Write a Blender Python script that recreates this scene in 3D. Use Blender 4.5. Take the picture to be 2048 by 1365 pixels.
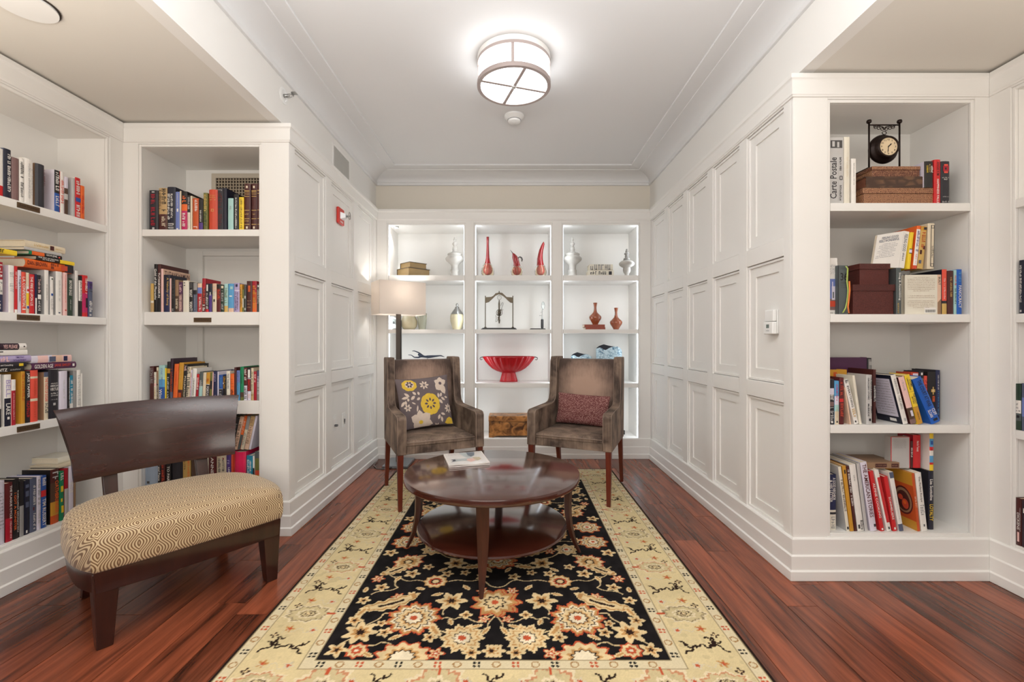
import bpy, math, random
import numpy as np
from mathutils import Matrix, Vector

for _o in list(bpy.data.objects):
    bpy.data.objects.remove(_o)
S = bpy.context.scene
COL = S.collection
R = math.radians
random.seed(7)

# ------------------------------------------------------------------ camera, world, lights, exposure
FPX, CX, CY, CAM_H = 911.0, 1023.5, 683.0, 1.2
cd = bpy.data.cameras.new('camera')
cd.sensor_width = 36.0
cd.lens = 36.0 * FPX / 2048.0
cd.clip_start = 0.05
cam = bpy.data.objects.new('camera', cd)
COL.objects.link(cam)
cam.location = (0, 0, CAM_H)
cam.rotation_euler = (R(90), 0, 0)
S.camera = cam

W = bpy.data.worlds.new('world')
S.world = W
W.use_nodes = True
W.node_tree.nodes['Background'].inputs[0].default_value = (1.0, 0.985, 0.965, 1)
W.node_tree.nodes['Background'].inputs[1].default_value = 0.25

def area_light(name, loc, rot, sx, sy, power, col):
    ld = bpy.data.lights.new(name, 'AREA')
    ld.shape = 'RECTANGLE'
    ld.size, ld.size_y = sx, sy
    ld.energy = power
    ld.color = col
    o = bpy.data.objects.new(name, ld)
    COL.objects.link(o)
    o.location = loc
    o.rotation_euler = rot
    return o

# area lights added near the ceilings as general fill (out of frame)
area_light('ceiling_fill_light', (0.0, 0.7, 2.93), (0, 0, 0), 1.6, 1.2, 14, (1.0, 0.985, 0.965))
area_light('ceiling_fill_light', (-2.05, 1.15, 2.53), (0, 0, 0), 0.5, 0.9, 1.2, (1.0, 0.90, 0.78))
area_light('ceiling_fill_light', (2.05, 0.95, 2.53), (0, 0, 0), 0.5, 0.9, 1.0, (1.0, 0.90, 0.78))
# added uplights out of frame brighten the ceilings; no such lamps stand here
area_light('uplight_fill', (-2.0, 0.75, 1.7), (R(182), 0, 0), 0.6, 0.9, 17, (1.0, 0.90, 0.78))
area_light('uplight_fill', (2.0, 0.65, 1.7), (R(182), 0, 0), 0.6, 0.9, 9, (1.0, 0.90, 0.77))
area_light('uplight_fill', (0.0, 0.80, 2.05), (R(181), 0, 0), 1.4, 0.4, 44, (0.97, 0.985, 1.0))
area_light('front_fill_light', (-0.3, -1.1, 1.45), (R(90), 0, 0), 2.6, 1.2, 33, (1.0, 0.93, 0.84))  # added frontal fill behind the camera, lights faces and shelf interiors

S.view_settings.view_transform = 'Standard'
S.view_settings.look = 'None'
S.view_settings.gamma = 1.0
S.view_settings.use_curve_mapping = False
S.view_settings.exposure = 0.39

# ------------------------------------------------------------------ helpers
def lin(c):
    return tuple((x / 12.92 if x <= 0.04045 else ((x + 0.055) / 1.055) ** 2.4) for x in (v / 255.0 for v in c))

def nt_new(name):
    m = bpy.data.materials.new(name)
    m.use_nodes = True
    nt = m.node_tree
    return m, nt, nt.nodes['Principled BSDF']

_mats = {}
def mat(name, rgb, rough=0.5, metal=0.0, var=0.05, vscale=6.0, bump=0.0, bscale=200.0, coat=0.0, emit=0.0, spec=0.5, trans=0.0, sheen=0.0):
    """one-colour material with a little procedural mottling"""
    if name in _mats:
        return _mats[name]
    m, nt, b = nt_new(name)
    L, N = nt.links, nt.nodes
    c = lin(rgb)
    b.inputs['Roughness'].default_value = rough
    b.inputs['Metallic'].default_value = metal
    b.inputs['Specular IOR Level'].default_value = spec
    b.inputs['Coat Weight'].default_value = coat
    b.inputs['Coat Roughness'].default_value = 0.08
    b.inputs['Transmission Weight'].default_value = trans
    b.inputs['Sheen Weight'].default_value = sheen
    tc = N.new('ShaderNodeTexCoord')
    if var > 0:
        n = N.new('ShaderNodeTexNoise')
        n.inputs['Scale'].default_value = vscale
        n.inputs['Detail'].default_value = 3
        L.new(tc.outputs['Object'], n.inputs['Vector'])
        mx = N.new('ShaderNodeMix'); mx.data_type = 'RGBA'
        mx.inputs[6].default_value = tuple(x * (1 - var) for x in c) + (1,)
        mx.inputs[7].default_value = tuple(min(1, x * (1 + var)) for x in c) + (1,)
        L.new(n.outputs['Fac'], mx.inputs[0])
        L.new(mx.outputs[2], b.inputs['Base Color'])
    else:
        b.inputs['Base Color'].default_value = c + (1,)
    if bump > 0:
        n2 = N.new('ShaderNodeTexNoise')
        n2.inputs['Scale'].default_value = bscale
        L.new(tc.outputs['Object'], n2.inputs['Vector'])
        bp = N.new('ShaderNodeBump')
        bp.inputs['Strength'].default_value = bump
        bp.inputs['Distance'].default_value = 0.002
        L.new(n2.outputs['Fac'], bp.inputs['Height'])
        L.new(bp.outputs['Normal'], b.inputs['Normal'])
    if emit > 0:
        b.inputs['Emission Color'].default_value = c + (1,)
        b.inputs['Emission Strength'].default_value = emit
    _mats[name] = m
    return m

class MB:
    """collects geometry for ONE mesh object"""
    def __init__(s):
        s.v, s.f, s.m = [], [], []
    def add(s, vs, fs, mi=0):
        k = len(s.v)
        s.v += [tuple(v) for v in vs]
        for f in fs:
            s.f.append([i + k for i in f]); s.m.append(mi)
    def box(s, a, b, mi=0, M=None):
        x0, y0, z0 = a; x1, y1, z1 = b
        vs = [(x0, y0, z0), (x1, y0, z0), (x1, y1, z0), (x0, y1, z0), (x0, y0, z1), (x1, y0, z1), (x1, y1, z1), (x0, y1, z1)]
        if M is not None:
            vs = [M @ Vector(v) for v in vs]
        s.add(vs, [(0, 3, 2, 1), (4, 5, 6, 7), (0, 1, 5, 4), (1, 2, 6, 5), (2, 3, 7, 6), (3, 0, 4, 7)], mi)
    def loft(s, rings, mi=0, closed=True, caps=True):
        """rings: list of equal-length vertex loops"""
        n = len(rings[0])
        k = len(s.v)
        for r in rings:
            s.v += [tuple(p) for p in r]
        for i in range(len(rings) - 1):
            for j in range(n if closed else n - 1):
                a = k + i * n + j; b = k + i * n + (j + 1) % n
                s.f.append([a, b, b + n, a + n]); s.m.append(mi)
        if caps and closed:
            s.f.append([k + j for j in reversed(range(n))]); s.m.append(mi)
            e = k + (len(rings) - 1) * n
            s.f.append([e + j for j in range(n)]); s.m.append(mi)
    def prism(s, poly, a, b, axis='x', mi=0):
        """extrude a 2-D polygon between a and b along an axis (poly in the other two axes, in order)"""
        def P(p, t):
            return {'x': (t, p[0], p[1]), 'y': (p[0], t, p[1]), 'z': (p[0], p[1], t)}[axis]
        s.loft([[P(p, a) for p in poly], [P(p, b) for p in poly]], mi)
    def lathe(s, prof, n=24, c=(0, 0, 0), mi=0, caps=True):
        rings = [[(c[0] + r * math.cos(2 * math.pi * j / n), c[1] + r * math.sin(2 * math.pi * j / n), c[2] + z) for j in range(n)] for r, z in prof]
        s.loft(rings, mi, True, caps)
    def tube(s, pts, rad, n=8, mi=0, caps=True):
        pts = [Vector(p) for p in pts]
        rr = rad if isinstance(rad, (list, tuple)) else [rad] * len(pts)
        rings = []
        up = None
        for i, p in enumerate(pts):
            d = (pts[min(i + 1, len(pts) - 1)] - pts[max(i - 1, 0)]).normalized()
            if up is None:
                up = Vector((0, 0, 1)) if abs(d.z) < 0.9 else Vector((1, 0, 0))
            a = d.cross(up)
            if a.length < 1e-5:
                a = d.cross(Vector((0.3, 1, 0.2)))
            a.normalize()
            b = a.cross(d).normalized()
            up = b
            rings.append([p + (a * math.cos(2 * math.pi * j / n) + b * math.sin(2 * math.pi * j / n)) * rr[i] for j in range(n)])
        s.loft(rings, mi, True, caps)
    def build(s, name, mats, parent=None, smooth=False, loc=None, bevel=0.0, seg=2, sharp=None):
        me = bpy.data.meshes.new(name)
        me.from_pydata(s.v, [], s.f)
        mats = mats if isinstance(mats, (list, tuple)) else [mats]
        for m in mats:
            me.materials.append(m)
        if len(mats) > 1:
            me.polygons.foreach_set('material_index', s.m)
        if smooth:
            me.polygons.foreach_set('use_smooth', [True] * len(me.polygons))
        me.update()
        o = bpy.data.objects.new(name, me)
        COL.objects.link(o)
        if parent is not None:
            o.parent = parent
        if loc is not None:
            o.location = loc
        if bevel > 0:
            bv = o.modifiers.new('bevel', 'BEVEL')
            bv.width = bevel; bv.segments = seg; bv.limit_method = 'ANGLE'; bv.angle_limit = R(35)
            for p in me.polygons:
                p.use_smooth = True
            sm = o.modifiers.new('wn', 'WEIGHTED_NORMAL')
        if sharp is not None:
            me.set_sharp_from_angle(angle=R(sharp))
        return o

def thing(name, label, cat, loc=(0, 0, 0), rot=(0, 0, 0), group=None):
    o = bpy.data.objects.new(name, None)
    o.empty_display_size = 0.05
    COL.objects.link(o)
    o.location = loc; o.rotation_euler = rot
    o['label'] = label; o['category'] = cat
    if group:
        o['group'] = group
    return o

def tag(o, label, cat, group=None):
    o['label'] = label; o['category'] = cat
    if group:
        o['group'] = group
    return o

def struct(o):
    o['kind'] = 'structure'
    return o

def X_at(px, Y):
    return (px - CX) * Y / FPX
def Z_at(py, Y):
    return CAM_H + (CY - py) * Y / FPX

_txt = {}
def text_mesh(body, bold=True):
    """flat lettering as a mesh in the xy plane, normalised to a unit box"""
    key = body
    if key in _txt:
        return _txt[key]
    c = bpy.data.curves.new('t', 'FONT')
    c.body = body; c.size = 1.0; c.resolution_u = 2
    c.offset = 0.012 if bold else 0.0
    o = bpy.data.objects.new('t', c)
    COL.objects.link(o)
    bpy.context.view_layer.update()
    dg = bpy.context.evaluated_depsgraph_get()
    me = bpy.data.meshes.new_from_object(o.evaluated_get(dg))
    co = np.zeros(len(me.vertices) * 3); me.vertices.foreach_get('co', co); co = co.reshape(-1, 3)
    fs = [list(p.vertices) for p in me.polygons]
    bpy.data.objects.remove(o); bpy.data.curves.remove(c); bpy.data.meshes.remove(me)
    lo, hi = co.min(0), co.max(0)
    wd = max(hi[0] - lo[0], 1e-4); ht = max(hi[1] - lo[1], 1e-4)
    co = np.stack([(co[:, 0] - lo[0]) / wd - .5, (co[:, 1] - lo[1]) / ht - .5], 1)
    _txt[key] = (co, fs, wd / ht)
    return _txt[key]

def put_text(mb, body, right, up, centre, w, h, mi=0, squeeze=True):
    """add lettering to a mesh builder: fits the box w (along right) x h (along up)"""
    co, fs, asp = text_mesh(body)
    if not squeeze:
        if asp * h > w: h = w / asp
        else: w = asp * h
    else:
        w = min(w, asp * h * 1.5); h = min(h, w / asp * 1.9)
    right, up, centre = Vector(right), Vector(up), Vector(centre)
    mb.add([centre + right * (p[0] * w) + up * (p[1] * h) for p in co], fs, mi)

def put_scribble(mb, right, up, centre, w, h, rnd, mi=0):
    """rows of tiny upright strokes where the photograph's print is too small to read"""
    right, up, centre = Vector(right), Vector(up), Vector(centre)
    x = -w / 2
    while x < w / 2 - h * .3:
        cw = h * rnd.uniform(.35, .65)
        if rnd.random() < .14:
            x += cw; continue
        hh = h * rnd.choice((1, 1, .72))
        p = centre + right * x - up * (h / 2)
        st = cw * .34
        mb.add([p, p + right * st, p + right * st + up * hh, p + up * hh], [(0, 1, 2, 3)], mi)
        q = p + right * st + up * (hh * rnd.choice((0, .4, .8)))
        mb.add([q, q + right * (cw * .55), q + right * (cw * .55) + up * (hh * .2), q + up * (hh * .2)], [(0, 1, 2, 3)], mi)
        if rnd.random() < .5:
            q = p + right * (cw * .62)
            mb.add([q, q + right * (st * .8), q + right * (st * .8) + up * hh, q + up * hh], [(0, 1, 2, 3)], mi)
        x += cw * 1.25

# ------------------------------------------------------------------ main materials
WHITE = mat('white_trim_paint', (236, 234, 230), rough=0.38, var=0.012, vscale=2)
WALLP = mat('warm_wall_paint', (226, 219, 206), rough=0.7, var=0.015, vscale=3, bump=.05, bscale=350)
HEADP = mat('header_wall_paint', (233, 231, 227), rough=0.7, var=0.012, vscale=3, bump=.05, bscale=350)
CEILP = mat('ceiling_paint', (226, 226, 226), rough=0.8, var=0.01, vscale=2)
BAYCEIL = mat('bay_ceiling_paint', (222, 218, 210), rough=0.8, var=0.01, vscale=2)
GAP = mat('dark_gap', (60, 50, 42), rough=0.9, var=0)

def wood(name, dark, light, scale=(18, 1.6, 18), rough=0.3, coat=0.0, per_object=0.0, world=False, streak=1.0):
    m, nt, b = nt_new(name)
    N, L = nt.nodes, nt.links
    if world:
        g = N.new('ShaderNodeNewGeometry'); src = g.outputs['Position']
    else:
        g = N.new('ShaderNodeTexCoord'); src = g.outputs['Object']
    oi = N.new('ShaderNodeObjectInfo')
    mp = N.new('ShaderNodeMapping'); mp.inputs['Scale'].default_value = scale
    L.new(src, mp.inputs['Vector'])
    ad = N.new('ShaderNodeVectorMath'); ad.operation = 'ADD'
    ml = N.new('ShaderNodeMath'); ml.operation = 'MULTIPLY'; ml.inputs[1].default_value = 40.0 if per_object > 0 else 0.0
    L.new(oi.outputs['Random'], ml.inputs[0])
    cb = N.new('ShaderNodeCombineXYZ')
    for i in range(3): L.new(ml.outputs[0], cb.inputs[i])
    L.new(mp.outputs[0], ad.inputs[0]); L.new(cb.outputs[0], ad.inputs[1])
    n = N.new('ShaderNodeTexNoise'); n.inputs['Scale'].default_value = 1.0; n.inputs['Detail'].default_value = 6; n.inputs['Distortion'].default_value = 0.6
    L.new(ad.outputs[0], n.inputs['Vector'])
    n2 = N.new('ShaderNodeTexNoise'); n2.inputs['Scale'].default_value = 4.5; n2.inputs['Detail'].default_value = 3
    L.new(ad.outputs[0], n2.inputs['Vector'])
    a1 = N.new('ShaderNodeMath'); a1.operation = 'MULTIPLY_ADD'; a1.inputs[1].default_value = 0.35 * streak
    L.new(n2.outputs['Fac'], a1.inputs[0]); 
    a0 = N.new('ShaderNodeMath'); a0.operation = 'MULTIPLY_ADD'; a0.inputs[1].default_value = 1.5 * streak; a0.inputs[2].default_value = -0.42 * streak - .03
    L.new(n.outputs['Fac'], a0.inputs[0])
    L.new(a0.outputs[0], a1.inputs[2])
    a2 = N.new('ShaderNodeMath'); a2.operation = 'MULTIPLY_ADD'; a2.inputs[1].default_value = per_object; 
    L.new(oi.outputs['Random'], a2.inputs[0]); L.new(a1.outputs[0], a2.inputs[2])
    a3 = N.new('ShaderNodeMath'); a3.operation = 'SUBTRACT'; a3.inputs[1].default_value = per_object * .5; a3.use_clamp = True
    L.new(a2.outputs[0], a3.inputs[0])
    mx = N.new('ShaderNodeMix'); mx.data_type = 'RGBA'
    mx.inputs[6].default_value = lin(dark) + (1,); mx.inputs[7].default_value = lin(light) + (1,)
    L.new(a3.outputs[0], mx.inputs[0])
    L.new(mx.outputs[2], b.inputs['Base Color'])
    b.inputs['Roughness'].default_value = rough
    b.inputs['Coat Weight'].default_value = coat
    b.inputs['Coat Roughness'].default_value = 0.12
    return m

PLANK = wood('walnut_plank', (46, 22, 15), (158, 84, 56), scale=(24, 1.7, 24), rough=0.27, per_object=0.50, world=True, streak=1.15)
ESPRESSO = wood('espresso_wood', (36, 15, 11), (70, 32, 22), scale=(30, 30, 3), rough=0.3, coat=0.3, streak=.6)
TABLEWOOD = wood('table_wood', (48, 19, 13), (92, 43, 29), scale=(3, 40, 40), rough=0.17, coat=1.0, streak=.7)
TABLELEG = wood('table_leg_wood', (48, 21, 14), (88, 44, 29), scale=(30, 30, 3), rough=0.33, streak=.7)
CHAIRLEG = wood('chair_leg_wood', (74, 24, 14), (120, 50, 30), scale=(30, 30, 4), rough=0.35)

# ------------------------------------------------------------------ room plan (metres, camera at x=0 y=0)
XL, XR = -1.383, 1.420          # panelled alcove walls
YB = 4.655                      # face of the back display shelves
YLF, YRF = 2.825, 2.302         # faces of the bookcases that look at the camera
XS = 2.412                      # side walls of the bays (+-)
ZC = 2.962; ZBAY = 2.556; YFRONT = -2.2

# floor
fl = MB(); fl.box((-3.2, YFRONT, -0.12), (3.2, 5.3, -0.014))
floor = struct(fl.build('floor', GAP))
pk = MB(); pk.box((-.5, -.5, -1), (.5, .5, 0))
plank_mesh = None
rp = random.Random(11)
PW = 0.1365
def add_plank(x0, y0, y1):
    global plank_mesh
    if plank_mesh is None:
        o = pk.build('plank', PLANK, floor)
        plank_mesh = o.data
    else:
        o = bpy.data.objects.new('plank', plank_mesh); COL.objects.link(o); o.parent = floor
    dz = rp.uniform(-.0012, 0)
    o.scale = (PW - .0024, y1 - y0 - .0026, .013)
    o.location = (x0 + PW / 2, (y0 + y1) / 2, dz)
for k in range(-8, 30):
    x0 = -1.484 + PW * k
    if x0 > 2.5 or x0 + PW < -2.5:
        continue
    inside = (x0 > XL - .13 and x0 + PW < XR + .13)
    yend = 4.66 if inside else (2.83 if x0 < 0 else 2.31)
    y = 1.05 - rp.random() * .9
    while y < yend - .02:
        L_ = rp.uniform(.55, 1.35)
        y2 = min(y + L_, yend)
        if yend - y2 < .25: y2 = yend
        if y2 > 1.2:
            add_plank(x0, y, y2)
        y = y2
rest = MB(); rest.box((-2.5, YFRONT, -.013), (2.5, .15, -.001))
o = rest.build('floorboards', PLANK, floor)

# walls: panelling
def panelled_wall(name, xf, side, cols, y0, y1):
    """side=+1: the wall faces +x (alcove's left wall), -1 faces -x"""
    rows = [(.205, .876), (.970, 1.646), (1.744, 2.424)]
    zt = 2.56
    g = MB()
    def bx(d0, d1, ya, yb, za, zb, mb=g):
        xa, xb = xf - side * d0, xf - side * d1
        mb.box((min(xa, xb), ya, za), (max(xa, xb), yb, zb))
    D = 0.016
    bx(.034, .09, y0 + .0205, y1, 0, zt)                              # solid wall behind
    # stiles and rails
    edges = [y0 + .0203] + [v for c in cols for v in c] + [y1]
    for i in range(0, len(edges), 2):
        bx(0, .034, edges[i], edges[i + 1], 0, zt)
    zed = [0] + [v for r_ in rows for v in r_] + [zt]
    for c in cols:
        for i in range(0, len(zed), 2):
            bx(0, .034, c[0], c[1], zed[i], zed[i + 1])
    w = struct(g.build(name, WHITE, bevel=.002, seg=1))
    for c in cols:
        for (za, zb) in rows:
            p = MB()
            e = .0032
            ya, yb = c[0] + e, c[1] - e; z0, z1 = za + e, zb - e
            bw = .056
            # small ogee step then a flat margin then the deeper field
            for (ia, d) in ((.0, .0085), (.012, .0175)):
                yi, yo, zi, zo = ya + ia, yb - ia, z0 + ia, z1 - ia
                wd = .012 if ia == 0 else bw
                bx(d, .0335, yi, yi + wd, zi, zo, p); bx(d, .0335, yo - wd, yo, zi, zo, p)
                bx(d, .0335, yi + wd, yo - wd, zi, zi + wd, p); bx(d, .0335, yi + wd, yo - wd, zo - wd, zo, p)
            q = .012 + bw
            bx(.026, .0335, ya + q, yb - q, z0 + q, z1 - q, p)
            p.build('panel', WHITE, w)
    return w
panelled_wall('wall_left', XL, 1, [(2.903, 3.388), (3.492, 3.986), (4.090, 4.560)], YLF, 4.70)
panelled_wall('wall_right', XR, -1, [(2.382 + .467 * k, 2.382 + .467 * k + .376) for k in range(5)], YRF, 4.70)

# upper walls, headers, ceilings
def slab(name, a, b, m):
    q = MB(); q.box(a, b); return struct(q.build(name, m))
slab('wall_left_header', (-1.50, YFRONT, ZBAY), (-1.430, 5.2, 3.05), HEADP)
slab('wall_right_header', (1.450, YFRONT, ZBAY), (1.52, 5.2, 3.05), HEADP)
slab('wall_left_ledge', (-1.50, YLF + .1, 2.44), (-1.432, 5.2, ZBAY), HEADP)
slab('wall_right_ledge', (1.452, YRF + .1, 2.44), (1.52, 5.2, ZBAY), HEADP)
slab('wall_back', (-1.50, 4.79, 2.44), (1.52, 4.88, 3.05), WALLP)
slab('wall_left_side', (-2.95, YFRONT, 0), (-2.83, 3.45, 2.7), WALLP)
slab('wall_right_side', (2.83, YFRONT, 0), (2.95, 3.0, 2.7), WALLP)
slab('ceiling', (-1.6, YFRONT, ZC), (1.6, 5.2, 3.08), CEILP)
slab('ceiling_left_bay', (-2.95, YFRONT, ZBAY), (-1.50, 3.4, 2.66), BAYCEIL)
slab('ceiling_right_bay', (1.52, YFRONT, ZBAY), (2.95, 3.0, 2.66), BAYCEIL)

# mitred sweeps
PATH = [(-XS, 0.4), (-XS, YLF), (XL, YLF), (XL, YB), (XR, YB), (XR, YRF), (XS, YRF), (XS, 0.4)]
SEGN = ['left_side', 'left_front', 'left', 'back', 'right', 'right_front', 'right_side']
def sweep(path, prof, names, m, closed_prof=True):
    P = [Vector((p[0], p[1])) for p in path]
    n = len(P)
    nrm = []
    for i in range(n - 1):
        d = (P[i + 1] - P[i]).normalized()
        nrm.append(Vector((d.y, -d.x)))
    offs = []
    for i in range(n):
        if i == 0: offs.append(nrm[0])
        elif i == n - 1: offs.append(nrm[-1])
        else:
            a, b = nrm[i - 1], nrm[i]
            offs.append((a + b) / (1 + a.dot(b)))
    out = []
    for i in range(n - 1):
        mb = MB()
        mb.loft([[(P[j].x + offs[j].x * u, P[j].y + offs[j].y * u, z) for (u, z) in prof] for j in (i, i + 1)])
        out.append(struct(mb.build(names[i], m, bevel=.0015, seg=1)))
    return out
sweep(PATH, [(-.02, 0), (.030, 0), (.030, .046), (.021, .052), (.021, .119), (.012, .125), (.012, .200), (.006, .208), (-.02, .208)],
      ['baseboard_' + s for s in SEGN], WHITE)
sweep(PATH, [(-.02, 2.432), (.008, 2.432), (.008, 2.440), (.013, 2.443), (.013, 2.508), (.018, 2.516), (.024, 2.520), (.024, 2.543), (-.06, 2.543), (-.06, 2.44)],
      ['trim_%d' % (i + 1) for i in range(7)], WHITE)
# crown: bead, cove, flat band round the raised ceiling
CP = [(-1.430, YFRONT), (-1.430, 4.79), (1.450, 4.79), (1.450, YFRONT)]
cove = [(-.01, 2.832), (.016, 2.832), (.020, 2.838), (.020, 2.858), (.012, 2.866)]
for i in range(9):
    t = i / 8 * math.pi / 2
    cove.append((.159 - (.147) * math.cos(t), 2.866 + .075 * math.sin(t) ** 1.0 * (1) if i < 8 else 2.941))
cove += [(.159, 2.948), (.262, 2.948), (.262, 2.966), (-.01, 2.966)]
sweep(CP, cove, ['trim_8', 'trim_9', 'trim_10'], CEILP)

# ------------------------------------------------------------------ built-in bookcases
PLAQUE = mat('bronze_plaque', (104, 84, 62), rough=0.4, metal=0.6, var=.06)
PLAQUE_T = mat('plaque_lettering', (60, 40, 30), rough=0.6, var=0)
LED = mat('led_strip', (228, 242, 255), emit=4.0, var=0)
PUCK = mat('puck_lens', (255, 246, 232), emit=14.0, var=0)

LEDW = 1.75
def bookcase(name, label, loc, rz, fx0, fx1, openings, depth, shelves, zb=.225, zt=2.424, cat='bookcase', led=False, plaques=(), extra_end=None):
    t = thing(name, label, cat, loc, (0, 0, rz))
    fr = MB(); bead = MB()
    xs = [fx0] + [v for op in openings for v in op] + [fx1]
    for i in range(0, len(xs), 2):
        fr.box((xs[i], 0, .0), (xs[i + 1], .02, 2.47))
    for (a, b) in openings:
        fr.box((a, 0, 0), (b, .02, zb - .018)); fr.box((a, 0, zt), (b, .02, 2.47))
    fr.build('face_frame', WHITE, t, bevel=.0015, seg=1)
    e = .016
    for (a, b) in openings:
        k = MB()
        z0 = zb - .018
        k.box((a, .005, z0), (a + e, .02, zt)); k.box((b - e, .005, z0), (b, .02, zt))
        k.box((a + e, .005, zt - e), (b - e, .02, zt)); k.box((a + e, .005, z0), (b - e, .02, zb))
        k.build('bead', WHITE, t, bevel=.003, seg=2)
        for (u, v) in ((a + e - .02, a + e), (b - e, b - e + .02)):
            q = MB(); q.box((u, .0205, .1), (v, depth + .02, 2.46)); q.build('side_panel', WHITE, t)
        q = MB(); q.box((a + e, depth, .1), (b - e, depth + .02, 2.46)); q.build('back_panel', WHITE, t)
        q = MB(); q.box((a + e, .0205, zt - e), (b - e, depth, 2.46)); q.build('top_panel', WHITE, t)
        q = MB(); q.box((a + e, .0205, .1), (b - e, depth, zb)); q.build('base_shelf', WHITE, t)
        for i, (zs, th, ys) in enumerate(shelves):
            q = MB(); q.box((a + e + .001, ys, zs - th), (b - e - .001, depth - .001, zs))
            s = q.build('shelf', WHITE, t, bevel=.0015, seg=1)
            for (pi, px0, px1, zz0, zz1, body) in plaques:
                if pi == i:
                    p = MB(); p.box((px0, ys - .004, zs - th + zz0), (px1, ys - .0001, zs - th + zz1))
                    put_text(p, body, (1, 0, 0), (0, 0, 1), ((px0 + px1) / 2, ys - .0046, zs - th + (zz0 + zz1) / 2), (px1 - px0) * .82, (zz1 - zz0) * .5, 1)
                    p.build('name_plate', [PLAQUE, PLAQUE_T], s)
        if led:
            for (u, v) in ((a + e, a + e + .0035), (b - e - .0035, b - e)):
                zz = [zb] + [q for (zs, th, ys) in sorted(shelves) for q in (zs - th, zs)] + [zt - e]
                for i in range(0, len(zz), 2):
                    q = MB(); q.box((u, .024, zz[i] + .004), (v, .036, zz[i + 1] - .004))
                    q.build('light_strip', LED, t)
                sgn = 1 if u < (a + b) / 2 else -1
                ll = bpy.data.lights.new('led_glow', 'AREA'); ll.shape = 'RECTANGLE'; ll.size = .012; ll.size_y = zt - zb - .04; ll.energy = LEDW; ll.color = (.90, .96, 1.0)
                lo_ = bpy.data.objects.new('led_glow', ll); COL.objects.link(lo_)
                dv = Vector((sgn * math.sin(R(42)), math.cos(R(42)), 0)); zx = -dv; yx = Vector((0, 0, 1)); xx_ = yx.cross(zx)
                lo_.matrix_world = Matrix.Translation((loc[0] + (u + .007 if sgn > 0 else v - .007), loc[1] + .03, (zt + zb) / 2)) @ Matrix((xx_, yx, zx)).transposed().to_4x4()
    return t

EX = 'Book Exchange'
ZA = [1.888, 1.338, .790, .225]
ZB_ = [1.895, 1.382, .827, .225]
ZD = [1.900, 1.336, .774, .225]
bookcase('bookcase', 'white built-in bookcase on the side wall with three bronze shelf plaques, behind the curved bench', (-XS, 0, 0), R(90),
         .4, YLF, [(.9, 2.734)], .30, [(ZA[0], .042, .004), (ZA[1], .042, .004), (ZA[2], .044, .004)],
         plaques=[(0, 2.222, 2.328, .008, .034, EX), (1, 2.222, 2.328, .008, .034, EX), (2, 2.222, 2.328, .008, .034, EX)])
GB = bookcase('bookcase', 'white built-in bookcase with an air grille inside its top, between bench and wall panelling', (0, YLF, 0), 0,
         -XS - .019, XL - .0005, [(-2.320, -1.556)], .395, [(ZB_[0], .042, .010), (ZB_[1], .082, .026), (ZB_[2], .083, .016)],
         plaques=[(1, X_at(387.7, 2.851), X_at(422.3, 2.851), .018, .046, EX)])
bookcase('bookcase', 'white built-in bookcase with the black iron clock on its top shelf', (0, YRF, 0), 0,
         XR + .0005, XS + .019, [(1.596, 2.341)], .36, [(ZD[0], .041, .006), (ZD[1], .041, .006), (ZD[2], .042, .006)])
bookcase('bookcase', 'white built-in bookcase on the side wall next to the clock bookcase', (XS, 0, 0), R(-90),
         -YRF, -.4, [(-2.203, -.9)], .30, [(1.880, .042, .004), (1.330, .042, .004), (.775, .044, .004)])
K = YB / FPX
def xk(px): return (px - CX) * K
ZCS = [1.874, 1.319, .767, .205]
bookcase('display_shelves', 'white lit display shelves in three bays across the back wall', (0, YB, 0), 0,
         XL + .0005, XR - .0005, [(xk(773), xk(930.5)), (xk(947), xk(1104.7)), (xk(1123), xk(1279.6))], .40,
         [(ZCS[0], .055, .008), (ZCS[1], .041, .008), (ZCS[2], .046, .008)], zb=ZCS[3], zt=2.405, cat='shelves', led=True)
# puck lamp in the top of the left bay
pu = MB(); pu.lathe([(.0, 0), (.022, 0), (.028, .004), (.028, .012)], 16)
pl = thing('puck_light', 'tiny round recessed lamp in the ceiling of the shelf bay above the floor lamp', 'lamp', (xk(788), YB + .075, 2.389 - .012))
pu.build('bezel', mat('nickel', (190, 190, 188), rough=.3, metal=.8, var=0), pl, smooth=True)
q = MB(); q.lathe([(0, -.001), (.018, -.001)], 14, caps=False); q.build('lens', PUCK, pl)
ld = bpy.data.lights.new('puck_beam', 'SPOT'); ld.energy = 6; ld.spot_size = R(95); ld.color = (1, .96, .9); ld.shadow_soft_size = .02
lo = bpy.data.objects.new('puck_beam', ld); COL.objects.link(lo); lo.location = (xk(788), YB + .075, 2.37)

# return-air grille and access panel at the back of the grille bookcase
yb = YLF + .395
gx0, gz1 = X_at(425, yb), Z_at(349, yb)
gr = thing('air_grille', 'cream return-air grille with a small square lattice behind the books', 'grille', (0, yb, 0))
m_ = MB()
for (a, b) in (((gx0, -.014, 1.93), (gx0 + .03, -.0005, gz1)), ((gx0 + .03, -.014, gz1 - .032), (-1.575, -.0005, gz1)), ((-1.60, -.014, 1.93), (-1.575, -.0005, gz1 - .032)), ((gx0 + .03, -.014, 1.93), (-1.60, -.0005, 1.95))):
    m_.box(a, b)
m_.build('frame', mat('grille_cream', (196, 186, 170), rough=.5, var=0), gr)
q = MB(); q.box((gx0 + .03, -.003, 1.95), (-1.60, -.001, gz1 - .032)); q.build('backing', mat('grille_dark', (52, 42, 34), rough=.9, var=0), gr)
lat = MB(); x = gx0 + .045
while x < -1.605:
    lat.box((x, -.010, 1.951), (x + .007, -.0032, gz1 - .033)); x += .0205
z = 1.965
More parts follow.
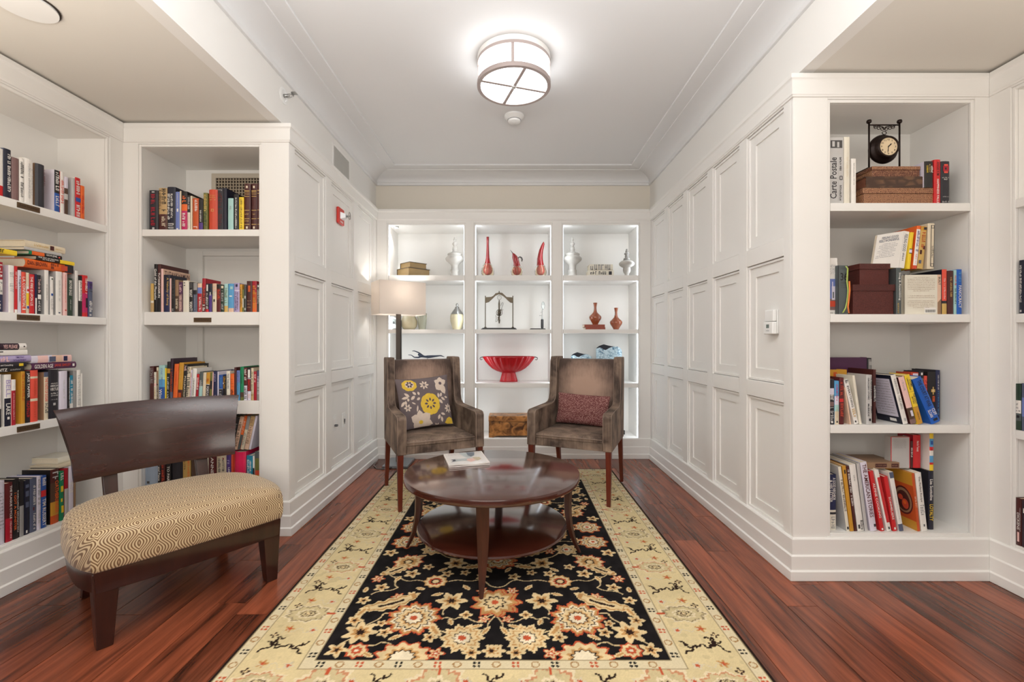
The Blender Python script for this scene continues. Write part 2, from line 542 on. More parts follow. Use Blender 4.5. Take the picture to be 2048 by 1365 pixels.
while z < gz1 - .04:
    lat.box((gx0 + .031, -.009, z), (-1.601, -.0033, z + .006)); z += .0215
o = lat.build('lattice', mat('grille_bar', (168, 154, 134), rough=.5, var=0), gr); o['kind'] = 'stuff'
ax0, az1 = X_at(398, yb), 1.835
ap = MB()
for (za, zb2) in ((.235, .74), (.832, 1.296), (1.386, az1)):
    ap.box((ax0, -.018, za), (ax0 + .036, -.0005, zb2))
ap.box((ax0 + .036, -.018, az1 - .036), (-1.575, -.0005, az1))
ap.build('access_frame', WHITE, GB, loc=(0, .395, 0), bevel=.002, seg=1)
ap = MB()
for (za, zb2) in ((.235, .74), (.832, 1.296), (1.386, az1 - .062)):
    ap.box((ax0 + .060, -.009, za), (-1.576, -.0005, zb2))
ap.build('access_panel', WHITE, GB, loc=(0, .395, 0), bevel=.002, seg=1)

# ------------------------------------------------------------------ books
PALETTE = dict(
    wht=(236, 232, 226), cre=(222, 208, 182), ivo=(228, 222, 206), tan=(190, 158, 110), gry=(150, 148, 146), lgr=(190, 188, 186),
    dgr=(72, 72, 72), blk=(30, 27, 28), ink=(38, 36, 44), nav=(34, 40, 78), dnv=(28, 30, 48), blu=(40, 84, 160), sky=(88, 158, 206),
    peri=(112, 128, 190), aqua=(168, 208, 204), teal=(30, 130, 160), grn=(22, 128, 84), dgn=(40, 62, 48), olv=(110, 112, 56), yel=(240, 206, 50),
    mus=(204, 148, 48), org=(232, 106, 42), bor=(196, 82, 32), red=(204, 38, 42), crm=(168, 24, 44), cor=(226, 82, 64), brk=(206, 74, 48),
    mar=(92, 28, 30), mrn=(76, 32, 30), brn=(82, 58, 44), lbr=(150, 118, 90), pnk=(238, 196, 190), hot=(222, 24, 84), mag=(192, 36, 96),
    vio=(84, 56, 132), lav=(178, 164, 204), pur=(84, 42, 78), dpu=(52, 34, 48), mau=(128, 100, 98), slt=(84, 92, 116), sil=(160, 176, 196),
    gold=(206, 170, 96), roy=(26, 92, 186), gg=(84, 92, 92), lil=(220, 214, 228), pch=(226, 190, 164))
PAGES = mat('paper_pages', (224, 212, 190), rough=.85, var=.06, vscale=120)
def cm(c):
    return mat('book_' + c, PALETTE[c], rough=.42, var=.05, vscale=25)

rb = random.Random(5)
def make_book(name, label, group, M, w, h, d, bands='blk', side=None, text=(), rnd=.1, cat='book'):
    """upright book: spine faces -y, base centre of the spine at the origin; M places it"""
    t = thing(name, label, cat, group=group)
    t.matrix_world = M
    bl = []
    for tok in bands.split():
        c, _, f = tok.partition('@')
        bl.append((float(f) if f else 1.0, c))
    if len(bl) > 1 or side:
        names = [c for _, c in bl] + [side or bl[0][1]]
    else:
        names = [bl[0][1], bl[0][1]]
    ct = min(.0022, w * .12)
    hw = w / 2
    bul = w * rnd
    outer = [(-hw, d), (-hw, bul), (-hw * .62, bul * .3), (0, 0), (hw * .62, bul * .3), (hw, bul), (hw, d)]
    inner = [(-hw + ct, d), (-hw + ct, bul + ct), (-hw * .5, bul * .3 + ct), (0, ct), (hw * .5, bul * .3 + ct), (hw - ct, bul + ct), (hw - ct, d)]
    zs = [h * (1 - f) for f, _ in bl][::-1]           # ascending, starts at 0
    zs[0] = 0.0
    zs.append(h)
    cols = [c for _, c in bl][::-1]
    order = {}
    mats = []
    for c in names:
        if c not in order:
            order[c] = len(mats); mats.append(cm(c))
    mb = MB()
    n = 7
    base = len(mb.v)
    for z in zs:
        mb.v += [(x, y, z) for x, y in outer]
    for i in range(len(zs) - 1):
        for j in range(n - 1):
            a = base + i * n + j
            c = cols[i] if 1 <= j <= 4 else names[-1]
            mb.f.append([a, a + 1, a + n + 1, a + n]); mb.m.append(order[c])
    for z, top in ((0, False), (h, True)):
        k = len(mb.v)
        mb.v += [(x, y, z) for x, y in outer] + [(x, y, z) for x, y in inner]
        for j in range(n - 1):
            f = [k + j, k + j + 1, k + n + j + 1, k + n + j]
            mb.f.append(f[::-1] if top else f)
            mb.m.append(order[cols[-1] if top else cols[0]])
    ib = len(mb.v)
    mb.v += [(x, y, 0) for x, y in inner] + [(x, y, h) for x, y in inner]
    for j in range(n - 1):
        mb.f.append([ib + j + 1, ib + j, ib + n + j, ib + n + j + 1]); mb.m.append(order[names[-1]])
    for sx in (0, n - 1):                              # fore-edges of the boards
        k = len(mb.v)
        mb.v += [(*outer[sx], 0), (*inner[sx], 0), (*inner[sx], h), (*outer[sx], h)]
        mb.f.append([k, k + 1, k + 2, k + 3]); mb.m.append(order[names[-1]])
    if len(mats) == 1: mats_ = mats[0]
    else: mats_ = mats
    mb.build('cover', mats_, t)
    pg = MB(); e = .0004
    ins = min(.004, h * .02)
    pg.box((-hw + ct + e, bul * .5 + ct * 2, ins), (hw - ct - e, d - .003, h - ins))
    pg.build('page_block', PAGES, t)
    if text:
        tm = {}; tmats = []; q = MB()
        yy = -.0005
        for (body, kind, col, f0, f1, *xr) in text:
            if col not in tm:
                tm[col] = len(tmats); tmats.append(cm(col))
            x0, x1 = xr if xr else (-.34, .34)
            yy -= .00012
            cx, tw = (x0 + x1) / 2 * w, (x1 - x0) * w
            zc, L_ = h * (1 - (f0 + f1) / 2), (f1 - f0) * h
            if kind == 'v':
                put_text(q, body, (0, 0, -1), (1, 0, 0), (cx, yy, zc), L_, tw, tm[col])
            elif kind == 'u':
                put_text(q, body, (0, 0, 1), (-1, 0, 0), (cx, yy, zc), L_, tw, tm[col])
            elif kind in ('L', 'LT', 'LS', 'RT'):            # print on a cover: x0, x1 are fractions of the depth from the spine
                s_ = 1 if kind == 'RT' else -1
                xx = s_ * (hw + .0005) + (yy + .0005) * (1 if s_ < 0 else -1)
                rt = (0, s_, 0)
                cc = (xx, (x0 + x1) / 2 * d, zc)
                if kind in ('LT', 'RT'): put_text(q, body, rt, (0, 0, 1), cc, (x1 - x0) * d, L_, tm[col])
                elif kind == 'LS': put_scribble(q, rt, (0, 0, 1), cc, (x1 - x0) * d, L_, rb, tm[col])
                elif body == 'o':
                    q.add([(xx, cc[1] + (x1 - x0) * d / 2 * math.cos(a_), zc + L_ / 2 * math.sin(a_)) for a_ in [2 * math.pi * i_ / 20 for i_ in range(20)]], [list(range(20))], tm[col])
                else: q.add([(xx, cc[1] - (x1 - x0) * d / 2, zc - L_ / 2), (xx, cc[1] + (x1 - x0) * d / 2, zc - L_ / 2), (xx, cc[1] + (x1 - x0) * d / 2, zc + L_ / 2), (xx, cc[1] - (x1 - x0) * d / 2, zc + L_ / 2)], [(0, 1, 2, 3)], tm[col])
            elif kind == 'h':
                put_text(q, body, (1, 0, 0), (0, 0, 1), (cx, yy, zc), tw, L_, tm[col])
            elif kind == 's':
                put_scribble(q, (0, 0, -1), (1, 0, 0), (cx, yy, zc), L_, tw, rb, tm[col])
            elif kind == 'sh':
                put_scribble(q, (1, 0, 0), (0, 0, 1), (cx, yy, zc), tw, L_, rb, tm[col])
            elif kind == 'b':                           # plain printed block
                q.add([(cx - tw / 2, yy, zc - L_ / 2), (cx + tw / 2, yy, zc - L_ / 2), (cx + tw / 2, yy, zc + L_ / 2), (cx - tw / 2, yy, zc + L_ / 2)], [(0, 1, 2, 3)], tm[col])
        q.build('lettering', tmats, t)
    return t

SHELFNAME = {1: 'top shelf', 2: 'second shelf', 3: 'third shelf', 4: 'bottom shelf'}
CASEN = {'A': 'plaque bookcase', 'B': 'grille bookcase', 'D': 'clock bookcase', 'E': 'bookcase beside the clock bookcase'}
def shelf_books(case, no, ox, oy, s, zs, rows, setback=.014, depth=.155, suffix=None):
    """rows: (x0, x1, ytop, bands, look, opts) in the zoomed photograph's pixels"""
    where = f'{SHELFNAME[no]} of {CASEN[case]}'
    grp = f'books on the {SHELFNAME[no]} of the {CASEN[case]}'
    for row in rows:
        x0, x1, yt, bands, look = row[:5]
        op = row[5] if len(row) > 5 else {}
        sb = op.get('sb', setback)
        z0 = op.get('z', zs)
        px0, px1, py = ox + x0 / s, ox + x1 / s, oy + yt / s
        if case == 'A':
            X = XS + sb
            a, b = FPX * X / (CX - px0), FPX * X / (CX - px1)
            Yd = (a + b) / 2
            rot = Matrix.Rotation(R(90), 4, 'Z')
            P = lambda u, z: Vector((-X, u, z))
            pxh = None
        elif case == 'E':
            X = XS + sb
            a, b = -FPX * X / (px0 - CX), -FPX * X / (px1 - CX)
            Yd = -(a + b) / 2
            rot = Matrix.Rotation(R(-90), 4, 'Z')
            P = lambda u, z: Vector((X, -u, z))
        else:
            Yd = {'B': YLF, 'D': YRF}[case] + sb
            a, b = X_at(px0, Yd), X_at(px1, Yd)
            rot = Matrix.Identity(4)
            P = lambda u, z: Vector((u, Yd, z))
        h = Z_at(py, Yd) - z0
        d = op.get('d', min(depth, h * .72))
        w = b - a
        ang = 0.0
        if 'tx' in op:                                   # pixel x of the top's start: the book leans
            ang = math.atan2(X_at(ox + op['tx'] / s, Yd) - a, h)
        w_ = w * math.cos(ang) - .0009
        h_ = (h - w_ * abs(math.sin(ang))) / math.cos(ang)
        if ang > 0: loc = P(b - w_ / 2 * math.cos(ang), z0 + w_ / 2 * math.sin(ang))
        else: loc = P((a + b) / 2 if ang == 0 else a + w_ / 2 * math.cos(ang), z0 - w_ / 2 * math.sin(ang))
        loc.z += .0003
        M = Matrix.Translation(loc) @ rot @ Matrix.Rotation(ang, 4, 'Y') @ Matrix.Rotation(R(op.get('yaw', 0)), 4, 'Z')
        txt = list(op.get('t', ()))
        if 's' in op:
            txt.append(('', 's', op['s'], op.get('s0', .12), op.get('s1', .82)))
        lab = look + ' on ' + where if 'lab' not in op else op['lab']
        make_book(op.get('name', 'book'), lab, grp, M, w_, h_, d, bands, op.get('side'), txt, op.get('rnd', .1))

def lying_book(case, no, ox, oy, s, x0, x1, z0, z1, bands, look, sb=.014, d=.15, text=(), side=None, group=None, yaw=0, rnd=.1):
    """book on its side, spine towards the room"""
    px0, px1 = ox + x0 / s, ox + x1 / s
    X = XS + sb
    if case == 'A':
        a, b = FPX * X / (CX - px0), FPX * X / (CX - px1)
        base = Matrix.Translation((-X, b, (z0 + z1) / 2)) @ Matrix.Rotation(R(90), 4, 'Z')
    else:
        Yd = YRF + sb
        a, b = X_at(px0, Yd), X_at(px1, Yd)
        base = Matrix.Translation((b, Yd, (z0 + z1) / 2))
    M = base @ Matrix.Rotation(R(yaw), 4, 'Z') @ Matrix.Rotation(R(-90), 4, 'Y')
    where = f'{SHELFNAME[no]} of {CASEN[case]}'
    # head of the book points to -x of the case, so its "height" runs from b down to a
    make_book('book', look + ' on ' + where, group or f'books on the {SHELFNAME[no]} of the {CASEN[case]}', M, z1 - z0 - .0006, b - a, d, bands, side, text, rnd)

V = lambda body, col, a=.08, b=.8, *x: (body, 'v', col, a, b, *x)
H = lambda body, col, a, b, *x: (body, 'h', col, a, b, *x)
Sc = lambda col, a=.1, b=.8, *x: ('', 's', col, a, b, *x)
Bk = lambda col, a, b, *x: ('', 'b', col, a, b, *x)

# --- side-wall bookcase with plaques (case A)
shelf_books('A', 1, 0, 260, 6.204, ZA[0], [
    (-60, 44, 228, 'wht@.78 red', 'white book with a red foot, first in view'),
    (47, 140, 242, 'dnv', 'tall glossy navy book with white lettering', dict(t=[Sc('wht', .1, .9, -.05, .4)], side='slt')),
    (146, 238, 352, 'mau', 'mauve book with a faint skyline'),
    (242, 298, 360, 'wht', 'white book with black lettering', dict(t=[Sc('blk', .08, .45), Sc('dgr', .55, .92)])),
    (304, 414, 366, 'wht', 'thick white book with pale grey lettering', dict(t=[Sc('lgr', .1, .9, -.1, .15), Sc('lgr', .2, .8, .25, .42)])),
    (455, 572, 434, 'ink', 'thick charcoal book with a dark red edge', dict(side='lbr', t=[Sc('mar', .1, .5, .2, .36)], rnd=.25)),
    (676, 744, 508, 'blk@.55 blu', 'half black half blue book', dict(side='lil', t=[Sc('wht', .05, .48), Sc('wht', .62, .95)])),
    (747, 795, 525, 'wht', 'white book with coral print and edge', dict(side='cor', t=[Sc('cor', .2, .8)])),
    (798, 846, 590, 'lil@.3 brn@.45 lgr@.6 brn', 'slim book with a brown street photograph'),
    (890, 930, 600, 'lgr', 'pale grey book beside the crimson one'),
    (932, 1000, 600, 'red', 'crimson book with a blue emblem', dict(side='wht', t=[Sc('wht', .08, .46), Sc('wht', .68, .96), Bk('blu', .5, .6, -.45, .45)])),
    (1003, 1050, 700, 'org', 'short orange paperback at the end', dict(s='red', s0=.3)),
], setback=.012)
shelf_books('A', 2, 0, 460, 6.826, ZA[1], [
    (-70, 44, 440, 'crm@.35 wht@.65 nav', 'red, white and navy book', dict(t=[Sc('wht', .05, .3), Sc('gry', .4, .6), Sc('wht', .72, .95)])),
    (117, 195, 490, 'wht', 'wide white book with pale lettering', dict(side='lil', t=[Sc('lgr', .15, .6)])),
    (198, 239, 500, 'red@.93 wht', 'slim plain red book', dict(t=[Sc('pnk', .12, .5)])),
    (243, 290, 556, 'lil', 'white book with black bold title', dict(t=[V('A Single Revolution', 'blk', .05, .8)])),
    (293, 354, 580, 'cor', 'coral red book with tall white capitals', dict(t=[V('L.A. CONFIDENTIAL', 'wht', .12, .86), Bk('wht', .89, .92, -.4, .4)])),
    (358, 398, 590, 'cre@.34 wht@.5 yel@.8 cre', 'cream book with a yellow figure', dict(t=[Bk('red', .4, .46), Bk('blu', .82, .88)])),
    (401, 476, 612, 'red', 'red book with bold white title', dict(t=[V('THE FIRE IS UPON US', 'wht', .06, .8, -.4, .1)])),
    (480, 504, 610, 'nav@.6 wht', 'very thin navy and white book'),
    (508, 560, 622, 'ink', 'dark navy book with white and photo patches', dict(t=[V('Truth to Be', 'pnk', .1, .46), Bk('wht', .5, .62, -.45, .45), Sc('wht', .66, .94)])),
    (607, 665, 555, 'wht', 'tall white book with tiny grey title', dict(side='lgr', t=[Sc('gry', .3, .7, -.1, .15)])),
    (684, 730, 645, 'wht', 'white book with a blue ring emblem', dict(side='lgr', t=[Bk('blu', .44, .5, -.3, .3), Bk('dgn', .04, .08, -.2, .2), Sc('lgr', .58, .85)])),
    (764, 850, 575, 'wht', 'widest plain white book', dict(side='lgr', t=[Sc('lgr', .2, .7, -.1, .15), Bk('slt', .93, .96, -.15, .15)])),
    (864, 920, 590, 'pnk', 'pale pink book', dict(t=[Sc('cor', .05, .7, -.1, .1), Bk('brk', .86, .89, -.2, .2)])),
    (926, 992, 666, 'dgn', 'dark grey green book with white title', dict(t=[V('BROTHER EAGLE', 'wht', .06, .46), Sc('lgr', .55, .85, -.1, .15)])),
    (1022, 1066, 562, 'wht', 'tall slim white book near the end', dict(side='lgr', t=[Sc('lgr', .15, .6, -.1, .1)])),
    (1073, 1122, 630, 'blk@.12 wht@.62 blk', 'black and white book with bold capitals', dict(t=[V('JACK FOSTER', 'mar', .14, .62)])),
    (1126, 1200, 626, 'red@.44 mag@.9 red', 'red and magenta book', dict(t=[Sc('wht', .05, .45, -.05, .4), Bk('ink', .55, .78, .05, .4)])),
    (1206, 1266, 712, 'vio@.2 slt', 'short violet book at the end', dict(t=[Sc('ink', .04, .3), Sc('wht', .55, .95)])),
], setback=.012)
gA2 = 'books lying across the top of the second shelf row'
lying_book('A', 2, 0, 460, 6.826, 350, 1000, 1.5705, 1.6165, 'org@1', 'thick orange book with dark lettering, lying lowest in stack', d=.17, side='bor', rnd=.25,
           text=[Bk('ink', .80, .995, -.46, .46), Bk('brk', .72, .86, -.3, .3), V('DAN BROWN', 'mrn', .03, .42, -.25, .3), Sc('mrn', .5, .58, -.3, 0), Sc('mrn', .5, .66, .05, .35)], group=gA2)
lying_book('A', 2, 0, 460, 6.826, 495, 1015, 1.617, 1.637, 'blk@.6 yel', 'black and yellow paperback lying above the orange book', d=.12,
           text=[V('THE ART OF RACING', 'wht', .04, .55, .05, .4), V('IN THE RAIN', 'wht', .15, .45, -.4, -.05)], group=gA2)
lying_book('A', 2, 0, 460, 6.826, 395, 845, 1.6375, 1.6565, 'grn@.08 org@.45 blk', 'black paperback with green and orange end, lying stacked', d=.13,
           text=[V('CROWN JEWEL', 'wht', .5, .84, -.3, .35), Bk('cor', .88, .93, -.2, .2)], group=gA2)
lying_book('A', 2, 0, 460, 6.826, 330, 840, 1.657, 1.6715, 'lgr', 'thin pale grey book lying under the yellow cream book', d=.16, group=gA2)
lying_book('A', 2, 0, 460, 6.826, 338, 890, 1.672, 1.7055, 'cre', 'pale yellow book lying topmost of the stack', d=.17,
           text=[Sc('gold', .18, .56, -.15, .15), Bk('mrn', .60, .70, -.35, .35), Sc('gold', .74, .97, -.1, .1)], group=gA2)
lying_book('A', 2, 0, 460, 6.826, -320, 232, 1.6170, 1.6415, 'yel', 'bright yellow book lying nearest the bench', d=.12, text=[Sc('blk', .3, .66)], group=gA2)

shelf_books('A', 3, 0, 660, 6.204, ZA[2], [
    (-55, 18, 560, 'wht@.65 ink', 'white book with a black foot'),
    (56, 140, 560, 'wht@.46 dnv', 'half white half navy book', dict(t=[V('BELL', 'lav', .1, .44), V('LAKE', 'wht', .56, .78), Bk('wht', .82, .87, -.15, .2)])),
    (143, 196, 622, 'wht@.24 crm', 'crimson paperback with a pale head', dict(side='pnk', t=[Sc('pnk', .3, .88, -.15, .1)])),
    (262, 312, 520, 'mus', 'orange yellow book with a dark silhouette', dict(side='mus', t=[Sc('bor', .05, .6)])),
    (318, 374, 515, 'blk', 'black book with bold white and red title', dict(t=[V('JAKE TAPPER', 'wht', .04, .52), Sc('red', .58, .9)])),
    (380, 474, 506, 'cor@.12 cre@.16 cor@.55 cre@.6 cor', 'coral book with two cream bands', dict(t=[Sc('brk', .2, .5, -.1, .2), Sc('brk', .62, .92, -.1, .2)])),
    (545, 600, 530, 'slt@.1 cre', 'cream book with coral capitals', dict(side='lbr', t=[V('THE TASTE OF SUGAR', 'cor', .12, .62), Sc('dgr', .66, .86)])),
    (606, 732, 500, 'ink', 'wide charcoal book with centred white words', dict(t=[('', 'sh', 'wht', .27, .29), H('AMERICAN', 'wht', .31, .35, -.4, .4), H('VIRTUE', 'wht', .37, .43, -.42, .42), ('', 'sh', 'wht', .47, .5), ('', 'sh', 'wht', .52, .54), ('', 'sh', 'lgr', .6, .62), Bk('lgr', .68, .73, -.12, .12)])),
    (738, 842, 515, 'lil', 'wide white book without visible print', dict(t=[Sc('lgr', .2, .6, -.1, .1)])),
    (848, 866, 520, 'blk', 'very thin black book', dict(s='wht')),
    (868, 906, 570, 'teal@.7 wht', 'teal paperback with white title', dict(s='wht')),
    (908, 950, 512, 'gry', 'grey book between teal and white ones'),
    (953, 1000, 504, 'wht', 'tall white book near the end', dict(s='lgr')),
    (1003, 1022, 545, 'wht', 'thin white book at the end'),
], setback=.012)
gA3 = 'books lying across the top of the third shelf row'
lying_book('A', 3, 0, 660, 6.204, 395, 945, 1.0515, 1.0865, 'pur', 'purple book with white and pink title, lying', d=.17, rnd=.2,
           text=[V('GOLDEN AGE', 'wht', .05, .45, -.3, .3), V('JANE SMILEY', 'brk', .48, .86, -.25, .25), Bk('wht', .9, .95, -.2, .2)], group=gA3)
lying_book('A', 3, 0, 660, 6.204, 388, 888, 1.087, 1.1245, 'lil@.15 pnk@.4 lil@.5 pch@.75 pnk', 'pink floral book lying on the purple book', d=.16,
           text=[Bk('slt', .42, .58, -.4, .35), Bk('nav', .78, .88, -.35, .35)], group=gA3)
lying_book('A', 3, 0, 660, 6.204, -330, 300, 1.0495, 1.0715, 'blk', 'black book lying lowest of the stack near the bench', d=.15,
           text=[V('NTZ', 'wht', .46, .64, -.3, .35), Sc('lgr', .7, .92, -.15, .15)], group=gA3)
lying_book('A', 3, 0, 660, 6.204, -330, 328, 1.072, 1.0945, 'ink', 'black book with yellow square, lying stacked near bench', d=.15,
           text=[V('and Consulting', 'wht', .48, .72, -.25, .2), Bk('yel', .84, .93, -.3, .3)], group=gA3)
lying_book('A', 3, 0, 660, 6.204, -330, 386, 1.095, 1.1300, 'lav', 'lavender book lying in the stack near the bench', d=.16, rnd=.25,
           text=[V('TIMOTHY', 'vio', .70, .86, .08, .34), V('SCHAFFERT', 'vio', .66, .9, -.36, -.08), Sc('pnk', .44, .58)], side='vio', group=gA3)
lying_book('A', 3, 0, 660, 6.204, -330, 340, 1.1305, 1.1560, 'wht', 'white book lying second from the top near the bench', d=.15, text=[Bk('blk', .44, .52, .1, .3)], group=gA3)
lying_book('A', 3, 0, 660, 6.204, -330, 330, 1.1565, 1.1890, 'wht@.02 dpu@.85 wht', 'dark purple book with pink title, lying topmost near bench', d=.16, rnd=.25,
           text=[V('YES PLEASE', 'pnk', .53, .81, -.3, .3), Bk('blk', .93, .96, -.1, .1)], group=gA3)

shelf_books('A', 4, 0, 880, 6.204, ZA[3], [
    (-110, 66, 528, 'lil', 'pale lilac book with rows of dark print', dict(t=[('', 'sh', 'dgr', .18 + .055 * i, .2 + .055 * i) for i in range(11)])),
    (70, 160, 540, 'mar@.6 crm', 'dark red book with white title', dict(t=[V('THE PLAGUE CYCLE', 'wht', .05, .62, .05, .35), Sc('pnk', .66, .95, .05, .3)])),
    (163, 238, 490, 'blk', 'black book with large orange capitals', dict(t=[V('I GOT A MONSTER', 'org', .1, .98, -.4, .0), Sc('wht', .2, .9, .15, .36)])),
    (242, 298, 510, 'blk@.45 gry', 'black and grey photo book'),
    (303, 368, 506, 'dnv', 'dark navy book with blue bands', dict(t=[Bk('slt', .08, .14), Bk('slt', .2, .3), Bk('slt', .4, .5), Bk('wht', .92, .97, -.3, .0)])),
    (372, 455, 480, 'slt', 'slate blue book with white title', dict(t=[Sc('wht', .14, .5, -.05, .3), Bk('mar', .54, .6, -.1, .1), Sc('wht', .66, .95, -.05, .3)], side='ink')),
    (458, 508, 456, 'lil', 'white book with grey capitals', dict(t=[Sc('gry', .06, .55), Sc('lgr', .62, .9)])),
    (512, 578, 450, 'blu@.28 red@.4 blu', 'blue book with a red band', dict(t=[V('TIM RUSSERT', 'wht', .44, .96), Sc('wht', .04, .24)])),
    (630, 736, 368, 'mrn@.25 brn@.6 mus@.85 bor', 'thick brown orange fantasy book', dict(side='blk', t=[V('OATHBRINGER', 'org', .22, .82, -.05, .4), Sc('lgr', .05, .18)])),
    (740, 794, 394, 'grn', 'green book with yellow patches', dict(t=[Bk('yel', .3, .42, -.3, .3), Bk('yel', .55, .62, -.3, .1), Bk('yel', .7, .84, -.2, .35), Sc('wht', .04, .2)])),
    (800, 848, 362, 'crm@.4 lgr', 'book half crimson half grey'),
    (852, 914, 330, 'lil', 'pale grey hardback with white print', dict(side='lgr', t=[Sc('wht', .3, .55)])),
    (918, 940, 352, 'lbr', 'thin tan book next to the bench'),
], setback=.030)
lying_book('A', 4, 0, 880, 6.204, 700, 1010, .5065, .5230, 'cre', 'thin cream book lying on the row', sb=.05, d=.15)
lying_book('A', 4, 0, 880, 6.204, 720, 1010, .5235, .5560, 'ivo', 'thick cream book lying topmost', sb=.08, d=.15)

# --- bookcase with the air grille (case B)
shelf_books('B', 1, 270, 280, 6.823, ZB_[0], [
    (183, 307, 690, 'ink', 'wide black book with crimson capitals', dict(t=[Sc('crm', .1, .9, -.25, .2), Bk('lgr', .03, .06, -.15, .15), Bk('lgr', .93, .98, -.1, .15)])),
    (315, 428, 660, 'tan@.62 mrn', 'tan and black patterned book', dict(t=[Sc('blk', .02, .55, -.1, .4), Sc('brn', .05, .5, -.4, -.15), Sc('cre', .68, .95, -.1, .35)])),
    (431, 545, 645, 'dnv', 'black book with bold white two line title', dict(t=[Sc('wht', .16, .76, -.04, .22), Sc('wht', .16, .78, -.42, -.12), Sc('lgr', .03, .1), Sc('lgr', .84, .97)], d=.22)),
    (547, 603, 712, 'peri', 'periwinkle blue paperback', dict(t=[Bk('wht', .44, .52, -.15, .25), Sc('wht', .04, .4, -.1, .1), Bk('wht', .95, .98, -.2, .2)])),
    (606, 624, 700, 'cre', 'thin cream paperback beside periwinkle one'),
    (626, 706, 706, 'blk@.33 org@.5 mag', 'black, orange and magenta book', dict(t=[Sc('org', .12, .3), Sc('wht', .56, .98, -.3, .2)])),
    (710, 748, 760, 'blk@.49 ivo', 'half black half ivory book', dict(t=[Sc('lgr', .06, .42), Sc('pnk', .55, .95)])),
    (751, 776, 768, 'cre', 'plain cream book without print'),
    (779, 860, 800, 'bor', 'burnt orange book with white title', dict(t=[Sc('wht', .05, .42, -.1, .35), Sc('pnk', .88, .98)])),
    (864, 920, 812, 'blk@.76 vio', 'black book with violet foot', dict(t=[Sc('wht', .36, .74, -.2, .15)])),
    (927, 984, 726, 'olv', 'olive green book', dict(t=[Sc('gold', .05, .5), Sc('dgn', .5, .9)])),
    (988, 1118, 680, 'brk', 'brick red hardback with gilt ring and lines', dict(rnd=.22, t=[('', 'sh', 'gold', .13, .16), ('', 'sh', 'gold', .18, .21), ('', 'sh', 'gold', .24, .27), Bk('gold', .48, .54, -.14, .14), Bk('brk', .49, .53, -.09, .09)])),
    (1122, 1196, 660, 'ink', 'black book with fine dark red print', dict(t=[Sc('mar', .1, .9), Sc('gry', .04, .08)])),
    (1199, 1246, 660, 'dnv', 'slim blue black book without title'),
    (1262, 1336, 800, 'aqua', 'pale aqua paperback', dict(t=[Sc('gry', .25, .4, -.15, .15)])),
    (1340, 1410, 745, 'blk', 'black paperback with white vertical title', dict(t=[Sc('wht', .1, .95, -.15, .15)])),
    (1414, 1479, 785, 'yel', 'yellow paperback', dict(t=[Sc('brn', .05, .95, -.2, .2)], side='mus')),
    (1481, 1568, 600, 'mrn', 'first of the maroon gilt banded volumes, beside the yellow paperback', dict(lab='maroon gilt volume beside the yellow paperback on top shelf of grille bookcase', rnd=.2, d=.2, t=[Bk('gold', a, b, -.42, .42) for a, b in ((.15, .165), (.18, .187), (.22, .23), (.27, .28), (.57, .58), (.75, .76), (.87, .88))] + [Bk('cre', .05, .1, -.15, .15), Bk('cre', .92, .97, -.15, .15), ('', 'sh', 'gold', .64, .67), ('', 'sh', 'gold', .79, .82)])),
    (1580, 1662, 600, 'mrn', 'maroon', dict(lab='middle one of the maroon gilt volumes on top shelf of grille bookcase', rnd=.2, d=.2, t=[Bk('gold', a, b, -.42, .42) for a, b in ((.15, .165), (.18, .187), (.22, .23), (.27, .28), (.57, .58), (.75, .76), (.87, .88))] + [Bk('cre', .05, .1, -.15, .15), Bk('cre', .92, .97, -.15, .15), ('', 'sh', 'gold', .64, .67)])),
    (1664, 1698, 590, 'mrn', 'maroon', dict(lab='last maroon gilt volume, against the side panel on top shelf of grille bookcase', rnd=.2, d=.2, t=[Bk('gold', a, b, -.42, .42) for a, b in ((.15, .165), (.22, .23), (.57, .58), (.75, .76), (.87, .88))])),
], setback=.030)
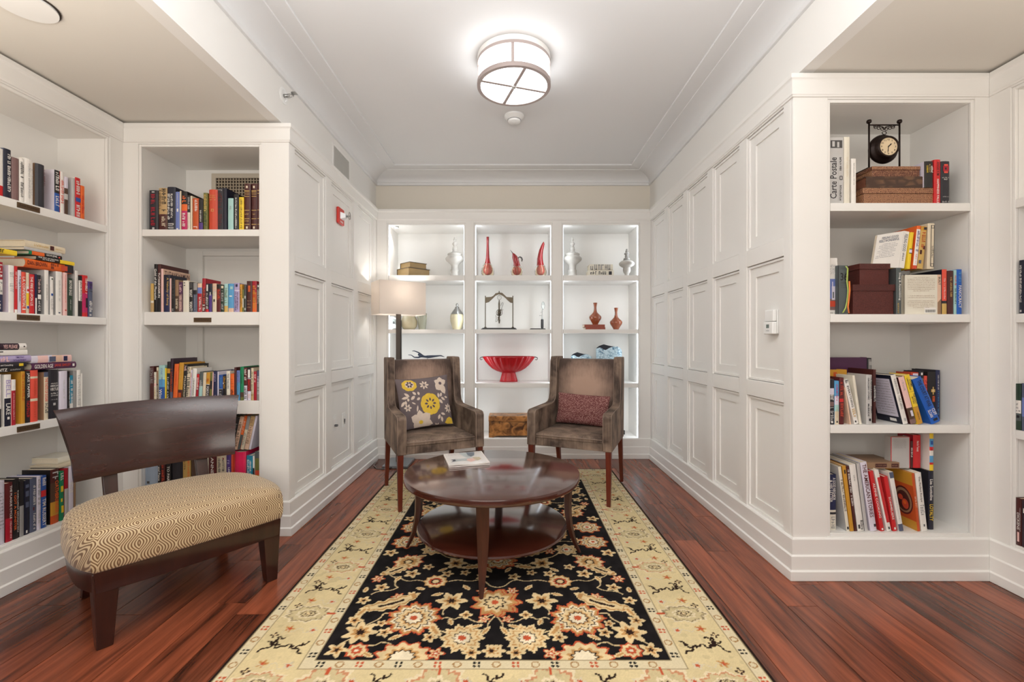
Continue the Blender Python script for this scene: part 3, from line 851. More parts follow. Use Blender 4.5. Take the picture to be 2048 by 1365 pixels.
shelf_books('B', 2, 270, 480, 6.823, ZB_[1], [
    (206, 248, 600, 'gold@.6 ivo@.68 tan', 'short tan book with an ivory band'),
    (254, 300, 335, 'blk', 'tall black book with white script title', dict(t=[V('Gold of the Pharaohs', 'wht', .1, .74)], d=.22)),
    (304, 346, 335, 'mrn@.6 blk', 'tall black book with white capitals', dict(t=[V('TUTANKHAMUN', 'wht', .18, .7, -.35, .35)], d=.25, side='mrn')),
    (350, 381, 398, 'pnk', 'tall pink book showing its peach cover', dict(side='pch', d=.24, t=[('TUTANKHAMUN', 'RT', 'mrn', .04, .15, .05, .97)])),
    (384, 466, 480, 'dnv@.4 nav', 'navy book with pale script title', dict(t=[V('A Velocity of Being', 'gold', .08, .82, -.05, .4)])),
    (469, 489, 530, 'pnk', 'very thin pale pink book'),
    (492, 539, 530, 'blk', 'black book with faint grey title', dict(t=[Sc('dgr', .1, .6), Sc('lgr', .9, .98)])),
    (542, 589, 550, 'lbr@.5 brn', 'brown photo paperback', dict(t=[Sc('cre', .5, .9)])),
    (592, 640, 580, 'pur@.4 mau', 'plum brown paperback', dict(t=[Sc('pnk', .1, .35), Sc('pnk', .45, .95)])),
    (646, 730, 560, 'ivo', 'wide ivory book with black dots', dict(t=[Bk('ink', .06, .09, -.3, -.1), Bk('ink', .14, .17, -.3, -.1)])),
    (733, 786, 580, 'blk', 'black book with bold white question', dict(t=[V('WHAT', 'wht', .25, .5, -.35, .35), V('WANT?', 'wht', .65, .97, -.35, .4), Bk('dgr', .02, .2)])),
    (788, 840, 590, 'gry@.25 ink@.4 slt', 'grey paperback with a dark head on it', dict(t=[Sc('lgr', .42, .95, -.1, .1)])),
    (846, 906, 600, 'pch@.14 peri@.35 crm', 'orange headed book, violet then red below', dict(t=[Sc('wht', .48, .96, -.1, .35), Sc('red', .5, .96, -.4, -.15)])),
    (912, 958, 530, 'crm@.3 mar', 'dark crimson book with red capitals', dict(t=[Sc('cor', .25, .75, -.2, .35), Sc('wht', .78, .98)])),
    (961, 1000, 602, 'ink@.9 red', 'black book with white blocks and red foot', dict(t=[Bk('wht', .04, .26, -.2, .3), Sc('wht', .34, .88)])),
    (1003, 1044, 602, 'dnv@.38 vio', 'navy and purple paperback', dict(t=[Bk('lgr', .3, .42, -.2, .2)], side='ink')),
    (1050, 1106, 600, 'pch@.3 cre', 'cream book with a small black emblem', dict(t=[Bk('ink', .55, .64, -.2, .15), Sc('lgr', .1, .45)])),
    (1109, 1165, 610, 'blk@.15 mar', 'dark maroon book', dict(t=[Sc('brk', .2, .6)])),
    (1168, 1209, 622, 'dgn', 'dark green book with a cream patch', dict(t=[Bk('cre', .03, .12, -.4, .4), Sc('lgr', .2, .9)])),
    (1212, 1262, 604, 'aqua@.78 gold', 'aqua book with a sandy foot', dict(t=[Sc('olv', .1, .7)])),
    (1266, 1341, 602, 'sky@.86 pch', 'sky blue book with a beach foot', dict(t=[Bk('wht', .42, .46, -.25, .25), Bk('aqua', .1, .2, -.1, .4)])),
    (1346, 1420, 594, 'lav@.24 lil@.27 lav', 'lavender book with navy print', dict(t=[Bk('nav', .04, .13, -.2, .2), Sc('nav', .28, .95, -.3, -.05), Sc('pur', .32, .9, .05, .3)])),
    (1424, 1458, 610, 'mus', 'amber yellow paperback', dict(s='brn')),
    (1461, 1481, 680, 'olv', 'thin olive paperback', dict(t=[Bk('wht', .4, .8, -.3, .3)])),
    (1484, 1514, 622, 'dgr', 'thin dark grey paperback', dict(t=[Bk('lgr', .4, .5, -.3, .3), Bk('lgr', .85, .93, -.3, .3)])),
    (1518, 1592, 566, 'mrn', 'dark maroon book with an orange emblem', dict(t=[Bk('bor', .15, .35, -.2, .2), ('', 'sh', 'tan', .62, .65), ('', 'sh', 'tan', .73, .76), ('', 'sh', 'tan', .83, .86)])),
    (1595, 1655, 566, 'crm@.35 bor@.7 org', 'red to orange book', dict(t=[Sc('mus', .15, .9)])),
    (1658, 1698, 610, 'dgr', 'dark grey book with white print against side panel', dict(t=[Bk('wht', .04, .1, -.2, .2), Sc('lgr', .2, .7)])),
], setback=.044)
shelf_books('B', 3, 270, 680, 7.877, ZB_[2], [
    (222, 288, 425, 'mrn', 'dark brown book with grey capitals', dict(t=[V('LEON URIS', 'gry', .05, .5)])),
    (292, 328, 515, 'ivo@.4 pnk@.5 ivo', 'ivory paperback with a pink patch', dict(t=[Sc('gry', .08, .36), Sc('gold', .55, .95)])),
    (332, 361, 440, 'cre@.1 lbr@.5 brn', 'thin brown paperback beside ivory one', dict(t=[Sc('cre', .55, .95)])),
    (365, 460, 410, 'aqua@.4 sky@.62 blu', 'wide light to deep blue book', dict(t=[Sc('peri', .08, .6, -.1, .2), V('Wine', 'wht', .68, .97, -.4, .1)])),
    (466, 488, 452, 'yel', 'very thin yellow book'),
    (490, 537, 350, 'blk@.18 mus@.3 blk', 'black book with a golden band', dict(t=[Sc('wht', .38, .95, -.3, .2)], tx=500)),
    (540, 584, 300, 'dpu@.8 slt', 'tallest dark purple book', dict(t=[Sc('bor', .25, .8)], d=.22, tx=552)),
    (587, 655, 385, 'org', 'bright orange book leaning', dict(t=[Sc('brk', .2, .6, -.1, .15)], tx=613)),
    (658, 730, 365, 'mus@.72 mrn', 'mustard book with dark foot', dict(t=[Sc('gold', .1, .55, -.2, .1), Bk('bor', .8, .92, -.3, .3)], tx=690, d=.2)),
    (733, 788, 392, 'blk', 'black book with spaced cream capitals', dict(t=[V('POLLINATION', 'cre', .3, .96, -.2, .3), Sc('pnk', .04, .2)], tx=768, d=.2)),
    (790, 846, 430, 'cre', 'cream book with heavy black ornament', dict(t=[Sc('blk', .02, .96, -.45, .4)], tx=820)),
    (849, 872, 480, 'lil', 'thin white book with red edge', dict(t=[Sc('brk', .1, .9)], tx=874)),
    (876, 940, 455, 'wht', 'white book with small black script', dict(t=[V('a kind of freedom', 'ink', .32, .85, -.2, .15)], tx=903)),
    (945, 986, 545, 'red@.5 crm', 'red paperback', dict(t=[Sc('wht', .1, .6)], tx=968, side='nav', d=.17)),
    (990, 1044, 508, 'gg@.5 aqua', 'grey teal paperback', dict(t=[Sc('lgr', .3, .6)], tx=1012)),
    (1049, 1098, 520, 'cre', 'plain cream paperback', dict(tx=1068, d=.14)),
    (1103, 1160, 520, 'mus@.42 wht@.44 dnv', 'amber and navy book with white capitals', dict(t=[V('PORTUGAL', 'wht', .5, .97, -.3, .3), Sc('bor', .08, .36)], tx=1120)),
    (1164, 1200, 520, 'olv@.3 ink@.6 olv', 'dark mixed green paperback', dict(tx=1180)),
    (1203, 1220, 520, 'pnk', 'very thin pale rose book', dict(tx=1217)),
    (1226, 1290, 500, 'nav', 'indigo book', dict(t=[Sc('lav', .1, .35, -.2, .1), Bk('lav', .82, .97, -.1, .2)], d=.2)),
    (1294, 1312, 505, 'lil', 'very thin lilac white book'),
    (1316, 1376, 560, 'blu@.55 wht@.56 ink', 'blue topped paperback with black foot', dict(t=[Sc('sky', .1, .48, -.1, .2), Sc('lgr', .64, .97)])),
    (1379, 1430, 570, 'blk', 'black paperback with gold print', dict(t=[Sc('mus', .05, .55), Bk('wht', .28, .34, -.45, -.2)])),
    (1434, 1490, 500, 'ivo', 'ivory book with slate capitals', dict(t=[V('THE TAILORS', 'slt', .08, .6, -.25, .25)], d=.19)),
    (1497, 1555, 540, 'org', 'orange paperback', dict(t=[Sc('bor', .2, .5), Sc('mrn', .6, .85)])),
    (1558, 1590, 440, 'mrn', 'tall thin dark brown book', dict(d=.2)),
    (1596, 1645, 490, 'peri@.4 sky', 'cornflower blue paperback', dict(t=[Sc('nav', .05, .9, -.2, .1)])),
    (1650, 1706, 430, 'grn@.76 brn@.9 olv', 'bright green book', dict(t=[Sc('dgn', .2, .5, -.2, .05)], d=.2)),
    (1710, 1760, 445, 'mar@.52 ink@.55 lil', 'maroon book with a white lower part', dict(t=[Sc('wht', .05, .4), Sc('blk', .6, .95)])),
    (1764, 1820, 450, 'ink@.32 lil@.34 mar@.72 lil', 'black, maroon and white book', dict(t=[Bk('wht', .05, .3, -.3, .3), Sc('red', .36, .7), Sc('pnk', .78, .95)])),
    (1823, 1862, 450, 'cre@.8 tan', 'khaki cream book', dict(t=[Sc('olv', .1, .9)])),
    (1865, 1910, 505, 'crm', 'crimson paperback near the side panel', dict(t=[Sc('pnk', .1, .4)])),
    (1914, 1958, 490, 'slt@.4 gry', 'grey violet book against the side panel', dict(t=[Sc('lil', .2, .8)], d=.2)),
], setback=.034)
zl = .225
shelf_books('B', 4, 270, 820, 7.877, zl, [
    (40, 88, 705, 'cre', 'narrow cream book'),
    (145, 345, 740, 'sil', 'wide silver blue book', dict(t=[Bk('ink', .12, .16, .0, .3), Bk('dgr', .62, .68, -.3, -.1)])),
    (352, 400, 720, 'blk', 'black book with large white letters', dict(t=[V('War and Peace', 'wht', .1, .62, -.35, .4)])),
    (404, 468, 720, 'mrn', 'dark brown book with rust title', dict(t=[Sc('brk', .1, .9)])),
    (482, 560, 690, 'blk', 'black book with spaced white capitals', dict(t=[V('TO PARADISE', 'wht', .3, .9, -.25, .25)])),
    (564, 738, 690, 'ink', 'very wide black book'),
    (742, 866, 680, 'gold', 'tan book with orange lettering', dict(t=[Sc('org', .1, .9, .15, .4), Sc('brn', .1, .4, -.3, -.1)])),
    (876, 990, 690, 'brn', 'brown book behind the bench upright'),
    (1092, 1150, 690, 'ivo', 'ivory paperback with dark capitals', dict(t=[Sc('gry', .1, .9)])),
    (1156, 1270, 680, 'mar', 'dark red book with spaced white letters', dict(t=[V('ANNE', 'wht', .1, .5, -.2, .2), Sc('wht', .6, .9, -.2, .2)])),
    (1274, 1428, 680, 'cre', 'wide cream book with thin black script', dict(t=[Sc('dgr', .1, .85, -.3, -.05), Sc('dgr', .12, .8, .1, .35), Bk('crm', .12, .16, .2, .3)])),
    (1434, 1506, 712, 'vio@.84 brk', 'purple paperback with white title', dict(t=[V('LEE CHILD', 'wht', .3, .72, -.1, .3), Sc('lav', .05, .25)])),
    (1509, 1540, 712, 'brk@.5 mar', 'thin rust red paperback', dict(s='org')),
    (1545, 1728, 672, 'hot', 'thick hot pink book', dict(rnd=.18, d=.22)),
    (1748, 1846, 730, 'teal', 'teal paperback with white print', dict(t=[Sc('wht', .1, .9, -.35, -.05), Sc('wht', .12, .85, .05, .3)])),
    (1850, 1876, 735, 'wht@.3 ink', 'thin white and black paperback'),
    (1882, 1958, 665, 'gg@.15 olv@.42 brk@.52 mus@.85 gg', 'book banded olive, rust and amber', dict(d=.2)),
], setback=.030)
zu = .513
lean = 'leaning on top of the row, '
up = []
for (x0, x1, tx, yt, bands, look, t) in (
        (1340, 1392, 1450, 118, 'dnv', 'navy paperback', [Sc('gry', .2, .8)]),
        (1396, 1462, 1510, 112, 'blk', 'black paperback with white capitals', [V('PETER MAY', 'wht', .08, .55, -.2, .25), Bk('lbr', .68, .96, -.4, .4)]),
        (1466, 1532, 1582, 118, 'blk', 'black paperback with grey script', [Sc('gry', .2, .8)]),
        (1536, 1600, 1650, 108, 'pch', 'peach paperback', [Sc('brn', .1, .9)]),
        (1604, 1648, 1718, 100, 'org@.56 gg', 'orange and slate paperback', [Sc('pch', .08, .5)]),
        (1652, 1704, 1764, 104, 'gry@.4 cre', 'grey and cream paperback', [Sc('gry', .5, .9)]),
        (1708, 1778, 1818, 100, 'tan@.3 pch', 'wide tan paperback', [Sc('lbr', .1, .85)]),
        (1782, 1818, 1892, 100, 'lil', 'pale lilac paperback', [])):
    up.append((x0, x1, yt, bands, look, dict(tx=tx, z=zu, t=t, d=.12, lab=look + ' leaning atop the row on bottom shelf of grille bookcase')))
shelf_books('B', 4, 270, 820, 7.877, zu, up, setback=.05)

# --- bookcase with the clock (case D)
shelf_books('D', 1, 1640, 190, 5.6875, ZD[0], [
    (103, 264, 486, 'lgr', 'postcard box', dict(name='book_box', rnd=0, d=.2, lab='pale book box with black script title and postmark on top shelf of clock bookcase',
        t=[('Carte Postale', 'u', 'ink', .3, .92, -.46, .02), Bk('dgr', .045, .16, -.42, .42), Bk('lgr', .06, .14, -.3, -.12), Bk('lgr', .07, .15, .05, .2), Sc('ink', .3, .5, .22, .36), Sc('ink', .72, .95, .22, .36), Bk('ink', .58, .64, .22, .42), Bk('lgr', .59, .63, .27, .37), Bk('gry', .34, .95, .12, .13)])),
    (272, 340, 481, 'ivo', 'tall ivory book', dict(t=[Sc('cre', .3, .6, -.1, .15)], d=.2)),
    (356, 410, 728, 'wht', 'short white book beside the box stack', dict(t=[Sc('gry', .1, .6, -.1, .1)], d=.16)),
    (1188, 1290, 757, 'blk', 'black cookbook with yellow and white words', dict(d=.18, z=ZD[0] + .0862, side='lil', t=[V('COOKBOOK', 'yel', .16, .45, -.35, -.05), Sc('gold', .12, .45, .0, .15), Sc('wht', .15, .48, .2, .42)])),
    (1300, 1372, 738, 'red', 'bright red book with white capitals', dict(d=.18, t=[V('ANGIE KIM', 'mrn', .05, .36, -.15, .25), V('HAPPINESS FALLS', 'wht', .44, .98, -.15, .2)])),
    (1376, 1478, 757, 'ink', 'black book with a red round emblem', dict(d=.2, t=[Bk('cor', .07, .28, -.2, .25), Bk('crm', .11, .24, -.3, .35), Bk('ink', .15, .2, -.1, .1), ('', 'sh', 'wht', .37, .4, -.4, .4), ('', 'sh', 'wht', .41, .44, -.2, .2), ('', 'sh', 'lgr', .82, .84), ('', 'sh', 'lgr', .93, .97, -.4, .4)])),
], setback=.024)
LBL = lambda look, no: look
def on_top(rows, z, no, where, **kw):
    for r_ in rows:
        r_[5]['z'] = z; r_[5]['lab'] = r_[4] + where
    shelf_books('D', no, *kw['o'], z, rows, **{k: v for k, v in kw.items() if k != 'o'})
o2 = (1640, 420, 5.934)
shelf_books('D', 2, *o2, ZD[1], [
    (62, 203, 575, 'wht', 'white guide book', dict(d=.03, rnd=0, sb=.05, name='book', lab='white city guide book facing out with a statue picture on second shelf of clock bookcase',
        t=[H('NEW', 'lgr', .12, .165, -.2, .4), H('YORK', 'lgr', .18, .225, -.2, .4), H('CITY', 'lgr', .24, .285, -.2, .4), Bk('mau', .37, .92, -.2, .43), Bk('peri', .37, .72, -.2, .43), Bk('lil', .5, .74, .02, .3), Bk('lil', .42, .52, .05, .12), Bk('gg', .6, .71, .1, .2), Bk('brk', .76, .86, -.2, .43), ('', 'sh', 'gry', .96, .98, -.2, .3)])),
    (207, 330, 664, 'gg', 'grey guide', dict(d=.04, rnd=0, sb=.03, lab='slate blue guide book facing out with big black numerals on second shelf of clock bookcase',
        t=[H('36', 'blk', .15, .31, -.24, .45), H('HOURS', 'dgr', .33, .37, -.2, .4), ('', 'sh', 'dgr', .4, .42, -.2, .4), ('', 'sh', 'dgr', .44, .46, -.2, .4), ('', 'sh', 'dgr', .05, .065, -.2, .3), Bk('ink', .0, 1.0, -.5, -.42)])),
    (904, 964, 692, 'gg', 'tall dark grey book with white script', dict(d=.2, side='dgr', t=[V('Snug & Assembling', 'wht', .1, .7, -.1, .4), Sc('gold', .76, .98, -.3, .0)])),
    (968, 1078, 722, 'lgr', 'grey white book behind the cover facing out', dict(d=.1, sb=.10, t=[('', 'sh', 'ink', .08, .13, -.3, .4), Sc('dgr', .3, .95, -.4, -.15)])),
    (1448, 1506, 710, 'cor@.7 ink@.76 gold', 'coral spined book with dark foot', dict(d=.2, side='dnv', t=[Sc('pnk', .2, .66, -.2, .15)])),
    (1512, 1586, 726, 'mrn', 'black brown book with tiny print', dict(d=.18, t=[Sc('gold', .15, .6, -.1, .2)])),
    (1589, 1621, 718, 'aqua', 'pale aqua paperback', dict(t=[Sc('red', .12, .34), Sc('dgn', .42, .76)], d=.15)),
    (1624, 1684, 710, 'roy', 'bright blue book with white capitals', dict(d=.17, t=[V('FANOCRACY', 'wht', .36, .86, -.2, .4), Sc('sky', .06, .3, -.2, .3)])),
], setback=.020)
# back cover facing the room
Mb = Matrix.Translation((X_at(1640 + 1012 / 5.934, YRF + .032), YRF + .036, ZD[1] + .0005)) @ Matrix.Rotation(R(-3), 4, 'Z')
hb = Z_at(420 + 770 / 5.934, YRF + .03) - ZD[1] - .002
wb = (1375 - 1006) / 5.934 * (YRF + .03) / FPX
tb = thing('book', 'cream paperback turned to show its back cover with barcode on second shelf of clock bookcase', 'book', group='books on the second shelf of the clock bookcase')
tb.matrix_world = Mb
q = MB(); q.box((0, 0, 0), (wb, .0012, hb)); q.box((0, .0218, 0), (wb, .023, hb)); q.build('cover', cm('ivo'), tb)
q = MB(); q.box((wb, 0, 0), (wb + .020, .023, hb)); put_text(q, 'BUILT', (0, 0, -1), (1, 0, 0), (wb + .010, -.0006, hb * .84), hb * .2, .010, 1)
q.add([(wb + .001, -.0005, .001), (wb + .019, -.0005, .001), (wb + .019, -.0005, hb * .4), (wb + .001, -.0005, hb * .3)], [(0, 1, 2, 3)], 2)
q.build('spine', [cm('pch'), cm('ink'), cm('lbr')], tb)
q = MB(); q.box((.003, .0013, .002), (wb - .001, .0217, hb - .002)); q.build('page_block', PAGES, tb)
q = MB()
for i in range(19):
    if i in (9, 10, 13): continue
    put_scribble(q, (1, 0, 0), (0, 0, 1), (wb / 2, -.0006, hb * (.93 - .042 * i)), wb * (.84 if i not in (0, 8, 18) else .5), hb * .016, rb, 0)
bx_ = wb * .60
q.add([(bx_, -.0005, hb * .03), (bx_ + wb * .36, -.0005, hb * .03), (bx_ + wb * .36, -.0005, hb * .17), (bx_, -.0005, hb * .17)], [(0, 1, 2, 3)], 1)
for i in range(16):
    xx = bx_ + wb * .03 + i * wb * .0195
    q.add([(xx, -.0008, hb * .05), (xx + wb * .011, -.0008, hb * .05), (xx + wb * .011, -.0008, hb * .12), (xx, -.0008, hb * .12)], [(0, 1, 2, 3)], 2)
q.build('back_cover_print', [cm('lbr'), cm('wht'), cm('dgr')], tb)

# books standing on top of that row
zt2 = Z_at(420 + 706 / 5.934, YRF + .03)
wt2 = ' standing atop the row on second shelf of clock bookcase'
on_top([
    (1030, 1068, 268, 'yel', 'bright yellow book with picture patch', dict(tx=1076, d=.12, sb=.034, t=[Bk('lil', .45, .57, -.45, .45), Bk('ink', .45, .47, -.45, .45), Bk('ink', .56, .58, -.45, .45)])),
    (1098, 1146, 190, 'org@.08 wht@.92 brk', 'white book with orange ends', dict(tx=1152, d=.16, sb=.03, t=[Sc('vio', .12, .62, -.3, .3), Sc('cor', .66, .88, -.2, .2)])),
    (1152, 1222, 196, 'mus@.1 gold', 'yellow patterned book', dict(tx=1204, d=.18, sb=.03, t=[Bk('ink', .02, .08, -.1, .4), Bk('mrn', .56, .66, -.4, -.05), Bk('mar', .46, .54, .1, .4), Bk('slt', .8, .88, -.45, 0), Sc('bor', .14, .5, -.3, .3)])),
    (1270, 1352, 162, 'cre', 'cream book with black ornate border', dict(tx=1282, d=.19, sb=.03, t=[Bk('ink', .04, .95, -.1, .42), Bk('cre', .11, .88, -.02, .34), Sc('ink', .5, .78, .02, .3), Bk('cre', .05, .1, .0, .3), Bk('cre', .89, .94, .0, .3)])),
], zt2, 2, wt2, o=o2)
# cover facing out, propped behind the box stack
q = MB(); yv = YRF + .045
pts = [(618, 690), (930, 690), (996, 252), (682, 302)]
front = [(X_at(1640 + x / 5.934, yv), yv, Z_at(420 + y / 5.934, yv)) for x, y in pts]
tf = thing('book', 'white book facing out with an italic two line title, propped behind the brown boxes', 'book', group='books on the second shelf of the clock bookcase')
fw = [Vector(p) for p in front]
q.add([fw[0], fw[1], fw[2], fw[3]], [(0, 1, 2, 3)])
q.add([p + Vector((0, .002, 0)) for p in fw], [(3, 2, 1, 0)])
q.build('cover', cm('wht'), tf)
q = MB(); off = Vector((.002, .0025, .002))
inn = [p + Vector((0, .0022, 0)) for p in fw]; inb = [p + Vector((0, .016, 0)) for p in fw]
q.loft([inn, inb]); q.build('page_block', PAGES, tf)
rx = (fw[2] - fw[3]).normalized(); uz = (fw[3] - fw[0]).normalized()
q = MB(); c0 = (fw[3] + fw[2]) / 2 - Vector((0, .0008, 0)); wv = (fw[2] - fw[3]).length; hv = (fw[3] - fw[0]).length
put_text(q, 'FEELING GOOD', rx, uz, c0 - uz * (hv * .13), wv * .62, hv * .075)
put_text(q, 'FEELS WONDERFUL', rx, uz, c0 - uz * (hv * .22) - rx * .003, wv * .76, hv * .075)
for i in range(9):
    put_scribble(q, rx, uz, c0 - uz * (hv * (.32 + .05 * i)) - rx * (.002 + .0014 * i), wv * (.7 if i % 3 else .5), hv * .018, rb)
q.build('cover_print', cm('slt'), tf)
sp0 = [Vector((X_at(1640 + x / 5.934, yv), yv, Z_at(420 + y / 5.934, yv))) for x, y in ((932, 690), (994, 698), (1056, 264), (998, 252))]
q = MB(); q.loft([[p + Vector((0, -.0005, 0)) for p in sp0], [p + Vector((0, .030, 0)) for p in sp0]])
su = (sp0[3] - sp0[0]).normalized(); sr = (sp0[1] - sp0[0]).normalized(); sc0 = (sp0[2] + sp0[3]) / 2 - su * .06 - Vector((0, .0011, 0))
put_text(q, 'FEELING GOOD', -su, sr, sc0, .09, .016, 1); put_scribble(q, -su, sr, sc0 - su * .075, .045, .009, rb, 1)
q.build('spine', [cm('wht'), cm('slt')], tf)

o3 = (1640, 650, 6.203)
shelf_books('D', 3, *o3, ZD[2], [
    (115, 176, 680, 'ink@.2 lil@.34 ink@.5 mau@.6 ink', 'black and white photo book', dict(t=[Sc('wht', .3, .5), Sc('lgr', .62, .95), Bk('wht', .93, .97, -.2, .2)], side='lgr', d=.12)),
    (180, 236, 700, 'sky@.35 lil@.55 aqua@.7 cre', 'blue to cream book with pink letters', dict(t=[Sc('mag', .08, .45, -.2, .2), Sc('gold', .6, .85, -.1, .1), Bk('ink', .92, .96, -.15, .15)], d=.12)),
    (242, 296, 660, 'mar@.45 red@.52 mar', 'maroon red book', dict(d=.125, t=[Sc('brk', .1, .4), Sc('brk', .55, .85)])),
    (370, 388, 780, 'pch', 'thin peach paperback leaning', dict(tx=299, d=.12, side='pch')),
    (428, 486, 678, 'wht', 'white book with spaced black title leaning', dict(tx=290, d=.12, t=[V('EVERYTHING', 'ink', .14, .62, -.2, .25), Sc('gold', .66, .84), Bk('ink', .92, .96, -.3, 0), Sc('dgr', .01, .1, -.4, .4)])),
    (489, 520, 632, 'ivo', 'cream paperback leaning beside the white one', dict(tx=400, d=.12, t=[])),
    (578, 650, 626, 'lgr', 'grey hardback with two lines of black capitals', dict(d=.17, side='lgr', rnd=.16, t=[V('THE HEAVEN & EARTH', 'ink', .03, .48, .14, .44), V('GROCERY STORE', 'ink', .06, .5, -.36, -.08), V('JAMES', 'ink', .6, .8, .14, .44), V('McBRIDE', 'ink', .58, .84, -.36, -.08), Bk('ink', .88, .93, -.15, .2)])),
    (660, 694, 560, 'mrn@.3 ink@.6 mrn', 'thin dark book with white print', dict(t=[Sc('wht', .3, .6)], sb=.06, d=.18)),
    (1032, 1098, 618, 'wht', 'white spined book leaning, with navy cover', dict(tx=872, d=.165, side='dnv', t=[('', 'L', 'lil', .08, .86, .1, .92)] + [('', 'LS', 'gry', .12 + .055 * i, .14 + .055 * i, .16, .84) for i in range(13)] + [('', 'L', 'wht', .90, .96, .2, .45), Sc('gry', .08, .7, -.2, .2), Bk('lgr', .88, .94, -.2, .2)])),
    (1128, 1206, 640, 'pnk@.66 brn@.9 mau', 'pale pink book with brown foot leaning', dict(tx=966, d=.13, side='mrn', t=[Sc('gry', .06, .3, -.2, .1), Bk('lil', .72, .84, -.1, .3)])),
    (1214, 1284, 618, 'yel@.34 ink@.345 yel@.65 ink@.655 mus', 'yellow book with black bands leaning', dict(tx=1042, d=.125, t=[V('HOME', 'ink', .1, .25, .08, .4), V('LABORATORY', 'ink', .06, .31, -.35, -.02), V('THE LIGHT', 'ink', .38, .6, .05, .4), V('BITES', 'ink', .44, .58, -.35, -.05), Sc('ink', .76, .92, -.1, .1)])),
    (1392, 1520, 640, 'roy', 'thick bright blue book leaning', dict(tx=1128, d=.125, t=[V('THE COURT AT WAR', 'dnv', .06, .64, -.2, .3), V('CLIFF', 'wht', .70, .84, .05, .4), V('SLOAN', 'wht', .70, .86, -.4, -.05), Bk('dnv', .9, .95, -.2, .25)])),
    (1436, 1490, 566, 'nav', 'tall navy book standing behind the blue one', dict(d=.15, sb=.155, side='ink', t=[Sc('wht', .1, .4, -.1, .15), Sc('sky', .42, .9, -.1, .15)])),
], setback=.020)
def back_row(no, o, zs, rows, sb, cas='D'):
    shelf_books(cas, no, *o, zs, [(a, b, y, bd, lk, dict(opt, sb=sb)) for (a, b, y, bd, lk, opt) in rows])
back_row(3, o3, ZD[2], [
    (120, 330, 560, 'mus', 'wide amber book in the back row', dict(d=.075, rnd=0, t=[Bk('bor', .05, .3, -.3, -.1)])),
    (1232, 1288, 580, 'ink', 'black book with small white numerals behind the blue one', dict(d=.1, t=[Bk('wht', .03, .08, -.2, .2), Sc('gry', .12, .5)])),
    (1292, 1330, 638, 'cor', 'thin coral book behind the blue one', dict(d=.1, t=[Sc('mrn', .1, .5)])),
    (1332, 1430, 590, 'blk', 'black book with an orange flower behind the blue one', dict(d=.1, rnd=0, t=[Bk('gold', .36, .42, -.05, .45), Bk('gold', .31, .47, .13, .27), Bk('cre', .37, .41, .15, .25), Bk('bor', .5, .62, .1, .4), Bk('ink', .53, .55, .2, .3)])),
    (1132, 1228, 596, 'brk', 'rust red book behind the yellow one', dict(d=.1, t=[Bk('lil', .02, .1)])),
], .152)
# big purple volume at the back
shelf_books('D', 3, *o3, ZD[2], [(108, 578, 408, 'pur', 'big purple album', dict(d=.045, rnd=.0, sb=.24, lab='big purple album standing against the back of third shelf of clock bookcase'))])
shelf_books('D', 3, *o3, ZD[2], [(584, 640, 416, 'ink@.3 mrn@.5 brk@.7 ink', 'tall dark patterned book', dict(d=.1, sb=.24, t=[Bk('gry', .02, .2, -.3, .3), Bk('lgr', .06, .12, -.1, .4)]))])

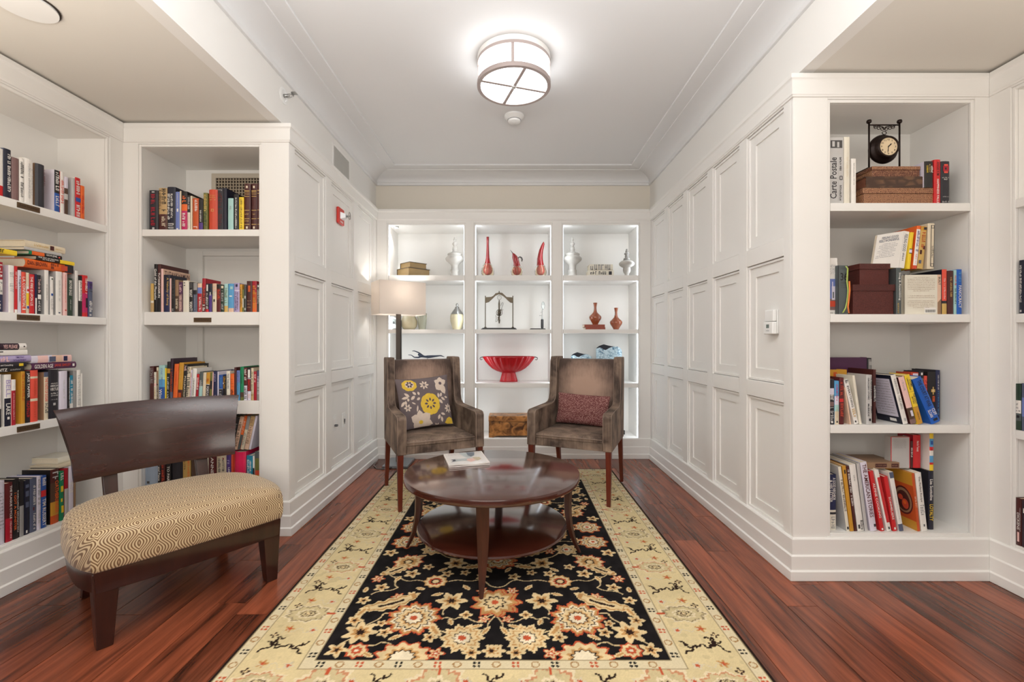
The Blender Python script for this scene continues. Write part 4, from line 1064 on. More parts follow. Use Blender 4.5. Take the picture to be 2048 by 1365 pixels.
o4 = (1640, 850, 5.6875)
shelf_books('D', 4, *o4, ZD[3], [
    (100, 184, 570, 'nav@.64 ivo@.68 ink@.72 ivo', 'navy over cream book', dict(sb=.045, d=.16, t=[V('A GOOD NEIGHBOR', 'wht', .06, .46, .0, .4), V('& HIS LETTER', 'wht', .1, .5, -.4, -.05), Sc('gry', .76, .96, -.2, .3)])),
    (302, 338, 480, 'ivo', 'ivory paperback leaning, with thin script', dict(tx=203, d=.17, side='lgr', t=[Sc('brn', .2, .7), Bk('ink', .93, .97, -.3, .3)])),
    (344, 388, 470, 'mus', 'mustard book leaning', dict(tx=250, d=.18, t=[Bk('ink', .06, .12, -.2, .2)])),
    (392, 424, 472, 'mrn', 'thin black book leaning, white capitals', dict(tx=297, d=.18, t=[Sc('wht', .04, .62)])),
    (432, 506, 452, 'wht', 'thick white book leaning with ink drawing foot', dict(tx=332, d=.2, t=[Sc('gry', .15, .25, -.1, .1), Bk('dgr', .9, .96, -.4, -.1), Sc('dgr', .84, .98, .0, .45)])),
    (510, 548, 440, 'lgr', 'pale grey book leaning with sketched cover', dict(tx=412, d=.2, side='gry')),
    (576, 652, 425, 'lil', 'pale book leaning with red brown capitals', dict(tx=455, d=.2, t=[V('THE AMERICAN STORIES', 'mar', .03, .8, -.3, .3), Bk('ink', .9, .94, .1, .4)])),
    (690, 736, 528, 'red', 'red cookbook leaning, long white capitals', dict(tx=558, d=.16, t=[V('ALPINE COOKING', 'wht', .2, .78, -.25, .3), Bk('wht', .95, .98, -.2, .2)])),
    (762, 816, 515, 'wht', 'white book leaning with a red stripe', dict(tx=612, d=.18, t=[Bk('red', .12, .86, -.2, .4), Bk('ink', .93, .97, -.1, .2)])),
    (832, 880, 590, 'red', 'red book leaning, spaced white capitals', dict(tx=722, d=.16, t=[V('SOMMELIERS', 'wht', .3, .86, -.25, .25), Bk('wht', .93, .97, -.2, .2)])),
    (903, 956, 540, 'wht@.88 slt', 'white book leaning with blue corners', dict(tx=778, d=.18, t=[Bk('slt', .0, .1, -.45, .45), Sc('lgr', .3, .8, -.1, .1)])),
    (1108, 1142, 556, 'bor', 'rust orange book leaning, painted cover showing', dict(tx=1040, d=.17, side='mus', t=[Sc('pch', .4, .6), ('', 'L', 'bor', .22, .84, 0, 1), ('o', 'L', 'mar', .28, .78, .06, .74), ('o', 'L', 'lbr', .31, .75, .1, .7), ('o', 'L', 'mrn', .36, .72, .16, .64), ('o', 'L', 'brk', .50, .68, .22, .46), ('o', 'L', 'org', .53, .60, .3, .42), ('o', 'L', 'brk', .44, .54, .4, .58)])),
    (1156, 1226, 548, 'wht', 'white recipe book leaning', dict(tx=1082, d=.18, t=[V('The Perfect Recipe', 'brn', .06, .5, -.2, .2), Sc('gry', .55, .75), Bk('dgr', .88, .92, -.1, .1)])),
    (1234, 1294, 532, 'dnv', 'black thriller with white and yellow title', dict(sb=.05, d=.17, side='ink', t=[V('Lisa Scottoline', 'wht', .14, .5, -.3, .3), V('LOYALTY', 'yel', .57, .85, -.35, .35)])),
], setback=.028)
# painted cover of the rust orange book (it faces the left, lit side)
zd4 = Z_at(850 + 532 / 5.6875, YRF + .05)
w4 = ' standing atop the row on bottom shelf of clock bookcase'
on_top([
    (1246, 1292, 104, 'yel@.14 sky@.36 red@.46 wht@.6 sky@.78 red@.84 yel', 'multicoloured cartoon striped book', dict(sb=.055, d=.15, side='wht', t=[Bk('ink', .43, .46, -.1, .1), Bk('blu', .2, .3, -.3, .3)])),
], zd4 + .001, 4, w4, o=o4)
back_row(4, o4, .5335, [
    (1062, 1150, 122, 'red', 'upper red book with white script', dict(d=.10, side='crm', t=[V('Hot for Tuscany', 'wht', .18, .5, -.2, .2)])),
    (1026, 1056, 190, 'mrn', 'thin dark book beside the upper red one', dict(d=.1, t=[Sc('wht', .25, .6)])),
    (800, 1020, 142, 'lgr', 'tall grey cover', dict(d=.04, rnd=0, lab='red framed pale cover facing out atop the row on bottom shelf of clock bookcase',
        t=[Bk('red', .0, 1, -.5, -.46), Bk('red', .0, .012, -.5, .5), Bk('red', .0, 1, .47, .5)] + [('', 'sh', 'gry', .06 + .04 * i, .075 + .04 * i, -.36, .3 if i else .0) for i in range(8)])),
], .085)
lying_book('D', 4, *o4, 520, 900, Z_at(850 + 508 / 5.6875, YRF + .05), Z_at(850 + 438 / 5.6875, YRF + .05), 'lbr', 'tan paperback lying across the leaning books', sb=.06, d=.17, rnd=0,
           text=[Bk('mrn', .28, .62, -.3, .3), Bk('mrn', .76, .97, -.3, .3), Sc('lbr', .3, .6, -.1, .1), Sc('lbr', .78, .95, -.1, .1)])

# --- sliver of the side bookcase next to the clock bookcase (case E)
shelf_books('E', 2, 1960, 100, 2.4318, 1.330, [
    (187, 216, 1024, 'dnv', 'navy book with small white title', dict(t=[Sc('wht', .1, .8, -.35, .0), Bk('lgr', .93, .97, -.3, 0)])),
], setback=.010)
shelf_books('E', 3, 1960, 640, 2.395, .775, [
    (168, 194, 308, 'dgn@.36 wht@.64 gg@.8 dgn', 'green book with a white label', dict(t=[('', 'sh', 'ink', .42, .46), ('', 'sh', 'ink', .5, .54), ('', 'sh', 'ink', .57, .6), Bk('ink', .68, .74, -.25, .25)])),
    (197, 216, 306, 'slt@.3 peri@.7 slt', 'blue lavender book'),
], setback=.002)
shelf_books('E', 4, 1960, 640, 2.395, .225, [
    (168, 196, 856, 'mrn', 'dark brown classic with white capitals', dict(t=[V('DICKENS', 'wht', .3, .68, -.2, .2), Sc('lgr', .2, .7, .25, .42), Bk('pnk', .72, .92, -.15, .2)])),
    (199, 218, 870, 'dpu', 'dark plum book with one white letter', dict(t=[H('I', 'wht', .16, .26, -.2, .3)])),
], setback=.002)

# ------------------------------------------------------------------ boxes, clock, ribbons on the clock bookcase
def croc(name, dark, light, scale, rough=.35, squash=(1, 1, 1.6)):
    m, nt, b = nt_new(name)
    N, L = nt.nodes, nt.links
    tc = N.new('ShaderNodeTexCoord'); mp = N.new('ShaderNodeMapping'); mp.inputs['Scale'].default_value = squash
    L.new(tc.outputs['Object'], mp.inputs['Vector'])
    v = N.new('ShaderNodeTexVoronoi'); v.feature = 'DISTANCE_TO_EDGE'; v.inputs['Scale'].default_value = scale; v.inputs['Randomness'].default_value = .55
    L.new(mp.outputs[0], v.inputs['Vector'])
    cr = N.new('ShaderNodeValToRGB')
    cr.color_ramp.elements[0].position = .07; cr.color_ramp.elements[0].color = lin(dark) + (1,)
    cr.color_ramp.elements[1].position = .36; cr.color_ramp.elements[1].color = lin(light) + (1,)
    L.new(v.outputs['Distance'], cr.inputs[0]); L.new(cr.outputs[0], b.inputs['Base Color'])
    bp = N.new('ShaderNodeBump'); bp.inputs['Strength'].default_value = .5; bp.inputs['Distance'].default_value = .002
    L.new(v.outputs['Distance'], bp.inputs['Height']); L.new(bp.outputs[0], b.inputs['Normal'])
    b.inputs['Roughness'].default_value = rough
    return m
CROC = croc('croc_leather', (92, 48, 34), (218, 164, 120), 150, squash=(1, 1, 1.9))
CROCD = croc('croc_leather_dark', (58, 32, 24), (104, 62, 44), 60)
MAROONBOX = croc('maroon_woven_card', (70, 26, 22), (118, 52, 44), 260, rough=.5)
DIAM = croc('diamond_leather', (66, 42, 30), (122, 88, 60), 26, squash=(.7, 1, 1.4))
DKBROWN = mat('dark_brown_leather', (70, 44, 32), rough=.5)
z0 = ZD[0] + .0004
def book_box(label, x0, x1, y0, dep, za, zb, m_face, m_side, rounded=False):
    t = thing('book_box', label, 'box', (0, 0, 0), group='stacked leather book boxes')
    q = MB()
    if rounded:
        q.box((x0, y0, za), (x1 - .008, y0 + dep, za + .006)); q.box((x0, y0, zb - .006), (x1 - .008, y0 + dep, zb))
        n = 8
        arc = [(x1 - .010 + .010 * math.sin(math.pi * i / n), (za + zb) / 2 - (zb - za) / 2 * math.cos(math.pi * i / n)) for i in range(n + 1)]
        q.prism(arc, y0, y0 + dep, 'y')
        q.box((x0 + .006, y0 - .0002, za), (x1 - .009, y0 + .004, zb))
        q.build('case', m_face, t)
        r = MB(); r.box((x0 + .004, y0 + .0045, za + .0065), (x1 - .012, y0 + dep - .004, zb - .0065)); r.build('page_block', mat('brown_pages', (112, 66, 46), rough=.7, var=.1, vscale=90), t)
    else:
        ld_ = (zb - za) * .34
        q.box((x0 + .002, y0 + .002, za), (x1 - .002, y0 + dep, zb - ld_ - .0006)); q.build('body', m_face, t, bevel=.002)
        r = MB(); r.box((x0, y0, zb - ld_), (x1, y0 + dep, zb)); r.build('lid', m_side, t, bevel=.002)
    return t
book_box('largest crocodile grain box, bottom of the three box stack under the clock', X_at(1640 + 490 / 5.6875, 2.334), X_at(1640 + 1296 / 5.6875, 2.334), 2.334, .205, z0, z0 + .0850, CROC, CROC)
book_box('dark diamond embossed book box with brown pages, middle of the stack under the clock', X_at(1640 + 508 / 5.6875, 2.338), X_at(1640 + 1178 / 5.6875, 2.338), 2.338, .20, z0 + .0855, z0 + .1450, DIAM, DKBROWN, True)
book_box('small crocodile grain box directly under the clock, top of its stack', X_at(1640 + 590 / 5.6875, 2.343), X_at(1640 + 1140 / 5.6875, 2.343), 2.343, .19, z0 + .1455, z0 + .1995, CROC, CROC)

IRON = mat('black_iron', (40, 28, 24), rough=.4, metal=.6, var=.1)
DIAL = mat('clock_dial', (226, 204, 168), rough=.5, var=.04)
INK = mat('dial_ink', (38, 30, 26), rough=.6, var=0)
ck = thing('clock', 'black iron desk clock hanging in a scrolled frame on the box stack', 'clock', (X_at(1768, 2.42), 2.42, z0 + .2000))
q = MB(); q.box((-.122, -.045, 0), (.122, .045, .007)); q.build('base', IRON, ck, bevel=.002)
fr = MB()
for sx in (-.081, .081):
    fr.tube([(sx, 0, .007), (sx, 0, .262)], .0042, 8)
    fr.lathe([(.0, .254), (.010, .258), (.0125, .266), (.010, .274), (0, .278)], 12, (sx, 0, 0))
fr.tube([(-.081, 0, .248), (.081, 0, .248)], .0038, 8)
o = fr.build('frame', IRON, ck, smooth=True); o.name = 'post_frame'
sc = MB()
def spiral(cx, cz, r0, r1, a0, a1, n=16):
    return [(cx + (r0 + (r1 - r0) * i / n) * math.cos(a0 + (a1 - a0) * i / n), 0, cz + (r0 + (r1 - r0) * i / n) * math.sin(a0 + (a1 - a0) * i / n)) for i in range(n + 1)]
for s in (-1, 1):
    for (cx, cz, r0, r1) in ((.048, .238, .013, .004), (.031, .232, .011, .004), (.012, .228, .012, .004)):
        p = spiral(cx, cz, r0, r1, R(60), R(60 + 470))
        sc.tube([(s * x, y, z) for x, y, z in p], .0016, 6)
    sc.tube([(s * .060, 0, .246), (s * .05, 0, .236), (s * .030, 0, .243), (s * .012, 0, .240), (0, 0, .222)], .0018, 6)
sc.tube([(.011 * math.cos(a), 0, .206 + .009 * math.sin(a)) for a in [2 * math.pi * i / 16 for i in range(17)]], .0018, 6)
sc.build('scrollwork', IRON, ck, smooth=True)
def ydisc(mb, prof, n, cx, cz, mi=0):
    """lathe about the y axis; prof = (radius, y)"""
    rings = [[(cx + r * math.cos(2 * math.pi * j / n), y, cz + r * math.sin(2 * math.pi * j / n)) for j in range(n)] for r, y in prof]
    mb.loft(rings, mi)
cz_ = .122
q = MB(); ydisc(q, [(.04, .028), (.070, .022), (.077, .012), (.077, .004), (.070, -.004), (.064, -.010), (.060, -.016), (.056, -.030), (.051, -.034), (.047, -.031), (.046, -.026), (.04, -.024)], 40, 0, cz_)
q.build('case', IRON, ck, smooth=True)
q = MB(); ydisc(q, [(.0465, -.0255), (.0464, -.0275)], 32, 0, cz_); di = q.build('dial', DIAL, ck)
q = MB()
for k in range(12):
    a = R(90 - 30 * (k if k else 12))
    put_text(q, str(k if k else 12), (1, 0, 0), (0, 0, 1), (.0365 * math.cos(a), -.0280, cz_ + .0365 * math.sin(a)), .011, .0085)
for (ang, ln, wd) in ((R(90 - 45), .024, .0034), (R(90 - 187), .034, .0022)):
    d = Vector((math.cos(ang), 0, math.sin(ang))); n_ = Vector((-d.z, 0, d.x)); c = Vector((0, -.0284, cz_))
    q.add([c - d * .006 - n_ * wd * .5, c + d * ln * .7 - n_ * wd, c + d * ln, c + d * ln * .7 + n_ * wd, c - d * .006 + n_ * wd * .5], [(0, 1, 2, 3, 4)])
ydisc(q, [(.003, -.0283), (.003, -.0295)], 10, 0, cz_)
q.build('numerals_and_hands', INK, ck)

def lidded_box(label, x0, x1, y0, dep, za, zb, lid):
    t = thing('storage_box', label, 'box', group='brown lidded boxes on the clock bookcase')
    q = MB(); q.box((x0 + .0045, y0 + .0045, za), (x1 - .0045, y0 + dep - .0045, zb - .004)); q.build('body', MAROONBOX, t, bevel=.0015)
    q = MB()
    q.box((x0, y0, zb - .004), (x1, y0 + dep, zb)); q.box((x0, y0, zb - lid), (x1, y0 + .004, zb - .004)); q.box((x0, y0 + dep - .004, zb - lid), (x1, y0 + dep, zb - .004))
    q.box((x0, y0 + .004, zb - lid), (x0 + .004, y0 + dep - .004, zb - .004)); q.box((x1 - .004, y0 + .004, zb - lid), (x1, y0 + dep - .004, zb - .004))
    q.build('lid', MAROONBOX, t)
zz = ZD[1] + .0004
lidded_box('larger brown woven lidded box on second shelf of clock bookcase', X_at(1640 + 386 / 5.934, 2.33), X_at(1640 + 888 / 5.934, 2.33), 2.33, .15, zz, zz + .1530, .032)
lidded_box('smaller brown woven lidded box stacked on the larger one', X_at(1640 + 466 / 5.934, 2.342), X_at(1640 + 832 / 5.934, 2.342), 2.342, .13, zz + .1535, zz + .2620, .028)
for nm, colr, pts in (('green', (176, 196, 96), [(305, 672), (325, 700), (318, 850), (334, 960), (322, 1090), (300, 1170), (268, 1225)]), ('orange', (238, 132, 60), [(345, 850), (352, 960), (338, 1080), (330, 1150), (342, 1230)])):
    q = MB(); L_ = []; y_ = 2.3245 if nm == 'green' else 2.3215
    for x, y in pts: L_.append((X_at(1640 + x / 5.934, y_), y_ + .001 * math.sin(x), max(Z_at(420 + y / 5.934, y_), ZD[1] + .001)))
    w_ = .004
    q.loft([[(x - w_, y, z), (x + w_, y, z), (x + w_, y + .0006, z), (x - w_, y + .0006, z)] for x, y, z in L_])
    tag(q.build('ribbon', mat('ribbon_' + nm, colr, rough=.5), smooth=True), f'{nm} ribbon bookmark hanging between the slate blue guide and brown boxes', 'ribbon', 'ribbon bookmarks')

# ------------------------------------------------------------------ ornaments on the back display shelves
YC = YB + .17
KC = YC / FPX
def lathe_thing(name, label, cat, px, zbase, prof_px, m, s=5.689, Y=YC, group=None, part='body', n=28):
    """prof_px: (zoomed y, half width) from the bottom up, in zoomed photo pixels"""
    k = Y / FPX / s
    y0 = prof_px[0][0]
    t = thing(name, label, cat, (X_at(px, Y), Y, zbase + .0003), group=group)
    q = MB(); q.lathe([(hw * k, (y0 - y) * k) for y, hw in prof_px], n)
    q.build(part, m, t, smooth=True, sharp=50)
    return t
GREYWASH = mat('whitewashed_wood', (186, 182, 176), rough=.7, var=.16, vscale=14, bump=.2, bscale=60)
urn = [(630, 57), (612, 52), (590, 46), (570, 44), (562, 48), (550, 48), (543, 41), (528, 40), (500, 40), (485, 46), (462, 74), (440, 100), (425, 106), (410, 103), (395, 88), (386, 78)]
urn_lid = [(386, 76), (376, 82), (366, 82), (356, 66), (350, 42), (344, 38), (338, 26), (320, 24), (314, 27), (306, 27), (300, 22), (286, 24), (280, 14), (268, 18), (256, 27), (246, 28), (234, 18), (224, 9), (214, 10), (206, 15), (198, 14), (188, 9), (174, 6)]
for lab, px, zb_, sc_ in (('tall whitewashed lidded finial urn beside the gilt book boxes', 909, ZCS[0], 1.0), ('tall whitewashed lidded finial urn beside the plaid books', 1144.3, ZCS[0], 1.0)):
    t = lathe_thing('finial_urn', lab, 'urn', px, zb_, urn, GREYWASH, group='whitewashed finial urns')
    k = YC / FPX / 5.689
    q = MB(); q.lathe([(hw * k, (630 - y) * k + .0005) for y, hw in urn_lid], 28); q.build('lid', GREYWASH, t, smooth=True, sharp=50)
f = (630 - 322) / (630 - 174)
t = lathe_thing('finial_urn', 'small whitewashed lidded finial urn, shortest of the urns', 'urn', 1253, ZCS[0], [(630, 30), (622, 28), (610, 22), (600, 24), (590, 34), (565, 43), (545, 42), (530, 40), (520, 60), (505, 80), (490, 88), (475, 84), (458, 62), (448, 42)], GREYWASH, Y=YB + .10, group='whitewashed finial urns')
k = YC / FPX / 5.689
q = MB(); q.lathe([(hw * k, (630 - y) * k + .0005) for y, hw in [(448, 40), (436, 34), (428, 34), (422, 20), (412, 20), (406, 24), (400, 16), (388, 22), (378, 29), (368, 26), (360, 12), (352, 16), (344, 16), (338, 8), (330, 11), (322, 6)]], 24); q.build('lid', mat('greywash_dark', (150, 148, 144), rough=.6, var=.2, vscale=20), t, smooth=True, sharp=50)

GILT = mat('antique_gilt_pages', (146, 120, 78), rough=.45, metal=.25, var=.12, vscale=18)
GILTE = mat('gilt_cover_edge', (84, 66, 44), rough=.5)
for lab, a, b, h, zb_, cx, th in (('larger gilt page book box set cornerwise, under the other', .255, .215, .088, ZCS[0] + .0004, 826.5, 40), ('smaller gilt page book box set cornerwise, on top of the other', .20, .175, .062, ZCS[0] + .0890, 826.5, 42)):
    tb = thing('book_box', lab, 'box', (X_at(cx, YB + .205), YB + .205, zb_), (0, 0, R(-th)), group='gilt book boxes on display shelf')
    tb.rotation_euler = (0, 0, R(45))
    q = MB(); q.box((-a / 2 - .006, -b / 2 - .006, 0), (a / 2 + .006, b / 2 + .006, .006)); q.box((-a / 2 - .006, -b / 2 - .006, h - .006), (a / 2 + .006, b / 2 + .006, h)); q.box((-a / 2 - .006, b / 2, .006), (a / 2 + .006, b / 2 + .006, h - .006))
    q.build('cover', GILTE, tb)
    q = MB(); q.box((-a / 2, -b / 2, .0062), (a / 2, b / 2 - .0005, h - .0062)); q.build('page_block', GILT, tb)

PLAID = mat('cream_plaid_cloth', (214, 206, 192), rough=.7, var=.1, vscale=60)
for lab, x0, x1, yb_, yt_, col in (('cream cloth book with dark lettering, lying under the other pale one', 832, 1122, 632, 566, 0), ('cream plaid cloth book lying on the lettered one', 848, 1112, 565, 498, 1)):
    k = (YB + .06) / FPX
    xa, xb = X_at(1030 + x0 / 5.689, YB + .06), X_at(1030 + x1 / 5.689, YB + .06)
    za = ZCS[0] + (632 - yb_) / 5.689 * k + .0005; h = (yb_ - yt_) / 5.689 * k - .001
    M = Matrix.Translation((xb, YB + .06, za + h / 2)) @ Matrix.Rotation(R(-90), 4, 'Y')
    tx = [Sc('gry', .02, .98, -.45, .45)] if col else [Sc('ink', .08, .75, -.25, .3), Bk('ink', .8, .92, -.3, .3)]
    make_book('book', lab, 'pale books on the display shelf', M, h, xb - xa, .17, 'ivo', None, tx)

# red glass vases
GLASSR = mat('red_glass', (150, 5, 16), rough=.06, var=.05, coat=1.0)
GLASSD = mat('dark_glass', (30, 26, 24), rough=.06, var=0, coat=1.0)
AMBER = mat('amber_clear_glass', (252, 240, 212), rough=.02, var=0, trans=.92)
AMBER.node_tree.nodes['Principled BSDF'].inputs['IOR'].default_value = 1.12
def bent_lathe(mb, spine, rad, n=20, mi=0):
    mb.tube(spine, rad, n, mi)
def glass_vase(lab, px, pts, outer, extra=None):
    """pts: (dx, y, half width of the red core) in zoomed pixels (13.65); outer: (dx, y, half width of the clear casing)"""
    k = YC / FPX / 13.65
    t = thing('glass_vase', lab, 'vase', (X_at(px, YC), YC, ZCS[0] + .0006), group='red glass vases')
    q = MB(); bent_lathe(q, [(dx * k, 0, (1245 - y) * k) for dx, y, w in pts], [w * k for dx, y, w in pts]); q.build('core', GLASSR, t, smooth=True)
    q = MB(); bent_lathe(q, [(dx * k, 0, (1245 - y) * k) for dx, y, w in outer], [w * k for dx, y, w in outer]); q.build('casing', AMBER, t, smooth=True)
    return t, k
glass_vase('tall straight red glass vase with long twin spouted neck', 975, [(0, 1200, 10), (0, 1185, 75), (0, 1130, 128), (0, 1060, 150), (0, 1000, 142), (0, 920, 108), (0, 820, 70), (0, 700, 48), (0, 560, 40), (0, 400, 34), (0, 250, 34), (0, 140, 38)],
           [(0, 1245, 100), (0, 1215, 150), (0, 1150, 178), (0, 1080, 180), (0, 1000, 160), (0, 930, 128), (0, 880, 106)])
t, k = glass_vase('short red glass bird shaped vase with a black curled handle', 1033.2, [(0, 1196, 10), (0, 1180, 75), (0, 1120, 126), (0, 1050, 138), (2, 980, 118), (-4, 900, 92), (-12, 840, 82), (-30, 760, 84), (-62, 680, 70), (-95, 610, 34), (-120, 580, 14)],
           [(0, 1245, 90), (0, 1215, 130), (0, 1150, 160), (0, 1090, 166), (0, 1020, 150), (0, 950, 122)])
q = MB(); q.tube([((x) * k, -.012, (1245 - y) * k) for x, y in ((20, 760), (50, 705), (85, 692), (125, 715), (145, 760), (135, 820))], [.004, .006, .0075, .0085, .0085, .004], 10)
q.tube([((x) * k, 0, (1245 - y) * k) for x, y in ((-100, 620), (-130, 560), (-180, 495))], [.006, .004, .001], 8); q.build('handle', GLASSD, t, smooth=True)
glass_vase('red glass teardrop vase bending over at its tip', 1080.8, [(0, 1205, 10), (0, 1190, 72), (0, 1125, 124), (0, 1040, 132), (-6, 950, 112), (-14, 850, 92), (-18, 740, 80), (-6, 620, 66), (16, 500, 56), (48, 400, 46), (72, 330, 38), (84, 275, 12)],
           [(0, 1245, 96), (0, 1215, 140), (0, 1150, 162), (0, 1080, 166), (0, 1000, 142), (-6, 930, 124)])

# middle shelf ornaments
BLKWOOD = mat('black_wood', (34, 34, 36), rough=.4, var=.1)
BRONZE = mat('aged_bronze', (92, 82, 68), rough=.4, metal=.7, var=.2, vscale=30)
SILVER = mat('antique_silver', (170, 170, 168), rough=.3, metal=.9, var=.15, vscale=30)
k = (YC) / FPX / 13.65
gx = lambda x: (x - 515) * k
gz = lambda y: (1212 - y) * k
gs = thing('armillary_stand', 'bronze armillary ornament hanging from an arched black wooden stand', 'ornament', (X_at(960 + 515 / 13.65, YC), YC, ZCS[1] + .0004))
q = MB(); q.box((gx(30), -.05, 0), (gx(995), .05, gz(1185))); q.box((gx(60), -.042, gz(1185)), (gx(970), .042, gz(1163))); q.build('base', BLKWOOD, gs, bevel=.002)
for x in (140, 890):
    q = MB(); q.tube([(gx(x), 0, gz(1163)), (gx(x), 0, gz(290))], .0052, 10); q.lathe([(.016, gz(1163)), (.014, gz(1150)), (.007, gz(1130))], 14, (gx(x), 0, 0)); q.lathe([(.006, gz(300)), (.007, gz(292)), (.003, gz(285))], 10, (gx(x), 0, 0)); q.build('post', BRONZE, gs, smooth=True, sharp=40)
top = [(150, 325), (300, 315), (360, 285), (420, 215), (515, 195), (600, 205), (660, 260), (720, 318), (885, 330)]
bot = [(885, 485), (820, 470), (760, 420), (690, 350), (620, 290), (515, 240), (420, 280), (330, 370), (240, 455), (150, 482)]
q = MB(); q.prism([(gx(x), gz(y)) for x, y in top + bot], -.006, .006, 'y'); q.lathe([(.004, gz(200)), (.006, gz(175)), (.002, gz(150))], 10, (gx(515), 0, 0)); q.build('arch', BRONZE, gs)
q = MB()
q.tube([(gx(520) + 55 * k * math.cos(a), 0, gz(335) + 60 * k * math.sin(a)) for a in [2 * math.pi * i / 20 for i in range(21)]], .0016, 6)
q.tube([(gx(518), 0, gz(240)), (gx(518), 0, gz(275))], .0014, 6)
q.tube([(gx(518), 0, gz(395)), (gx(515), 0, gz(500)), (gx(518), 0, gz(1035))], [.003, .008, .006], 8)
for yaw, tilt in ((0, 0), (60, 10), (120, -12)):
    q.tube([tuple(Matrix.Rotation(R(yaw), 3, 'Z') @ Matrix.Rotation(R(tilt), 3, 'Y') @ Vector((80 * k * math.cos(a), 0, 88 * k * math.sin(a))) + Vector((gx(520), 0, gz(745)))) for a in [2 * math.pi * i / 20 for i in range(21)]], .003, 6)
q.lathe([(.001, gz(815)), (.016, gz(780)), (.021, gz(745)), (.016, gz(700)), (.001, gz(665))], 14, (gx(520), 0, 0))
q.tube([(gx(560), 0, gz(560)), (gx(590), 0, gz(480)), (gx(612), 0, gz(462)), (gx(625), 0, gz(500)), (gx(605), 0, gz(570)), (gx(560), 0, gz(690)), (gx(600), 0, gz(645)), (gx(622), 0, gz(660)), (gx(590), 0, gz(700))], .0022, 6)
q.tube([(gx(490), 0, gz(800)), (gx(440), 0, gz(800)), (gx(425), 0, gz(830)), (gx(440), 0, gz(900)), (gx(420), 0, gz(1000)), (gx(450), 0, gz(990)), (gx(500), 0, gz(900))], .0022, 6)
q.tube([(gx(500), 0, gz(860)), (gx(518), 0, gz(960)), (gx(518), 0, gz(1040))], [.009, .010, .004], 8)
q.build('pendant', BRONZE, gs, smooth=True)
mg = thing('magnifying_glass_stand', 'silver ring magnifier with black handle upright on a black base', 'magnifier', (X_at(960 + 1692 / 13.65, YC), YC, ZCS[1] + .0004))
mx_ = lambda x: (x - 1692) * k
q = MB(); q.prism([(mx_(1340), 0), (mx_(1785), 0), (mx_(1775), gz(1190)), (mx_(1755), gz(1176)), (mx_(1375), gz(1176)), (mx_(1350), gz(1195))], -.035, .035, 'y'); q.build('base', BLKWOOD, mg)
q = MB(); q.lathe([(.010, gz(1176)), (.0135, gz(1165)), (.0145, gz(1150)), (.0145, gz(945)), (.012, gz(930))], 16); q.build('grip', BLKWOOD, mg, smooth=True, sharp=40)
q = MB(); q.lathe([(.009, gz(930)), (.010, gz(910)), (.005, gz(895)), (.004, gz(760)), (.005, gz(700)), (.003, gz(650))], 12)
q.tube([(mx_(1715) + 42 * k * math.cos(a), .01 * math.cos(a), gz(550) + 104 * k * math.sin(a)) for a in [2 * math.pi * i / 24 for i in range(25)]], .0028, 6)
q.tube([(0, 0, gz(825)), (mx_(1630), 0, gz(825))], .002, 6); q.lathe([(.0, gz(840)), (.006, gz(825)), (0, gz(810))], 10, (mx_(1628), 0, 0))
q.tube([(0, 0, gz(735)), (mx_(1640), 0, gz(735))], .002, 6); q.build('ring_and_stem', SILVER, mg, smooth=True)
q = MB(); ydisc(q, [(.0385 * .5, .0005), (.0385 * .5, -.0005)], 20, 0, 0); o = q.build('lens', mat('lens_glass', (240, 248, 250), rough=.02, var=0, trans=.95), mg)
o.scale = (.82, 1, 2.05); o.location = (mx_(1715), 0, gz(550))

# objects behind the lamp shade
CRACK = mat('crackle_cream_glaze', (206, 196, 164), rough=.25, var=.1, vscale=20, coat=.5)
CELA = mat('grey_celadon_glaze', (176, 178, 160), rough=.25, var=.1, vscale=20, coat=.5)
lathe_thing('round_vase', 'round cream crackle vase half hidden by the lamp shade', 'vase', 818, ZCS[1], [(810, 60), (800, 78), (770, 100), (730, 112), (690, 110), (640, 90), (600, 62), (590, 60), (583, 66)], CRACK, 6.825)
lathe_thing('tapered_vase', 'grey green tapered vase half hidden by the lamp shade', 'vase', 843.8, ZCS[1], [(810, 44), (800, 46), (720, 58), (640, 66), (600, 68), (588, 66)], CELA, 6.825)
pf = thing('photo_frame', 'small silver photo frame behind the lamp pole', 'frame', (-1.217, YB + .06, ZCS[1] + .0022), (R(-8), 0, 0))
q = MB()
for a, b in (((-.045, -.006, 0), (.045, .006, .012)), ((-.045, -.006, .122), (.045, .006, .134)), ((-.045, -.006, .012), (-.033, .006, .122)), ((.033, -.006, .012), (.045, .006, .122))): q.box(a, b)
q.build('frame', SILVER, pf).name = 'frame_border'
q = MB(); q.box((-.033, -.002, .012), (.033, .004, .122)); q.add([(-.033, -.0025, .06), (.02, -.0025, .05), (.02, -.0025, .1), (-.02, -.0025, .115)], [(0, 1, 2, 3)], 1); q.add([(-.02, -.0027, .06), (.0, -.0027, .055), (-.002, -.0027, .08), (-.016, -.0027, .085)], [(0, 1, 2, 3)], 2)
q.build('photograph', [mat('photo_pale', (196, 198, 196), var=.1, vscale=40), mat('photo_grey', (120, 124, 120), var=.2, vscale=40), mat('photo_dark', (40, 40, 40), var=0)], pf)
t = lathe_thing('ginger_jar', 'cream ginger jar with a silver domed lid', 'jar', 913.6, ZCS[1], [(1245, 46), (1238, 50), (1200, 62), (1150, 76), (1110, 79), (1085, 76), (1070, 70)], CRACK)
k = YC / FPX / 5.689
q = MB(); q.lathe([(hw * k, (1245 - y) * k + .0004) for y, hw in [(1070, 74), (1064, 70), (1040, 54), (1020, 40), (1008, 30), (998, 22), (990, 25), (982, 14), (972, 12), (964, 16), (954, 13), (944, 4)]], 24); q.build('lid', SILVER, t, smooth=True, sharp=45)

